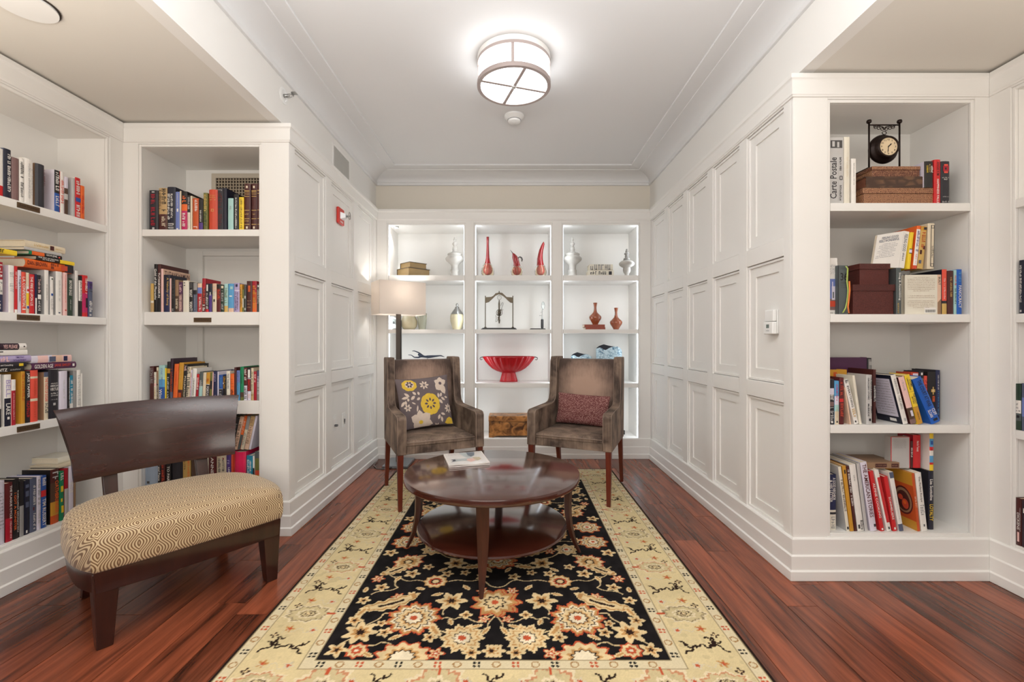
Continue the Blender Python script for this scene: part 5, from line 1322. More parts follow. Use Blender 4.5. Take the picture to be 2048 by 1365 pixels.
# right bay middle shelf
RUSTG = mat('rust_brown_glaze', (148, 76, 44), rough=.22, var=.18, vscale=12, coat=.7)
BRICKB = mat('rust_leather_book', (140, 66, 48), rough=.6, var=.3, vscale=50)
k = (YB + .10) / FPX / 5.689
for lab, x0, x1, ya, yb_ in (('rust leather book lying under another, below the rust vase', 800, 1025, 1248, 1221), ('rust leather book lying directly under the rust vase', 788, 1020, 1220, 1190)):
    xa, xb = X_at(1030 + x0 / 5.689, YB + .10), X_at(1030 + x1 / 5.689, YB + .10)
    za = ZCS[1] + (1248 - ya) * k + .0004; h = (ya - yb_) * k
    tb = thing('book', lab, 'book', (xa, YB + .10, za), group='rust books on display shelf')
    q = MB(); w_ = xb - xa
    q.box((0, 0, 0), (w_, .15, .003)); q.box((0, 0, h - .003), (w_, .15, h)); q.box((0, 0, .003), (w_, .004, h - .003)); q.build('cover', BRICKB, tb)
    q = MB(); q.box((.003, .0045, .0033), (w_ - .003, .146, h - .0033)); q.build('page_block', PAGES, tb)
vz = [(1248, 30), (1240, 31), (1215, 46), (1185, 66), (1165, 71), (1150, 66), (1125, 40), (1105, 22), (1080, 16), (1055, 14), (1030, 17), (1010, 21), (998, 23)]
lathe_thing('bottle_vase', 'rust brown glazed bottle vase standing alone on the shelf', 'vase', 1231.6, ZCS[1], vz, RUSTG, group='rust bottle vases')
lathe_thing('bottle_vase', 'rust brown glazed bottle vase standing on two rust books', 'vase', 1190, ZCS[1] + (1248 - 1190) * k, [(y - 62, w_) for y, w_ in vz], RUSTG, group='rust bottle vases', Y=YB + .17)

# third shelf: swimmer, red bowl, blue vases
SWM = mat('dark_blue_bronze', (58, 66, 84), rough=.35, metal=.6, var=.15, vscale=30)
ks = YC / FPX / 14.63
sw = thing('swimmer_sculpture', 'dark bronze figure of a diving swimmer on a small block', 'sculpture', (X_at(780 + 1090 / 14.63, YC), YC, ZCS[2] + .0004))
zsw = lambda y: Z_at(680 + y / 14.63, YC) - ZCS[2]
xsw = lambda x: (x - 1090) * ks
q = MB(); q.box((-.05, -.035, 0), (.05, .035, .16)); q.build('plinth', BLKWOOD, sw, bevel=.003)
q = MB(); q.tube([(0, 0, .1605), (0, 0, zsw(560))], .007, 8); q.build('pin', SWM, sw)
sk_pts = {'hip': (1110, 505, 0, .017, .013), 'waist': (1000, 505, 0, .015, .012), 'chest': (890, 470, 0, .020, .016), 'neck': (850, 440, 0, .009, .009), 'head': (805, 440, 0, .013, .014),
          'shA': (880, 425, .022, .009, .009), 'elA': (770, 365, .026, .006, .006), 'haA': (680, 335, .024, .005, .004), 'fiA': (625, 342, .024, .003, .002),
          'shB': (850, 525, -.022, .009, .009), 'elB': (720, 520, -.026, .0065, .0065), 'haB': (630, 455, -.024, .005, .004), 'fiB': (540, 448, -.024, .0035, .003),
          'hipA': (1130, 490, .010, .013, .012), 'knA': (1290, 485, .011, .009, .009), 'anA': (1480, 470, .010, .005, .005), 'toA': (1585, 515, .010, .003, .003),
          'hipB': (1130, 520, -.010, .013, .012), 'knB': (1280, 500, -.010, .009, .009), 'anB': (1470, 478, -.008, .005, .005), 'toB': (1570, 505, -.008, .003, .003)}
sk_e = [('hip', 'waist'), ('waist', 'chest'), ('chest', 'neck'), ('neck', 'head'), ('chest', 'shA'), ('shA', 'elA'), ('elA', 'haA'), ('haA', 'fiA'), ('chest', 'shB'), ('shB', 'elB'), ('elB', 'haB'), ('haB', 'fiB'),
        ('hip', 'hipA'), ('hipA', 'knA'), ('knA', 'anA'), ('anA', 'toA'), ('hip', 'hipB'), ('hipB', 'knB'), ('knB', 'anB'), ('anB', 'toB')]
me = bpy.data.meshes.new('figure'); ks_ = list(sk_pts)
me.from_pydata([(xsw(sk_pts[n][0]), sk_pts[n][2], zsw(sk_pts[n][1])) for n in ks_], [(ks_.index(a), ks_.index(b)) for a, b in sk_e], [])
me.materials.append(SWM)
o = bpy.data.objects.new('figure', me); COL.objects.link(o); o.parent = sw
o.modifiers.new('skin', 'SKIN')
for i, n in enumerate(ks_):
    me.skin_vertices[0].data[i].radius = (sk_pts[n][3], sk_pts[n][4])
me.skin_vertices[0].data[0].use_root = True
sd = o.modifiers.new('sub', 'SUBSURF'); sd.levels = 1; sd.render_levels = 2

REDC = mat('red_ceramic', (176, 14, 28), rough=.3, var=.06, coat=.15)
BOWLY = YB + .20
k = BOWLY / FPX / 6.5
bw = thing('footed_bowl', 'wide red fluted footed bowl with curled black handles', 'bowl', (X_at(940 + 500 / 6.5, BOWLY), BOWLY, ZCS[2] + .0004))
n = 96
def fl(r, z, amp):
    return [(r * (1 + amp * (abs(math.cos(12 * a)) - .6)) * math.cos(a), r * .62 * (1 + amp * (abs(math.cos(12 * a)) - .6)) * math.sin(a), z) for a in [2 * math.pi * j / n for j in range(n)]]
zb_ = lambda y: (490 - y) * k
q = MB()
rs = [(118, 490, .0), (112, 470, .03), (98, 420, .03), (88, 382, .02), (86, 372, 0), (110, 366, 0), (160, 350, .03), (210, 318, .08), (255, 275, .09), (295, 225, .09), (325, 180, .08), (333, 166, .04), (326, 162, .02), (300, 205, .03), (250, 268, .02), (160, 335, 0), (20, 352, 0)]
q.loft([fl(r * k, zb_(y), am) for r, y, am in rs]); q.build('bowl', REDC, bw, smooth=True)
for s in (-1, 1):
    q = MB(); q.tube([(s * (x - 500) * k, 0, zb_(y)) for x, y in ((826, 170), (850, 172), (872, 180), (874, 196), (862, 208), (848, 204), (846, 196))], [.006, .005, .0045, .004, .004, .0035, .003], 8); q.build('handle', GLASSD, bw, smooth=True)

DELFT, nt, b = nt_new('blue_white_glaze')
N, L = nt.nodes, nt.links
tc = N.new('ShaderNodeTexCoord'); v = N.new('ShaderNodeTexVoronoi'); v.inputs['Scale'].default_value = 42; v.feature = 'DISTANCE_TO_EDGE'
nz = N.new('ShaderNodeTexNoise'); nz.inputs['Scale'].default_value = 30; nz.inputs['Detail'].default_value = 4
L.new(tc.outputs['Object'], v.inputs['Vector']); L.new(tc.outputs['Object'], nz.inputs['Vector'])
mu = N.new('ShaderNodeMath'); mu.operation = 'MULTIPLY_ADD'; mu.inputs[1].default_value = 1.6; L.new(v.outputs['Distance'], mu.inputs[0]); L.new(nz.outputs['Fac'], mu.inputs[2])
cr = N.new('ShaderNodeValToRGB'); cr.color_ramp.elements[0].position = .42; cr.color_ramp.elements[0].color = lin((52, 104, 136)) + (1,)
cr.color_ramp.elements[1].position = .72; cr.color_ramp.elements[1].color = lin((186, 208, 218)) + (1,)
L.new(mu.outputs[0], cr.inputs[0]); L.new(cr.outputs[0], b.inputs['Base Color']); b.inputs['Roughness'].default_value = .3
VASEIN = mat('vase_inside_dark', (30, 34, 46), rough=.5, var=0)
def wave_vase(lab, x0, x1, ytop, hgt):
    xa, xb = X_at(1030 + x0 / 5.055, YC), X_at(1030 + x1 / 5.055, YC)
    t = thing('wave_vase', lab, 'vase', ((xa + xb) / 2, YC + .02, ZCS[2] + .0004), group='blue patterned vases')
    w = (xb - xa) / 2; n = 40
    def ring(f, zf, inset=0):
        out = []
        for j in range(n):
            a = 2 * math.pi * j / n
            x = w * f * math.copysign(abs(math.cos(a)) ** .6, math.cos(a)); y = .052 * f * math.copysign(abs(math.sin(a)) ** .8, math.sin(a))
            u = x / w
            front = math.sin(a) < 0
            ztop = hgt * (.985 - .10 * math.exp(-((u + .35) / .33) ** 2) * (1 if front else -.25) - .10 * max(0, u - .45) ** 2 * 4 - .22 * max(0, -u - .72) - .02)
            if not front: ztop += .012 * math.exp(-((u + .25) / .3) ** 2)
            out.append((x, y, ztop * zf + inset))
        return out
    q = MB(); q.loft([ring(.72, 0), ring(.80, .02), ring(.9, .25), ring(.98, .6), ring(1.0, .85), ring(1.0, .97), ring(.97, 1.0)], caps=False); q.build('body', DELFT, t, smooth=True)
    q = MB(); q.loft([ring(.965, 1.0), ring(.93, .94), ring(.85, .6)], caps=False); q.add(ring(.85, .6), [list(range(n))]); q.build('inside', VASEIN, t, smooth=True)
wave_vase('smaller pale blue patterned vase with wavy rim behind the chair', 566, 776, 240, Z_at(660 + 240 / 5.055, YC) - ZCS[2])
wave_vase('larger pale blue patterned vase with wavy rim behind the chair', 820, 1082, 155, Z_at(660 + 158 / 5.055, YC) - ZCS[2])

BURL, nt, b = nt_new('burl_wood')
N, L = nt.nodes, nt.links
tc = N.new('ShaderNodeTexCoord'); nz = N.new('ShaderNodeTexNoise'); nz.inputs['Scale'].default_value = 13; nz.inputs['Detail'].default_value = 5; nz.inputs['Distortion'].default_value = 1.2
L.new(tc.outputs['Object'], nz.inputs['Vector'])
cr = N.new('ShaderNodeValToRGB'); cr.color_ramp.elements[0].position = .34; cr.color_ramp.elements[0].color = lin((84, 48, 26)) + (1,)
cr.color_ramp.elements[1].position = .62; cr.color_ramp.elements[1].color = lin((206, 142, 78)) + (1,)
L.new(nz.outputs['Fac'], cr.inputs[0]); L.new(cr.outputs[0], b.inputs['Base Color']); b.inputs['Roughness'].default_value = .35
yc_ = YB + .035
kk = yc_ / FPX / 6.5
cx0, cx1 = X_at(940 + 240 / 6.5, yc_), X_at(940 + 850 / 6.5, yc_)
ch = thing('wooden_chest', 'burl wood chest with a hinged lid on the bottom display shelf', 'chest', ((cx0 + cx1) / 2, yc_, ZCS[3] + .0004))
w = (cx1 - cx0) / 2; hh = (1190 - 912) * kk
q = MB(); q.box((-w, 0, .018), (w, .22, hh * .72)); q.build('body', BURL, ch, bevel=.003)
q = MB(); q.box((-w - .002, -.002, hh * .72 + .002), (w + .002, .222, hh)); q.build('lid', BURL, ch, bevel=.004)
for sx in (-1, 1):
    for y_ in (.004, .17):
        q = MB(); q.prism([(sx * w, 0), (sx * w, .0175), (sx * (w - .09), .0175), (sx * (w - .055), .008), (sx * (w - .045), 0)], y_, y_ + .045, 'y'); q.build('foot', BURL, ch)
sb_ = thing('cable_box', 'tiny black box at the corner of the bottom display shelf beside the chair', 'box', (X_at(1243, YB + .2), YB + .2, ZCS[3] + .0005))
q = MB(); q.box((-.03, -.02, 0), (.03, .02, .045)); q.build('case', GLASSD, sb_, bevel=.004)
q = MB(); q.tube([(0, .021, .02), (0, .06, .01), (-.04, .1, .004)], .003, 6); q.build('cable', GLASSD, sb_)

# ------------------------------------------------------------------ ceiling and wall fittings
SHADEG, nt, b = nt_new('fixture_shade')
b.inputs['Base Color'].default_value = (.9, .9, .9, 1)
b.inputs['Emission Color'].default_value = (.97, .985, 1.0, 1); b.inputs['Emission Strength'].default_value = 4.5
BRUSHED = mat('brushed_bronze', (184, 170, 166), rough=.4, metal=.5, var=.05)
CLX, CLY, ZBOT, ZTOP, RF = .012, 2.83, 2.783, 2.919, .222
cf = thing('ceiling_light', 'drum ceiling light with white shade and bronze rings', 'ceiling light', (CLX, CLY, ZC))
q = MB(); q.lathe([(RF - .03, -.002), (RF + .004, -.002), (RF + .004, -.020), (RF - .004, ZTOP - ZC)], 48); q.build('canopy', WHITE, cf, smooth=True, sharp=40)
q = MB(); q.lathe([(RF - .005, ZTOP - ZC - .001), (RF - .005, ZBOT - ZC + .004)], 48, caps=False); q.build('shade', SHADEG, cf, smooth=True)
q = MB(); q.lathe([(.0, ZBOT - ZC + .005), (RF - .006, ZBOT - ZC + .005)], 48, caps=False); q.build('diffuser', SHADEG, cf)
def ring(zc, h, r0=RF - .004, r1=RF + .004):
    q = MB(); q.loft([[(r * math.cos(2 * math.pi * j / 56), r * math.sin(2 * math.pi * j / 56), z) for j in range(56)] for r, z in ((r0, zc - h / 2), (r1, zc - h / 2), (r1, zc + h / 2), (r0, zc + h / 2), (r0, zc - h / 2))], caps=False); return q
ring(ZTOP - ZC, .019).build('top_ring', BRUSHED, cf, smooth=True, sharp=40)
ring(ZBOT - ZC + .006, .026, RF - .015, RF + .006).build('bottom_ring', BRUSHED, cf, smooth=True, sharp=40)
for a in (-92, -2, 88, 178):
    q = MB(); q.box((RF - .005, -.0085, ZBOT - ZC + .018), (RF + .002, .0085, ZTOP - ZC - .006), M=Matrix.Rotation(R(a), 4, 'Z')); q.build('upright', BRUSHED, cf)
for a in (18, 108):
    q = MB(); q.box((-RF + .006, -.0095, ZBOT - ZC - .004 - a * .00001), (RF - .006, .0095, ZBOT - ZC + .003), M=Matrix.Rotation(R(a), 4, 'Z')); q.build('crossbar', BRUSHED, cf)
q = MB(); q.lathe([(0, ZBOT - ZC - .016), (.008, ZBOT - ZC - .014), (.016, ZBOT - ZC - .006), (.016, ZBOT - ZC - .003)], 16); q.build('finial', mat('nickel', (190, 190, 188)), cf, smooth=True)

PLASTIC = mat('white_plastic', (238, 238, 236), rough=.4, var=0)
sd = thing('smoke_detector', 'round white smoke detector on the ceiling behind the drum light', 'smoke detector', (X_at(1028, 3.56), 3.56, ZC))
q = MB(); q.lathe([(.078, -.0005), (.078, -.012), (.070, -.020), (.050, -.034), (.047, -.050), (.034, -.058), (0, -.060)], 32); q.build('body', PLASTIC, sd, smooth=True, sharp=35)
q = MB(); q.lathe([(.0485, -.040), (.0505, -.0365), (.052, -.0345)], 32, caps=False); q.build('slot', mat('slot_grey', (150, 150, 150), var=0), sd)
cs = thing('ceiling_disc', 'round white flush fitting on the bay ceiling above the plaque bookcase', 'ceiling fitting', (-1.955, 1.83, ZBAY))
q = MB(); q.lathe([(.095, -.0005), (.098, -.006), (.098, -.012), (.0, -.014)], 36); q.build('cover', PLASTIC, cs, smooth=True, sharp=35)
q = MB(); q.lathe([(.104, -.0004), (.104, -.004), (.099, -.004)], 36); q.build('gap_shadow_ring', GAP, cs)  # painted shade: dark ring for the shadow gap round the disc
sp = thing('sprinkler', 'white sidewall sprinkler high on the header wall', 'sprinkler', (-1.43, 2.85, 2.735), (0, R(90), 0))
q = MB(); q.lathe([(.05, .0005), (.05, .004), (.034, .006), (.030, .003), (.012, .003)], 28); q.build('escutcheon', PLASTIC, sp, smooth=True, sharp=35)
q = MB(); q.lathe([(.011, .003), (.011, .018), (.006, .022), (.005, .04)], 14); q.tube([(-.010, 0, .02), (-.012, 0, .04), (-.004, 0, .056)], .0022, 6); q.tube([(.010, 0, .02), (.012, 0, .04), (.004, 0, .056)], .0022, 6); q.build('nozzle', SILVER, sp, smooth=True)
q = MB(); q.box((-.016, -.018, .055), (-.003, .018, .058)); q.box((-.018, -.018, .058), (-.015, .018, .082)); q.build('deflector', SILVER, sp)

vt = thing('air_vent', 'white wall vent with upright louvres above the panelling', 'vent', (-1.430, 3.62, 2.588))
q = MB()
for a, b_ in (((0, 0, 0), (.006, .022, .197)), ((0, .368, 0), (.006, .39, .197)), ((0, .022, 0), (.006, .368, .018)), ((0, .022, .179), (.006, .368, .197))): q.box((a[0] + .0004, a[1], a[2]), b_)
q.build('frame', WHITE, vt).name = 'vent_frame'
q = MB(); q.box((.0004, .022, .018), (.001, .368, .179)); q.build('backing', mat('vent_grey', (120, 118, 112), var=0), vt)
y = .034
while y < .36:
    q = MB(); q.box((.0012, y, .0185), (.0052, y + .006, .1785)); q.build('louvre', mat('louvre_grey', (196, 194, 188), var=0, rough=.4), vt); y += .0168

xw = XL - .0255
al = thing('fire_alarm', 'red wall fire alarm strobe with a clear white lens', 'alarm', (xw, 3.71, 2.215))
q = MB(); q.box((.0005, -.062, -.066), (.022, .062, .066)); q.build('plate', mat('alarm_red', (214, 52, 40), rough=.4, var=0), al, bevel=.008)
q = MB(); q.loft([[(.0225, -.034, -.026), (.0225, .034, -.026), (.0225, .034, .030), (.0225, -.034, .030)], [(.060, -.018, -.012), (.060, .018, -.012), (.060, .018, .016), (.060, -.018, .016)]]); q.build('lens', mat('strobe_lens', (236, 238, 240), rough=.1, var=0), al)
q = MB(); q.tube([(.06, 0, 0), (.085, 0, .004)], .008, 10); q.tube([(.085 + .0, .02 * math.cos(a), .004 + .03 * math.sin(a)) for a in [2 * math.pi * i / 16 for i in range(17)]], .003, 6); q.build('reflector', SILVER, al, smooth=True)
q = MB(); put_text(q, 'FIRE', (0, 1, 0), (0, 0, 1), (.0228, 0, -.048), .06, .016); q.build('lettering', PLASTIC, al)

def outlet(label, y, z, kind):
    t = thing('wall_plate', label, 'outlet', (xw, y, z), group='wall plates on the panelling')
    q = MB(); q.box((.0005, -.037, -.060), (.006, .037, .060)); q.build('plate', PLASTIC, t, bevel=.002)
    q = MB(); q.box((.0062, -.017, -.034), (.0085, .017, .034)); q.build('insert', WHITE, t)
    q = MB()
    if kind == 0:
        q.box((.0087, -.010, -.024), (.030, .012, -.008))
    else:
        q.box((.0087, -.006, -.016), (.016, .006, .010)); q.tube([(.012, 0, -.016), (.012, .004, -.03)], .003, 6)
    q.build('plug', mat('grey_plug', (96, 96, 98), var=0), t)
outlet('white wall plate with a grey plug, nearer the bench', 3.60, .548, 0)
outlet('white wall plate with a small dark jack, nearer the floor lamp', 3.80, .541, 1)

th = thing('thermostat', 'white thermostat on the wall panelling beside the clock bookcase', 'thermostat', (XR + .0255, 2.505, 1.305), (0, 0, R(180)))
q = MB(); q.box((.0005, -.043, -.066), (.012, .043, .066)); q.build('base', PLASTIC, th, bevel=.004)
q = MB(); q.box((.0122, -.045, -.068), (.040, .045, .0)); q.build('lower_cover', PLASTIC, th, bevel=.006)
q = MB(); q.box((.0122, -.043, .002), (.034, .043, .066)); q.build('upper_cover', PLASTIC, th, bevel=.006)
q = MB(); q.box((.0403, -.012, -.034), (.0412, .014, -.014)); q.build('display', mat('lcd_grey', (110, 124, 118), var=0), th)
q = MB(); put_scribble(q, (0, 1, 0), (0, 0, 1), (.0407, .002, -.048), .034, .007, rb); q.build('lettering', mat('grey_print', (150, 150, 150), var=0), th)

# ------------------------------------------------------------------ floor lamp
fx, fy = -1.103, 4.43
LAMPX = thing('floor_lamp', 'floor lamp with a rectangular cream shade on a dark bronze post', 'lamp', (fx, fy, 0))
STEEL = mat('brushed_steel', (150, 158, 166), rough=.3, metal=.7, var=.04)
POST = mat('dark_bronze_post', (84, 76, 70), rough=.4, metal=.5, var=.05)
q = MB(); q.box((-.115, -.16, .0015), (.125, .15, .028)); q.build('base', STEEL, LAMPX, bevel=.003)
q = MB(); q.box((-.022, -.018, .0285), (.022, .018, 1.50)); q.build('post', POST, LAMPX, bevel=.002)
q = MB(); q.box((.0225, -.01, .25), (.028, .01, 1.40)); q.build('cord_channel', mat('dark_channel', (48, 44, 42), var=0), LAMPX)
LSH, nt, b = nt_new('linen_shade')
N, L = nt.nodes, nt.links
b.inputs['Base Color'].default_value = lin((234, 226, 218)) + (1,); b.inputs['Roughness'].default_value = .9
tr = N.new('ShaderNodeBsdfTranslucent'); tr.inputs[0].default_value = lin((240, 232, 224)) + (1,)
ms = N.new('ShaderNodeMixShader'); ms.inputs[0].default_value = .30
out = [n for n in N if n.type == 'OUTPUT_MATERIAL'][0]
L.new(b.outputs[0], ms.inputs[1]); L.new(tr.outputs[0], ms.inputs[2]); L.new(ms.outputs[0], out.inputs[0])
MS = Matrix.Rotation(R(33), 4, 'Z')
hw, hd, s0, s1 = .226, .134, 1.453, 1.768
q = MB()
for a, b_ in (((-hw, -hd, s0), (hw, -hd + .002, s1)), ((-hw, hd - .002, s0), (hw, hd, s1)), ((-hw, -hd + .002, s0), (-hw + .002, hd - .002, s1)), ((hw - .002, -hd + .002, s0), (hw, hd - .002, s1))):
    q.box(a, b_, M=MS)
q.build('shade', LSH, LAMPX)
q = MB(); q.tube([MS @ Vector((-hw + .003, 0, s1 - .03)), MS @ Vector((hw - .003, 0, s1 - .03))], .003, 6); q.build('spider', STEEL, LAMPX, smooth=True)
q = MB(); q.lathe([(.014, 1.5005), (.014, 1.53), (.03, 1.57), (.032, 1.60), (.022, 1.63), (0, 1.64)], 16); q.build('bulb', mat('bulb_glow', (255, 244, 226), emit=3, var=0), LAMPX, smooth=True)
ld = bpy.data.lights.new('lamp_bulb', 'POINT'); ld.energy = 3.4; ld.shadow_soft_size = .035; ld.color = (1.0, .975, .94)
lo = bpy.data.objects.new('lamp_bulb', ld); COL.objects.link(lo); lo.location = (fx, fy, 1.66)
cdm = MB(); cdm.tube([(fx - .02, fy - .155, .012), (fx - .10, fy - .19, .006), (fx - .16, fy - .18, .006), (-1.33, fy - .05, .006), (-1.335, fy + .1, .012)], .005, 6)
cd_ = cdm.build('cord', GLASSD, LAMPX, smooth=True); cd_.matrix_parent_inverse = Matrix.Translation((-fx, -fy, 0))

# ------------------------------------------------------------------ wing armchairs
VELVET, nt, b = nt_new('taupe_velvet')
N, L = nt.nodes, nt.links
tc = N.new('ShaderNodeTexCoord')
nz = N.new('ShaderNodeTexNoise'); nz.inputs['Scale'].default_value = 7; nz.inputs['Detail'].default_value = 5; nz.inputs['Distortion'].default_value = .5
L.new(tc.outputs['Object'], nz.inputs['Vector'])
cr = N.new('ShaderNodeValToRGB'); cr.color_ramp.elements[0].position = .34; cr.color_ramp.elements[0].color = lin((64, 49, 41)) + (1,)
cr.color_ramp.elements[1].position = .70; cr.color_ramp.elements[1].color = lin((146, 124, 107)) + (1,)
mp = N.new('ShaderNodeMapping'); mp.inputs['Scale'].default_value = (90, 90, 4); L.new(tc.outputs['Object'], mp.inputs['Vector'])
n2 = N.new('ShaderNodeTexNoise'); n2.inputs['Scale'].default_value = 1; L.new(mp.outputs[0], n2.inputs['Vector'])
ad = N.new('ShaderNodeMath'); ad.operation = 'MULTIPLY_ADD'; ad.inputs[1].default_value = .28; L.new(n2.outputs['Fac'], ad.inputs[0])
sb = N.new('ShaderNodeMath'); sb.operation = 'SUBTRACT'; sb.inputs[1].default_value = .14; L.new(nz.outputs['Fac'], sb.inputs[0]); L.new(sb.outputs[0], ad.inputs[2])
L.new(ad.outputs[0], cr.inputs[0]); L.new(cr.outputs[0], b.inputs['Base Color'])
b.inputs['Roughness'].default_value = .75; b.inputs['Sheen Weight'].default_value = .12; b.inputs['Sheen Roughness'].default_value = .4
b.inputs['Sheen Tint'].default_value = lin((190, 170, 150)) + (1,)
# the sheen of the back's nap is painted in as a pale rounded patch
VELBACK, nt, b = nt_new('taupe_velvet_sheen')
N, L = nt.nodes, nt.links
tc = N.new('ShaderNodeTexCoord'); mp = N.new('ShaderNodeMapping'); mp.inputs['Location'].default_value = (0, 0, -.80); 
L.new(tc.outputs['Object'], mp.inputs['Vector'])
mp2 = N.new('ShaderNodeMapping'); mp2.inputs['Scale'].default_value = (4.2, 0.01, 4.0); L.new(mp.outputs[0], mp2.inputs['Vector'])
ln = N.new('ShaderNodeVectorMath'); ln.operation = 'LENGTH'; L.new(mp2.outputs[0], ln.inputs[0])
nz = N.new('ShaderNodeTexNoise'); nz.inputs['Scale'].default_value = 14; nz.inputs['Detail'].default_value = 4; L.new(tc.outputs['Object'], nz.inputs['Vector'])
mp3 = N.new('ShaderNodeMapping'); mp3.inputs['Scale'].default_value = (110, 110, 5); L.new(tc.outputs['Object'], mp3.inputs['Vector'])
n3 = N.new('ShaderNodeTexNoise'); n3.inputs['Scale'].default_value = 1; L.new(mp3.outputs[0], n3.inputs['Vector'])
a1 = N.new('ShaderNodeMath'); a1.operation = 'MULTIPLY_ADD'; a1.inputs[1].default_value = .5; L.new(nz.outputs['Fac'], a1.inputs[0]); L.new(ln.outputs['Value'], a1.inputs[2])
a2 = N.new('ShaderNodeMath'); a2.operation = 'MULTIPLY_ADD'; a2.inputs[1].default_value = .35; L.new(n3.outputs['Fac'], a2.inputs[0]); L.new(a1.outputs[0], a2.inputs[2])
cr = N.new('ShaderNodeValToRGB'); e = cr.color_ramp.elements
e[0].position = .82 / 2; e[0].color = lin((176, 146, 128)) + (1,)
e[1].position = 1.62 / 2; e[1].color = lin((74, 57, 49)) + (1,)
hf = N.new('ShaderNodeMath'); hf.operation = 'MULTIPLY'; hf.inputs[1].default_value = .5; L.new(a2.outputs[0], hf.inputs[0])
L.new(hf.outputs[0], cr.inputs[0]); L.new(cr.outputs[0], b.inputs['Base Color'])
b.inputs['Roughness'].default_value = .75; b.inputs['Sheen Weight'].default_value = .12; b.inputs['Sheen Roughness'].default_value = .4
PIPING = mat('velvet_piping', (146, 126, 112), rough=.6, var=.05)

def armchair(label, loc, rz):
    t = thing('wing_armchair', label, 'armchair', loc, (0, 0, rz), group='taupe wing armchairs')
    hw, tk = .325, .068
    prof = [(.004, .394), (.0, .40), (.0, .640), (.012, .655), (.03, .660), (.36, .670), (.412, .678), (.442, .70), (.458, .745), (.466, .82), (.485, 1.035), (.492, 1.052), (.505, 1.058), (.622, 1.058), (.636, 1.050), (.640, 1.035), (.612, .40), (.606, .394)]
    for s in (-1, 1):
        q = MB(); xa, xb = (s * hw, s * (hw - tk)); q.prism(prof, min(xa, xb), max(xa, xb), 'x'); q.build('arm_and_wing', VELVET, t, bevel=.012, seg=3)
        q = MB()
        for xx in (s * (hw - .004), s * (hw - tk + .004)):
            q.tube([(xx, y - .001 if i < 4 else y, z) for i, (y, z) in enumerate([(.0, .41), (.0, .50), (.0, .60), (.0, .638), (.012, .656), (.03, .6625), (.36, .6725), (.410, .681), (.439, .703), (.454, .747), (.462, .82), (.481, 1.035), (.489, 1.053)])], .0022, 6)
        q.build('piping', PIPING, t, smooth=True)
    wi = hw - tk - .001
    q = MB()
    rings = []
    for (z, yf, yb_) in ((.30 + .13, .50, .598), (.50, .50, .604), (.56, .495, .607), (.70, .500, .612), (.85, .510, .622), (.99, .528, .630), (1.028, .538, .632), (1.036, .552, .630), (1.038, .59, .620)):
        rings.append([(-wi, yf, z), (-wi * .5, yf - .006, z), (0, yf - .009, z), (wi * .5, yf - .006, z), (wi, yf, z), (wi, yb_, z), (-wi, yb_, z)])
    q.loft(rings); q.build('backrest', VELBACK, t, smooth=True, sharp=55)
    q = MB()
    rings = []
    for (f, z) in ((1, .455), (1, .475), (.985, .486), (.93, .492), (.7, .4965), (.3, .498)):
        x_ = wi * f; y0, y1 = .245 - .238 * f, .245 + .25 * f
        rings.append([(-x_, y0, z), (-x_ * .5, y0 - .003 * f, z), (0, y0 - .004 * f, z), (x_ * .5, y0 - .003 * f, z), (x_, y0, z), (x_, y1, z), (0, y1, z), (-x_, y1, z)])
    q.loft(rings); q.build('seat_cushion', VELVET, t, smooth=True, sharp=60)
    q = MB(); q.tube([(-wi + .004, .006, .4755), (-wi * .5, .003, .4765), (0, .002, .477), (wi * .5, .003, .4765), (wi - .004, .006, .4755)], .003, 6); q.build('seat_piping', PIPING, t, smooth=True)
    q = MB(); q.box((-wi, .010, .394), (wi, .60, .4545)); q.build('seat_rail', VELVET, t, bevel=.004)
    for sx in (-1, 1):
        for (y0, y1, yy) in ((.006, .050, .012), (.560, .604, .64)):
            q = MB(); x0 = sx * (hw - .006); x1 = sx * (hw - .048)
            xa, xb = min(x0, x1), max(x0, x1)
            cx = (xa + xb) / 2; cyb = yy + .018
            q.loft([[(cx - .014, cyb - .015, .0), (cx + .014, cyb - .015, .0), (cx + .014, cyb + .015, .0), (cx - .014, cyb + .015, .0)],
                    [(xa, y0, .3935), (xb, y0, .3935), (xb, y1, .3935), (xa, y1, .3935)]])
            q.build('leg', CHAIRLEG, t, bevel=.002)
    for ch_ in t.children:                              # the sides draw in towards the back
        for v_ in ch_.data.vertices:
            v_.co.x *= 1 - .085 * max(0, min(1, v_.co.y / .62))
    return t
RUGZ = .009
AC1 = armchair('taupe velvet wing armchair holding the yellow flowered cushion', (-.502, 3.283, RUGZ + .001), R(26))
AC2 = armchair('taupe velvet wing armchair holding the maroon cushion', (.412, 3.366, RUGZ + .001), R(-24))

def pillow_surface(w, h, t, pinch=.06):
    def f(u, v, side):
        pu = u * (w / 2) * (1 - pinch * (1 - abs(v) ** 2.0) * abs(u) ** 3)
        pv = v * (h / 2) * (1 - pinch * (1 - abs(u) ** 2.0) * abs(v) ** 3)
        th = t / 2 * (max(0, 1 - abs(u) ** 2.6) * max(0, 1 - abs(v) ** 2.6)) ** .55
        return Vector((pu, side * th, pv))
    return f
def pillow_mesh(f, n=26):
    q = MB()
    for side in (-1, 1):
        k = len(q.v)
        for i in range(n + 1):
            for j in range(n + 1):
                u = math.sin((j / n * 2 - 1) * math.pi / 2); v = math.sin((i / n * 2 - 1) * math.pi / 2)
                q.v.append(tuple(f(u, v, side)))
        for i in range(n):
            for j in range(n):
                a = k + i * (n + 1) + j
                fa = [a, a + 1, a + n + 2, a + n + 1]
                q.f.append(fa if side < 0 else fa[::-1]); q.m.append(0)
    return q
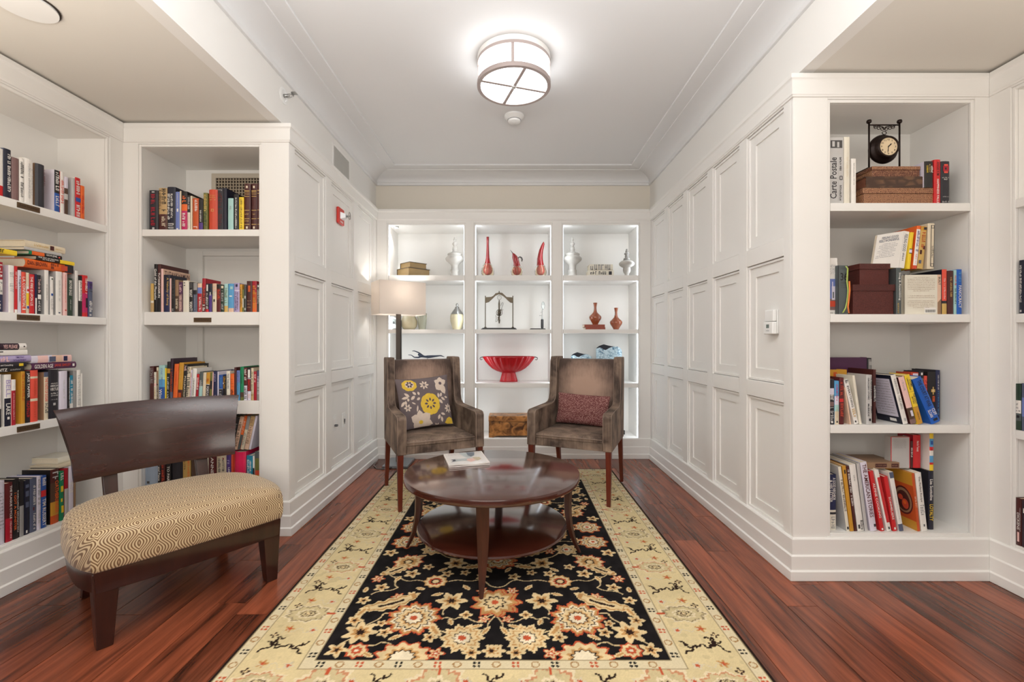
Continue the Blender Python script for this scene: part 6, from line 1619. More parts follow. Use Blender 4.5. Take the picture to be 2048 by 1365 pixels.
# flowered cushion: appliqué petals lie on the pillow's own surface
CUSHG = mat('grey_violet_linen', (108, 96, 98), rough=.9, var=.08, vscale=60, bump=.3, bscale=500)
CUY = mat('mustard_embroidery', (222, 186, 62), rough=.8, var=.12, vscale=60)
CUC = mat('cream_embroidery', (214, 196, 180), rough=.8, var=.08, vscale=60)
CUD = mat('plum_embroidery', (92, 78, 84), rough=.9, var=.1, vscale=60)
pc = thing('cushion', 'grey square cushion embroidered with yellow and cream flowers', 'cushion')
pf_ = pillow_surface(.43, .41, .11)
pillow_mesh(pf_).build('cover', CUSHG, pc, smooth=True)
def on_pillow(pts, lift):
    out = []
    for (x, y) in pts:                          # x,y in the zoomed photograph of the cushion
        u = (x - 830) / 615; v = (640 - y - (x - 830) * .05) / 500
        u = max(-.97, min(.97, u)); v = max(-.97, min(.97, v))
        p = pf_(u, v, -1); p.y -= lift
        out.append(p)
    return out
def patch(q, pts, mi, lift, c=None):
    c = c or (sum(p[0] for p in pts) / len(pts), sum(p[1] for p in pts) / len(pts))
    mid = [((p[0] + c[0]) / 2, (p[1] + c[1]) / 2) for p in pts]
    P = on_pillow(list(pts) + mid + [c], lift)
    n = len(pts)
    q.add(P, [(j, (j + 1) % n, n + (j + 1) % n, n + j) for j in range(n)] + [(n + j, n + (j + 1) % n, 2 * n) for j in range(n)], mi)
def flower(cx, cy, r, n, depth, mi, lift, rot=0, sq=.85, m=10):
    k = n * m
    return [(cx + r * (1 - depth * (1 - abs(math.sin(n / 2 * a)) ** .6)) * math.cos(a + rot), cy + sq * r * (1 - depth * (1 - abs(math.sin(n / 2 * a)) ** .6)) * math.sin(a + rot)) for a in [2 * math.pi * j / k for j in range(k)]]
def leaf(x0, y0, x1, y1, w):
    dx, dy = x1 - x0, y1 - y0
    nx, ny = -dy, dx; l = math.hypot(dx, dy) or 1; nx /= l; ny /= l
    return [(x0, y0)] + [(x0 + dx * f + nx * w * g, y0 + dy * f + ny * w * g) for f, g in ((.25, .8), (.5, 1), (.75, .75))] + [(x1, y1)] + [(x0 + dx * f - nx * w * g, y0 + dy * f - ny * w * g) for f, g in ((.75, .75), (.5, 1), (.25, .8))]
FM = [CUY, CUC, CUD]
def emb(name, fn):
    q = MB(); fn(q); q.build(name, FM, pc)
def petals(q, cx, cy, r0, r1, n, w, mi, lift, rot=0):
    for i in range(n):
        a = rot + 2 * math.pi * i / n
        patch(q, leaf(cx + r0 * math.cos(a), cy + r0 * .85 * math.sin(a), cx + r1 * math.cos(a), cy + r1 * .85 * math.sin(a), w), mi, lift)
def f1(q):
    patch(q, flower(918, 690, 222, 9, .06, 0, 0, sq=.95), 0, .0016); patch(q, flower(918, 680, 150, 9, .12, 0, 0, sq=.95), 0, .0024); petals(q, 918, 680, 55, 135, 8, 20, 2, .0032); patch(q, flower(918, 680, 40, 8, .05, 0, 0), 0, .0038)
def f2(q):
    patch(q, flower(495, 305, 170, 8, .08, 0, 0, sq=.7), 0, .0016); patch(q, flower(500, 295, 100, 8, .1, 0, 0, sq=.7), 1, .0024); petals(q, 500, 290, 20, 85, 6, 22, 2, .003)
def f3(q):
    for i, (x, y, w) in enumerate(((1100, 235, 60), (1230, 170, 70), (1350, 240, 60), (1300, 480, 75), (1110, 400, 85))):
        patch(q, leaf(1220, 300, 1220 + (x - 1220) * 1.15, 300 + (y - 300) * 1.15, w), 1, .0016 + .0001 * i)
    patch(q, flower(1215, 290, 40, 6, .3, 0, 0), 2, .003); 
def f4(q):
    for i, (x, y, w) in enumerate(((470, 920, 100), (650, 800, 80), (880, 880, 100), (930, 1080, 90), (760, 1180, 90), (520, 1150, 100))):
        patch(q, leaf(670, 1020, 670 + (x - 670) * 1.05, 1020 + (y - 1020) * 1.05, w), 1, .0016 + .0001 * i)
    patch(q, flower(670, 1030, 50, 8, .3, 0, 0), 0, .003)
def f5(q):
    patch(q, leaf(1230, 1080, 1480, 1060, 110), 0, .0016); patch(q, leaf(1260, 1150, 1440, 1000, 26), 0, .0026)
def f6(q):
    petals(q, 830, 310, 20, 110, 7, 20, 1, .0016); petals(q, 1360, 790, 20, 115, 8, 20, 1, .0016); petals(q, 400, 740, 15, 90, 6, 20, 1, .0016); petals(q, 1040, 1130, 10, 80, 6, 16, 1, .0016)
def f7(q):
    for (a, b_, c, d, w) in ((470, 530, 350, 460, 26), (450, 540, 280, 560, 26), (440, 560, 420, 620, 26), (350, 620, 250, 710, 30), (370, 600, 370, 690, 24), (620, 500, 540, 440, 26), (590, 520, 490, 590, 30), (690, 510, 660, 440, 26), (700, 560, 620, 600, 26),
                             (1130, 580, 1130, 480, 26), (1170, 560, 1220, 480, 28), (1190, 570, 1290, 630, 26), (1130, 610, 1220, 690, 30), (1280, 560, 1370, 580, 20), (1120, 900, 1070, 1000, 30), (1140, 880, 1250, 910, 24), (1150, 940, 1170, 1060, 28), (630, 700, 600, 830, 18), (500, 640, 590, 680, 14)):
        patch(q, leaf(a, b_, c, d, w), 1, .0016)
for nm, fn in (('yellow_flower', f1), ('yellow_flower', f2), ('cream_flower', f3), ('cream_flower', f4), ('yellow_flower', f5), ('small_flowers', f6), ('leaf_sprigs', f7)):
    emb(nm, fn)
M1 = AC1.matrix_basis.copy()
M1 = Matrix.Translation(AC1.location) @ Matrix.Rotation(R(26), 4, 'Z')
pc.matrix_world = M1 @ Matrix.Translation((-.024, .394, .702)) @ Matrix.Rotation(R(-13), 4, 'X') @ Matrix.Rotation(R(-3.5), 4, 'Y')

LUM, nt, b = nt_new('maroon_weave')
N, L = nt.nodes, nt.links
tc = N.new('ShaderNodeTexCoord'); mp = N.new('ShaderNodeMapping'); mp.inputs['Rotation'].default_value = (0, R(32), 0); mp.inputs['Scale'].default_value = (80, .01, 130)
L.new(tc.outputs['Object'], mp.inputs['Vector'])
vv = N.new('ShaderNodeTexVoronoi'); vv.inputs['Scale'].default_value = 1; vv.inputs['Randomness'].default_value = .35; L.new(mp.outputs[0], vv.inputs['Vector'])
cr = N.new('ShaderNodeValToRGB'); cr.color_ramp.elements[0].position = .18; cr.color_ramp.elements[0].color = lin((190, 150, 140)) + (1,)
cr.color_ramp.elements[1].position = .42; cr.color_ramp.elements[1].color = lin((104, 52, 52)) + (1,)
L.new(vv.outputs['Distance'], cr.inputs[0])
L.new(cr.outputs[0], b.inputs['Base Color']); b.inputs['Roughness'].default_value = .85
lc = thing('cushion', 'maroon woven lumbar cushion with fine pale flecks', 'cushion')
lf = pillow_surface(.44, .25, .12, .04)
def lump(u, v, side):
    p = lf(u, v, side)
    if side < 0: p.y += .010 * math.exp(-((v + .5 + .25 * math.cos(u * 2.2) - .2) / .12) ** 2) * (1 - u * u)
    return p
pillow_mesh(lump).build('cover', LUM, lc, smooth=True)
M2 = Matrix.Translation(AC2.location) @ Matrix.Rotation(R(-24), 4, 'Z')
lc.matrix_world = M2 @ Matrix.Translation((.0, .413, .627)) @ Matrix.Rotation(R(-12), 4, 'X') @ Matrix.Rotation(R(2), 4, 'Y')

# ------------------------------------------------------------------ coffee table and magazine
tcx, tcy = -.112, 2.597
ct = thing('coffee_table', 'round dark wood coffee table with a lower shelf and sabre legs', 'table', (tcx, tcy, RUGZ + .0005), (0, 0, R(-3.5)))
dz = -RUGZ
q = MB(); q.lathe([(.40, .425 + dz), (.488, .425 + dz), (.4915, .428 + dz), (.4925, .431 + dz), (.4925, .4565 + dz), (.4915, .4595 + dz), (.488, .461 + dz)], 72); q.build('tabletop', TABLEWOOD, ct, smooth=True, sharp=30)
q = MB(); q.lathe([(.412, .146 + dz), (.420, .150 + dz), (.4236, .157 + dz), (.421, .166 + dz), (.416, .168 + dz)], 72); q.build('lower_shelf', TABLEWOOD, ct, smooth=True, sharp=30)
for i in range(4):
    a = R(90 * i)
    c, s = math.cos(a), math.sin(a)
    rings = []
    for (z, r, hr, ht) in ((.4245, .440, .020, .032), (.36, .432, .021, .031), (.29, .428, .021, .030), (.22, .430, .020, .027), (.16, .438, .018, .024), (.10, .453, .015, .019), (.05, .472, .012, .014), (.0, .494, .009, .009)):
        z = z + dz if z > .3 else max(0, z - .005)
        loop = [(r + hr, 0), (r + hr * .25, ht), (r - hr, ht * .8), (r - hr, -ht * .8), (r + hr * .25, -ht)]
        rings.append([(x * c - y * s, x * s + y * c, z) for x, y in loop])
    q = MB(); q.loft(rings); q.build('leg', TABLELEG, ct, smooth=True, sharp=40)

mgz = thing('magazine', 'open faced fashion magazine lying on the coffee table', 'magazine', (0, 0, 0))
mgz['label'] = 'white covered magazine with a wavy lower edge on the coffee table'
ztop = .4625 + .0005
C4 = [Vector((-.440, 2.919, 0)), Vector((-.2015, 3.001, 0)), Vector((-.131, 2.712, 0)), Vector((-.368, 2.650, 0))]
def mg(u, v, z):
    p = (C4[0] * (1 - u) + C4[1] * u) * (1 - v) + (C4[3] * (1 - u) + C4[2] * u) * v
    return (p.x, p.y, z)
n = 12
wav = lambda u, v: .0025 * math.sin(u * 7.5) * v ** 3
q = MB()
for (za, zb_) in ((.0, .0045), (.005, .009)):
    k = len(q.v)
    loops = []
    for lv in (za, zb_):
        pts = [(u / n, 0) for u in range(n + 1)] + [(1, .5)] + [(1 - u / n, 1) for u in range(n + 1)] + [(0, .5)]
        loops.append([mg(u, v, ztop + lv + (wav(u, v) + .003 if za > 0 else .0)) for u, v in pts])
    q.loft(loops)
q.build('pages', mat('magazine_paper', (232, 224, 218), rough=.35, var=.03), mgz)
q = MB(); zz2 = .0094 + .003
cov = [[mg(.02 + .96 * i / n, .02 + .96 * j / n, ztop + zz2 + wav(.02 + .96 * i / n, .02 + .96 * j / n)) for i in range(n + 1)] for j in range(n + 1)]
for j in range(n):
    for i in range(n):
        q.add([cov[j][i], cov[j + 1][i], cov[j + 1][i + 1], cov[j][i + 1]], [(0, 1, 2, 3)])
q.build('cover', mat('magazine_cover', (236, 232, 228), rough=.25, var=.03, coat=.3), mgz, smooth=True)
q = MB()
def blob(pts, mi, lift):
    c = (sum(p[0] for p in pts) / len(pts), sum(p[1] for p in pts) / len(pts))
    P = [mg(u, v, ztop + zz2 + lift + wav(u, v)) for u, v in pts] + [mg(*c, ztop + zz2 + lift + wav(*c))]
    m_ = len(pts)
    q.add(P, [((j + 1) % m_, j, m_) for j in range(m_)], mi)
blob([(.38, .03), (.78, .03), (.72, .30), (.66, .46), (.52, .50), (.48, .40)], 0, .0006)
blob([(.58, .03), (.80, .05), (.74, .34), (.64, .42), (.58, .3)], 1, .0009)
blob([(.14, .56), (.34, .55), (.60, .52), (.62, .70), (.48, .72), (.26, .74), (.10, .78), (.20, .66)], 0, .0006)
blob([(.10, .60), (.22, .56), (.22, .70), (.08, .80), (.18, .66)], 2, .001)
blob([(.52, .58), (.68, .56), (.70, .74), (.56, .84), (.48, .70)], 3, .0011)
blob([(.66, .48), (.84, .50), (.86, .66), (.74, .78), (.68, .64)], 4, .0012)
for i in range(3):
    put_scribble(q, mgv := (Vector(C4[1]) - Vector(C4[0])).normalized(), -(Vector(C4[3]) - Vector(C4[0])).normalized(), Vector(mg(.20 + .0 * i, .08 + .06 * i, ztop + zz2 + .0007)), .055, .008, rb, 5)
put_scribble(q, mgv, -(Vector(C4[3]) - Vector(C4[0])).normalized(), Vector(mg(.88, .12, ztop + zz2 + .0007)), .04, .008, rb, 5)
q.build('cover_print', [mat('print_grey', (176, 182, 182), var=.1), mat('print_slate', (112, 120, 130), var=.1), mat('print_charcoal', (70, 74, 84), var=.1), mat('print_blush', (222, 186, 176), var=.05), mat('print_tan', (190, 176, 150), var=.2, vscale=80), mat('print_mauve', (150, 134, 140), var=0)], mgz)

# ------------------------------------------------------------------ curved-back bench
BO = Vector((-1.378, 2.015, 0)); Bt = Vector((.620, .7846, 0)); Bb = Vector((-.7846, .620, 0))
bench = thing('curved_bench', 'dark wood curved back bench with a tan wave patterned seat', 'bench', BO, (0, 0, math.atan2(.7846, .620)))
# bench frame: local x runs along the front edge, local y backwards
OGEE, nt, b = nt_new('ogee_wave_fabric')
N, L = nt.nodes, nt.links
tc = N.new('ShaderNodeTexCoord')
uv = N.new('ShaderNodeAttribute'); uv.attribute_name = 'fab'
sx = N.new('ShaderNodeSeparateXYZ'); L.new(uv.outputs['Vector'], sx.inputs[0])
def mth(op, a, b_=None, c=None):
    n = N.new('ShaderNodeMath'); n.operation = op
    for i, v in enumerate((a, b_, c)):
        if v is None: continue
        if isinstance(v, (int, float)): n.inputs[i].default_value = v
        else: L.new(v, n.inputs[i])
    return n.outputs[0]
u = mth('MULTIPLY', sx.outputs[0], 1 / .062); vv = mth('MULTIPLY', sx.outputs[1], 2 * math.pi / .100)
wv_ = mth('MULTIPLY', mth('SINE', vv), .23)
de_ = mth('PINGPONG', mth('SUBTRACT', u, wv_), 1.0)
do_ = mth('PINGPONG', mth('SUBTRACT', mth('ADD', u, wv_), 1.0), 1.0)
F = mth('MINIMUM', de_, do_)
st = mth('COSINE', mth('MULTIPLY', F, 2 * math.pi * 6.0))
mx = N.new('ShaderNodeMix'); mx.data_type = 'RGBA'; mx.inputs[6].default_value = lin((206, 184, 146)) + (1,); mx.inputs[7].default_value = lin((114, 82, 50)) + (1,)
L.new(mth('MULTIPLY_ADD', st, 1.2, .4), mx.inputs[0]); mx.clamp_factor = True
L.new(mx.outputs[2], b.inputs['Base Color']); b.inputs['Roughness'].default_value = .55; b.inputs['Sheen Weight'].default_value = .2
def dplan(f, z, n=56, w=.398, d=.36, cy=.25):
    pts = []
    m_ = n
    for i in range(m_):
        a = math.pi * i / (m_ - 1)
        b0 = -.617 + (math.pi + 2 * .617) * i / (m_ - 1)
        x = w * math.copysign(abs(math.cos(b0)) ** .667, math.cos(b0)); y = cy + d * math.copysign(abs(math.sin(b0)) ** .667, math.sin(b0))
        if i in (0, m_ - 1): x = math.copysign(.356, x)
        y = max(y, .004)
        pts.append((x, y))
    k = 14
    for i in range(1, k):
        x = -.356 + .712 * i / k; pts.append((x, .004 - .016 * (1 - (x / .356) ** 2)))
    return [(x * f, cy + (y - cy) * f, z) for x, y in pts]
q = MB()
lv = [(.985, .307), (1.0, .314), (1.012, .34), (1.014, .385), (1.006, .42), (.99, .440), (.965, .452), (.92, .461), (.84, .469), (.7, .476), (.5, .481), (.25, .484), (.05, .485)]
rings = [dplan(f, z) for f, z in lv]
q.loft(rings)
cu = q.build('seat_cushion', OGEE, bench, smooth=True, sharp=70)
at = cu.data.attributes.new('fab', 'FLOAT_VECTOR', 'POINT')
co = []
n0 = len(rings[0])
for i, rg in enumerate(rings):
    for j, p in enumerate(rg):
        # cloth runs up the front face and over the top: v = height on the sides, plus distance across the top
        f, z = lv[i]
        ed = dplan(1.0, 0)[j]
        over = math.hypot(ed[0] - p[0], ed[1] - p[1]) if f < 1 else 0
        co += [p[0], p[2] + p[1], 0]
at.data.foreach_set('vector', co)
q = MB(); q.loft([dplan(.955, .222), dplan(.965, .226), dplan(.985, .300), dplan(.985, .306)]); q.build('seat_rail', ESPRESSO, bench, smooth=True, sharp=40)
for (x, y, wt, wb_, dxb, dyb) in ((-.312, .055, .086, .050, -.004, -.012), (.312, .055, .086, .050, .004, -.012), (-.265, .50, .07, .042, -.02, .07), (.265, .50, .07, .042, .02, .07)):
    q = MB(); h_, hb_ = wt / 2, wb_ / 2
    q.loft([[(x + dxb + a * hb_, y + dyb + b_ * hb_, .001) for a, b_ in ((-1, -1), (1, -1), (1, 1), (-1, 1))], [(x + a * h_, y + b_ * h_, .222 if y > .2 else .300) for a, b_ in ((-1, -1), (1, -1), (1, 1), (-1, 1))]])
    q.build('leg', ESPRESSO, bench, bevel=.003)
for x in (-.195, .195):
    q = MB(); q.loft([[(x + a * .026, .555 + b_ * .017, .24) for a, b_ in ((-1, -1), (1, -1), (1, 1), (-1, 1))], [(x + a * .026, .592 + b_ * .017, .44) for a, b_ in ((-1, -1), (1, -1), (1, 1), (-1, 1))], [(x + a * .032, .655 + b_ * .012, .66) for a, b_ in ((-1, -1), (1, -1), (1, 1), (-1, 1))]]); q.build('back_post', ESPRESSO, bench, bevel=.003)
q = MB()
rings = []
nb = 24
for i in range(nb + 1):
    s_ = -1 + 2 * i / nb
    loop = []
    for (v, side) in ((0, 0), (.06, 0), (.25, 0), (.5, 0), (.75, 0), (.94, 0), (1, 0), (1, 1), (.94, 1), (.75, 1), (.5, 1), (.25, 1), (.06, 1), (0, 1)):
        hw_ = .336 + .004 * v + .050 * v ** 2.2
        z = .552 + .328 * v - .006 * (1 - s_ * s_) * (1 if v < .5 else -1)
        y = .600 + .045 * v + .045 * v * v - .075 * s_ * s_
        th_ = .032 if 0.03 < v < .97 else .018
        loop.append((s_ * hw_, y + (th_ if side else (.004 if v in (0, 1) else 0)), z))
    rings.append(loop)
q.loft(rings); q.build('backrest', BACKW := wood('bench_back_veneer', (42, 17, 12), (80, 40, 29), scale=(2, 30, 34), rough=.25, coat=.3, streak=.5), bench, smooth=True, sharp=50)

# ------------------------------------------------------------------ rug (flat woven pattern as colours on a fine grid)
RX0, RX1, RY0, RY1 = -1.062, .922, 1.37, 4.243
nx, ny = 442, 640
gx_ = np.linspace(RX0, RX1, nx + 1); gy_ = np.linspace(RY0, RY1, ny + 1)
GX, GY = np.meshgrid(gx_, gy_)
rcx, rcy = (RX0 + RX1) / 2, (RY0 + RY1) / 2
C_ = lambda *c: np.array(lin(c))
gold, guard, black, cream, rust, ochre, choc, bone = C_(208, 190, 146), C_(212, 198, 164), C_(24, 21, 22), C_(216, 192, 146), C_(186, 84, 52), C_(188, 142, 88), C_(70, 46, 36), C_(226, 212, 182)
img = np.empty(GX.shape + (3,)); img[:] = gold
rr_ = np.random.RandomState(3)
def smooth_noise(s, sd):
    r_ = np.random.RandomState(sd); a = r_.rand(int(ny / s) + 3, int(nx / s) + 3)
    yi = np.arange(ny + 1) / s; xi = np.arange(nx + 1) / s
    y0 = yi.astype(int); x0 = xi.astype(int); fy_ = (yi - y0)[:, None]; fx_ = (xi - x0)[None]
    fy_ = fy_ * fy_ * (3 - 2 * fy_); fx_ = fx_ * fx_ * (3 - 2 * fx_)
    return (a[y0][:, x0] * (1 - fy_) * (1 - fx_) + a[y0 + 1][:, x0] * fy_ * (1 - fx_) + a[y0][:, x0 + 1] * (1 - fy_) * fx_ + a[y0 + 1][:, x0 + 1] * fy_ * fx_)
nzA, nzB = smooth_noise(7, 1), smooth_noise(26, 2)
img *= (.90 + .16 * nzB + .10 * nzA)[..., None]
def window(x, y, r):
    i0, i1 = np.searchsorted(gy_, (y - r, y + r)); j0, j1 = np.searchsorted(gx_, (x - r, x + r))
    return slice(i0, i1), slice(j0, j1)
def put(mask, sl, col):
    sub = img[sl]; sub[mask] = col; img[sl] = sub
def rosette(x, y, r, cols, n=8, wob=.14, rot=0, sq=1.0, jag=0.0):
    sl = window(x, y, r * 1.3)
    dx, dy = GX[sl] - x, (GY[sl] - y) / sq
    d = np.hypot(dx, dy); a = np.arctan2(dy, dx) + rot
    w = 1 + wob * np.cos(n * a) + jag * np.cos(3 * n * a + 1)
    for f, c in cols:
        put(d < r * f * w, sl, c)
def rug_leaf(x, y, ln, wd, ang, cols, bend=.0):
    sl = window(x, y, ln)
    c, s = math.cos(ang), math.sin(ang)
    dx, dy = GX[sl] - x, GY[sl] - y
    u = dx * c + dy * s; v = -dx * s + dy * c - bend * (u / ln) ** 2 * ln
    hl = ln / 2
    e = np.clip(1 - (u / hl) ** 2, 0, None) ** .7 * (1 + .18 * np.cos(u / hl * 17))
    for f, cc in cols:
        put((np.abs(v) < wd / 2 * f * e) & (np.abs(u) < hl * (.3 + .7 * f)), sl, cc)
def vine(pts, w, col, wig=.0):
    for (x0, y0), (x1, y1) in zip(pts[:-1], pts[1:]):
        L_ = math.hypot(x1 - x0, y1 - y0); k = max(2, int(L_ / .003))
        for i in range(k + 1):
            f = i / k
            x = x0 + (x1 - x0) * f - (y1 - y0) / L_ * wig * math.sin(f * 6.28); y = y0 + (y1 - y0) * f + (x1 - x0) / L_ * wig * math.sin(f * 6.28)
            sl = window(x, y, w * 1.6)
            put(np.hypot(GX[sl] - x, GY[sl] - y) < w, sl, col)
dxe = np.minimum(GX - RX0, RX1 - GX); dye = np.minimum(GY - RY0, RY1 - GY); de = np.minimum(dxe, dye)
img[(de > .012) & (de < .062)] = guard; img[(de > .282) & (de < .33)] = guard
for d_ in (.014, .060, .284, .328): img[np.abs(de - d_) < .0026] = choc * .55 + gold * .45
img[de < .009] = choc * .3
inn_ = de > .332
img[inn_] = black
img[inn_] *= (.7 + .6 * nzA[inn_])[..., None]
# guard-stripe quatrefoils
def quat(x, y, col, s=.0085):
    for a, b_ in ((-1, -1), (1, -1), (-1, 1), (1, 1)):
        sl = window(x + a * s, y + b_ * s, s * 1.2); put(np.hypot(GX[sl] - x - a * s, GY[sl] - y - b_ * s) < s * .72, sl, col)
def curl(x, y, col, s=.014):
    sl = window(x, y, s * 1.5); d = np.hypot(GX[sl] - x, GY[sl] - y); put(np.abs(d - s) < .0026, sl, col)
for off in (.037, .306):
    for sx_ in (RX0 + off, RX1 - off):
        y = RY0 + off + .05; k = 0
        while y < RY1 - off - .03:
            (quat if k % 2 == 0 else curl)(sx_, y, (black, rust)[(k // 2) % 2] if k % 2 == 0 else ochre * .7); y += .072; k += 1
    for sy_ in (RY0 + off, RY1 - off):
        x = RX0 + off + .05; k = 0
        while x < RX1 - off - .03:
            (quat if k % 2 == 0 else curl)(x, sy_, (black, rust)[(k // 2) % 2] if k % 2 == 0 else ochre * .7); x += .072; k += 1
# main border: ring palmettes and dark branches in turn
def palmette(x, y, s, sy, col):
    rosette(x, y, .082, [(1.22, bone * .62 + gold * .38), (1.06, col * .62 + gold * .38), (.94, gold * .9), (.6, bone * .7 + gold * .3), (.48, gold * .82), (.40, choc), (.33, gold), (.20, choc), (.12, cream)], n=9, wob=.10, sq=.62 if sy == 0 else 1.5, jag=.05)
    tip = .115
    vine([(x + (tip - .03 if sy == 0 else 0) * s, y + (0 if sy == 0 else (tip - .03) * s)), (x + (tip if sy == 0 else 0) * s, y + (0 if sy == 0 else tip * s))], .0055, rust)
def branch(x, y, s, vert):
    P = [(-.085, -.03), (-.045, .012), (-.02, -.008), (.012, .012), (.05, -.01), (.085, .03)]
    Q = [(-.045, .012), (-.05, .055), (-.02, .05)]; T = [(.05, -.01), (.085, -.04)]; U = [(-.045, .012), (-.075, .03)]
    for pl in (P, Q, T, U):
        vine([(x + (s * a if not vert else b_ * 1.0), y + (b_ if not vert else s * a)) for a, b_ in pl], .0042, choc * .35, .006)
    for a, b_ in ((-.045, .03), (-.03, .012), (.03, .0), (.07, .012)):
        rosette(x + (s * a if not vert else b_), y + (b_ if not vert else s * a), .009, [(1, choc * .35)], n=3, wob=.5)
bc = .172
for s, bxx in ((1, RX0 + bc), (-1, RX1 - bc)):
    for k, y in enumerate(np.arange(1.57, 4.12, .2045)):
        if k % 2 == 0: palmette(bxx, y + .01, s, 0, rust if k % 4 == 0 else choc)
        else: branch(bxx, y, s, False)
        rosette(bxx + s * .07, y + .1, .016, [(1, bone * .8), (.5, rust)], n=5, wob=.35); rosette(bxx - s * .07, y + .07, .014, [(1, choc * .8), (.5, cream)], n=4, wob=.4); rosette(bxx - s * .03, y + .11, .017, [(1, ochre), (.55, rust)], n=5, wob=.4)
        vine([(bxx - s * .05, y + .09), (bxx, y + .105), (bxx + s * .06, y + .09)], .0022, bone * .8, .012)
for s, byy in ((1, RY0 + bc), (-1, RY1 - bc)):
    for k, x in enumerate(np.arange(RX0 + .40, RX1 - .35, .2)):
        if k % 2 == 0: palmette(x, byy, s, 1, rust)
        else: branch(x, byy, s, True)
        rosette(x + .1, byy + .05, .016, [(1, bone * .8), (.5, rust)], n=5, wob=.35); rosette(x + .09, byy - .06, .014, [(1, choc * .8), (.5, cream)], n=4, wob=.4)
sp_ = nzA > .80
img[(de > .065) & (de < .28) & sp_] *= .86
# field: mirrored left-right about the rug's centre and repeated end to end
pal_a = [(1.10, rust), (1.0, ochre), (.86, bone), (.74, choc * .5), (.68, cream), (.50, ochre), (.42, choc * .5), (.36, bone), (.16, rust)]
pal_b = [(1.0, cream), (.80, ochre), (.70, cream), (.46, choc * .5), (.40, bone), (.2, rust)]
pal_c = [(1.0, ochre), (.86, cream), (.6, rust), (.42, choc * .3), (.28, cream)]
pal_d = [(1.0, cream), (.55, ochre), (.3, choc * .4)]
pal_e = [(1.0, rust), (.8, cream), (.5, rust), (.2, bone)]
lf_a = [(1.0, cream), (.78, ochre * .9), (.55, cream), (.18, choc * .4)]
lf_b = [(1.0, cream), (.4, ochre)]
def both(fn, x, y, *a, ang=None, **kw):
    for sx_ in (1, -1):
        for sy_ in (1, -1):
            X = rcx + sx_ * (x - rcx); Y = rcy + sy_ * (y - rcy)
            if fn is rug_leaf:
                an = ang if sx_ > 0 else math.pi - ang
                an = an if sy_ > 0 else -an
                bd = kw.get('bend', 0) * sx_ * sy_
                rug_leaf(X, Y, *a, an, kw['cols'], bd)
            else:
                fn(X, Y, *a, **kw)
def bvine(pts, w=.0034, wig=.008):
    for sx_ in (1, -1):
        for sy_ in (1, -1):
            vine([(rcx + sx_ * (x - rcx), rcy + sy_ * (y - rcy)) for x, y in pts], w, cream * .85, wig * sx_ * sy_)
border_keep = img.copy()
o_ = rcx
bvine([(o_, 2.02), (o_ - .05, 1.93), (o_ - .16, 1.96), (-.30, 1.95)]); bvine([(-.42, 1.96), (-.56, 1.99), (-.62, 1.87)]); bvine([(o_, 2.02), (o_ - .03, 1.88), (-.20, 1.83), (-.32, 1.87)]); bvine([(-.28, 2.09), (-.30, 1.98)])
bvine([(-.60, 2.30), (-.55, 2.20), (-.66, 2.14)]); bvine([(o_, 2.20), (-.17, 2.27), (-.31, 2.255)]); bvine([(-.38, 2.255), (-.50, 2.26), (-.60, 2.30), (-.66, 2.40)]); bvine([(o_, 2.45), (-.2, 2.42), (-.34, 2.50), (-.46, 2.62)]); bvine([(-.60, 2.62), (-.5, 2.70), (-.3, 2.70), (o_, 2.805)]); bvine([(-.68, 1.76), (-.63, 1.86), (-.68, 1.97)]); bvine([(-.41, 1.75), (-.52, 1.80), (-.6, 1.76)])
both(rosette, -.423, 1.958, .100, cols=pal_a, n=11, wob=.11, jag=.04)
both(rosette, -.062, 2.075, .085, cols=[(1.15, rust), (1.05, ochre), (.8, cream), (.55, choc * .4), (.45, cream), (.2, rust)], n=9, wob=.16, jag=.03)
both(rosette, -.20, 1.826, .080, cols=pal_b, n=10, wob=.13, jag=.05)
both(rosette, -.378, 2.255, .056, cols=pal_c, n=10, wob=.09)
both(rosette, -.276, 2.087, .058, cols=pal_d, n=6, wob=.28, jag=.06)
both(rosette, -.415, 1.715, .100, cols=[(1.05, rust), (.95, cream), (.62, ochre), (.5, choc * .35), (.42, bone)], n=11, wob=.12, sq=.8)
both(rosette, -.62, 1.862, .058, cols=pal_d, n=7, wob=.26)
both(rosette, -.598, 1.752, .042, cols=pal_e, n=8, wob=.12)
both(rosette, -.675, 1.755, .034, cols=pal_d, n=5, wob=.35)
both(rosette, -.558, 2.455, .066, cols=[(1.12, rust), (1, cream), (.7, ochre), (.4, choc * .3), (.25, cream)], n=10, wob=.12, jag=.05)
both(rosette, -.30, 2.44, .05, cols=pal_d, n=6, wob=.25); both(rosette, -.45, 2.60, .06, cols=pal_b, n=8, wob=.15); both(rosette, -.62, 2.70, .075, cols=pal_a, n=9, wob=.12)
both(rosette, -.25, 2.68, .07, cols=pal_b, n=9, wob=.16); both(rosette, -.062, 2.805, .11, cols=pal_a, n=12, wob=.1); both(rosette, -.062, 2.47, .075, cols=pal_a, n=9, wob=.14); both(rosette, -.42, 2.79, .055, cols=pal_c, n=9, wob=.1)
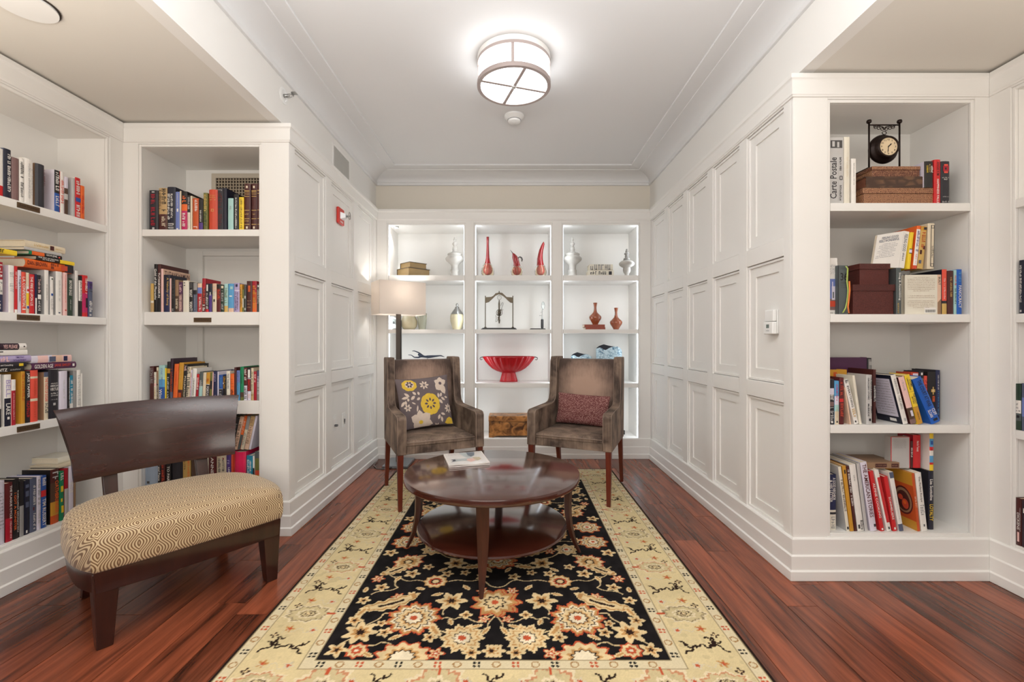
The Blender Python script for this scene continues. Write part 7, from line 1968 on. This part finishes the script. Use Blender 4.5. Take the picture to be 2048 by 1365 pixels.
for (x, y, r, p, n_) in ((-.47, 2.14, .020, pal_d, 5), (-.14, 2.17, .024, pal_e, 6), (-.15, 2.30, .026, pal_d, 5), (-.24, 2.34, .022, pal_d, 5), (-.53, 2.12, .026, pal_e, 6), (-.63, 2.20, .03, pal_d, 5), (-.51, 2.33, .034, pal_d, 5), (-.67, 2.28, .028, pal_e, 6), (-.33, 1.83, .026, pal_d, 5), (-.12, 1.95, .022, pal_e, 5),
                         (-.155, 1.74, .03, pal_d, 6), (-.29, 1.735, .028, pal_e, 5), (-.52, 1.86, .026, pal_d, 5), (-.55, 1.92, .02, pal_d, 5), (-.67, 1.94, .03, pal_d, 5), (-.20, 1.98, .024, pal_d, 4), (-.062, 1.75, .032, pal_d, 6), (-.68, 2.09, .026, pal_d, 5), (-.68, 2.56, .034, pal_d, 5), (-.35, 2.58, .03, pal_e, 6), (-.15, 2.58, .03, pal_d, 5), (-.52, 2.72, .026, pal_d, 5), (-.33, 2.33, .026, pal_d, 5), (-.44, 2.40, .024, pal_d, 5)):
    both(rosette, x, y, r, cols=p, n=n_, wob=.30)
both(rug_leaf, -.545, 2.065, .28, .085, ang=R(28), cols=lf_a, bend=.35)
both(rug_leaf, -.60, 2.37, .18, .07, ang=R(40), cols=lf_a, bend=.2)
both(rug_leaf, -.24, 2.55, .20, .06, ang=R(-20), cols=lf_a, bend=.25)
both(rug_leaf, -.32, 1.875, .10, .04, ang=R(-60), cols=lf_b, bend=.4)
both(rug_leaf, -.21, 2.40, .12, .04, ang=R(10), cols=lf_b)
both(rug_leaf, -.66, 2.00, .09, .035, ang=R(70), cols=lf_b)
for (x, y, l_, a_) in ((-.11, 1.87, .07, 60), (-.15, 1.90, .06, 20), (-.26, 1.93, .05, 110), (-.47, 1.83, .06, 30), (-.55, 1.73, .06, 150), (-.35, 2.14, .06, 20), (-.44, 2.19, .05, 160), (-.22, 2.20, .06, 130), (-.57, 2.28, .06, 70), (-.70, 2.18, .05, 90), (-.36, 2.37, .06, 40), (-.12, 2.37, .06, 120), (-.50, 2.52, .06, 20), (-.36, 2.70, .07, 160), (-.15, 2.72, .06, 60)):
    both(rug_leaf, x, y, l_, .024, ang=R(a_), cols=lf_b)
img[~inn_] = border_keep[~inn_]
fm = inn_
img[fm] *= (.86 + .28 * nzA[fm])[..., None]
img = np.clip(img * (.94 + .12 * rr_.rand(ny + 1, nx + 1))[..., None], 0, 1)
zt_ = np.full(GX.shape, RUGZ) + (nzA - .5) * .0006
top_v = np.stack([GX, GY, zt_], -1).reshape(-1, 3)
idx = np.arange((nx + 1) * (ny + 1)).reshape(ny + 1, nx + 1)
quads = np.stack([idx[:-1, :-1], idx[:-1, 1:], idx[1:, 1:], idx[1:, :-1]], -1).reshape(-1, 4)
me = bpy.data.meshes.new('rug')
edge = np.concatenate([idx[0, :], idx[1:, -1], idx[-1, -2::-1], idx[-2:0:-1, 0]])
low = top_v[edge].copy(); low[:, 2] = .0006
nb_ = len(top_v); m_ = len(edge); ar = np.arange(m_)
sides = np.stack([edge, nb_ + ar, nb_ + (ar + 1) % m_, np.roll(edge, -1)], -1)
allv = np.concatenate([top_v, low]); allf = np.concatenate([quads, sides])
me.vertices.add(len(allv)); me.vertices.foreach_set('co', allv.astype(np.float32).ravel())
me.loops.add(allf.size); me.loops.foreach_set('vertex_index', allf.astype(np.int32).ravel())
me.polygons.add(len(allf)); me.polygons.foreach_set('loop_start', np.arange(0, allf.size, 4, dtype=np.int32))
try: me.polygons.foreach_set('loop_total', np.full(len(allf), 4, dtype=np.int32))
except Exception: pass
me.update(calc_edges=True)
ca = me.color_attributes.new('weave', 'FLOAT_COLOR', 'POINT')
rgba = np.ones((len(allv), 4), np.float32); rgba[:nb_, :3] = img.reshape(-1, 3); rgba[nb_:, :3] = black
ca.data.foreach_set('color', rgba.ravel())
RUGM, nt, b = nt_new('rug_wool')
at_ = nt.nodes.new('ShaderNodeAttribute'); at_.attribute_name = 'weave'
nt.links.new(at_.outputs['Color'], b.inputs['Base Color']); b.inputs['Roughness'].default_value = .95; b.inputs['Specular IOR Level'].default_value = .15
tc = nt.nodes.new('ShaderNodeTexCoord'); wv = nt.nodes.new('ShaderNodeTexNoise'); wv.inputs['Scale'].default_value = 420
nt.links.new(tc.outputs['Object'], wv.inputs['Vector'])
bp = nt.nodes.new('ShaderNodeBump'); bp.inputs['Strength'].default_value = .35; bp.inputs['Distance'].default_value = .002
nt.links.new(wv.outputs['Fac'], bp.inputs['Height']); nt.links.new(bp.outputs[0], b.inputs['Normal'])
me.materials.append(RUGM)
rug = bpy.data.objects.new('rug', me); COL.objects.link(rug)
tag(rug, 'black floral rug with a golden patterned border under the coffee table', 'rug')
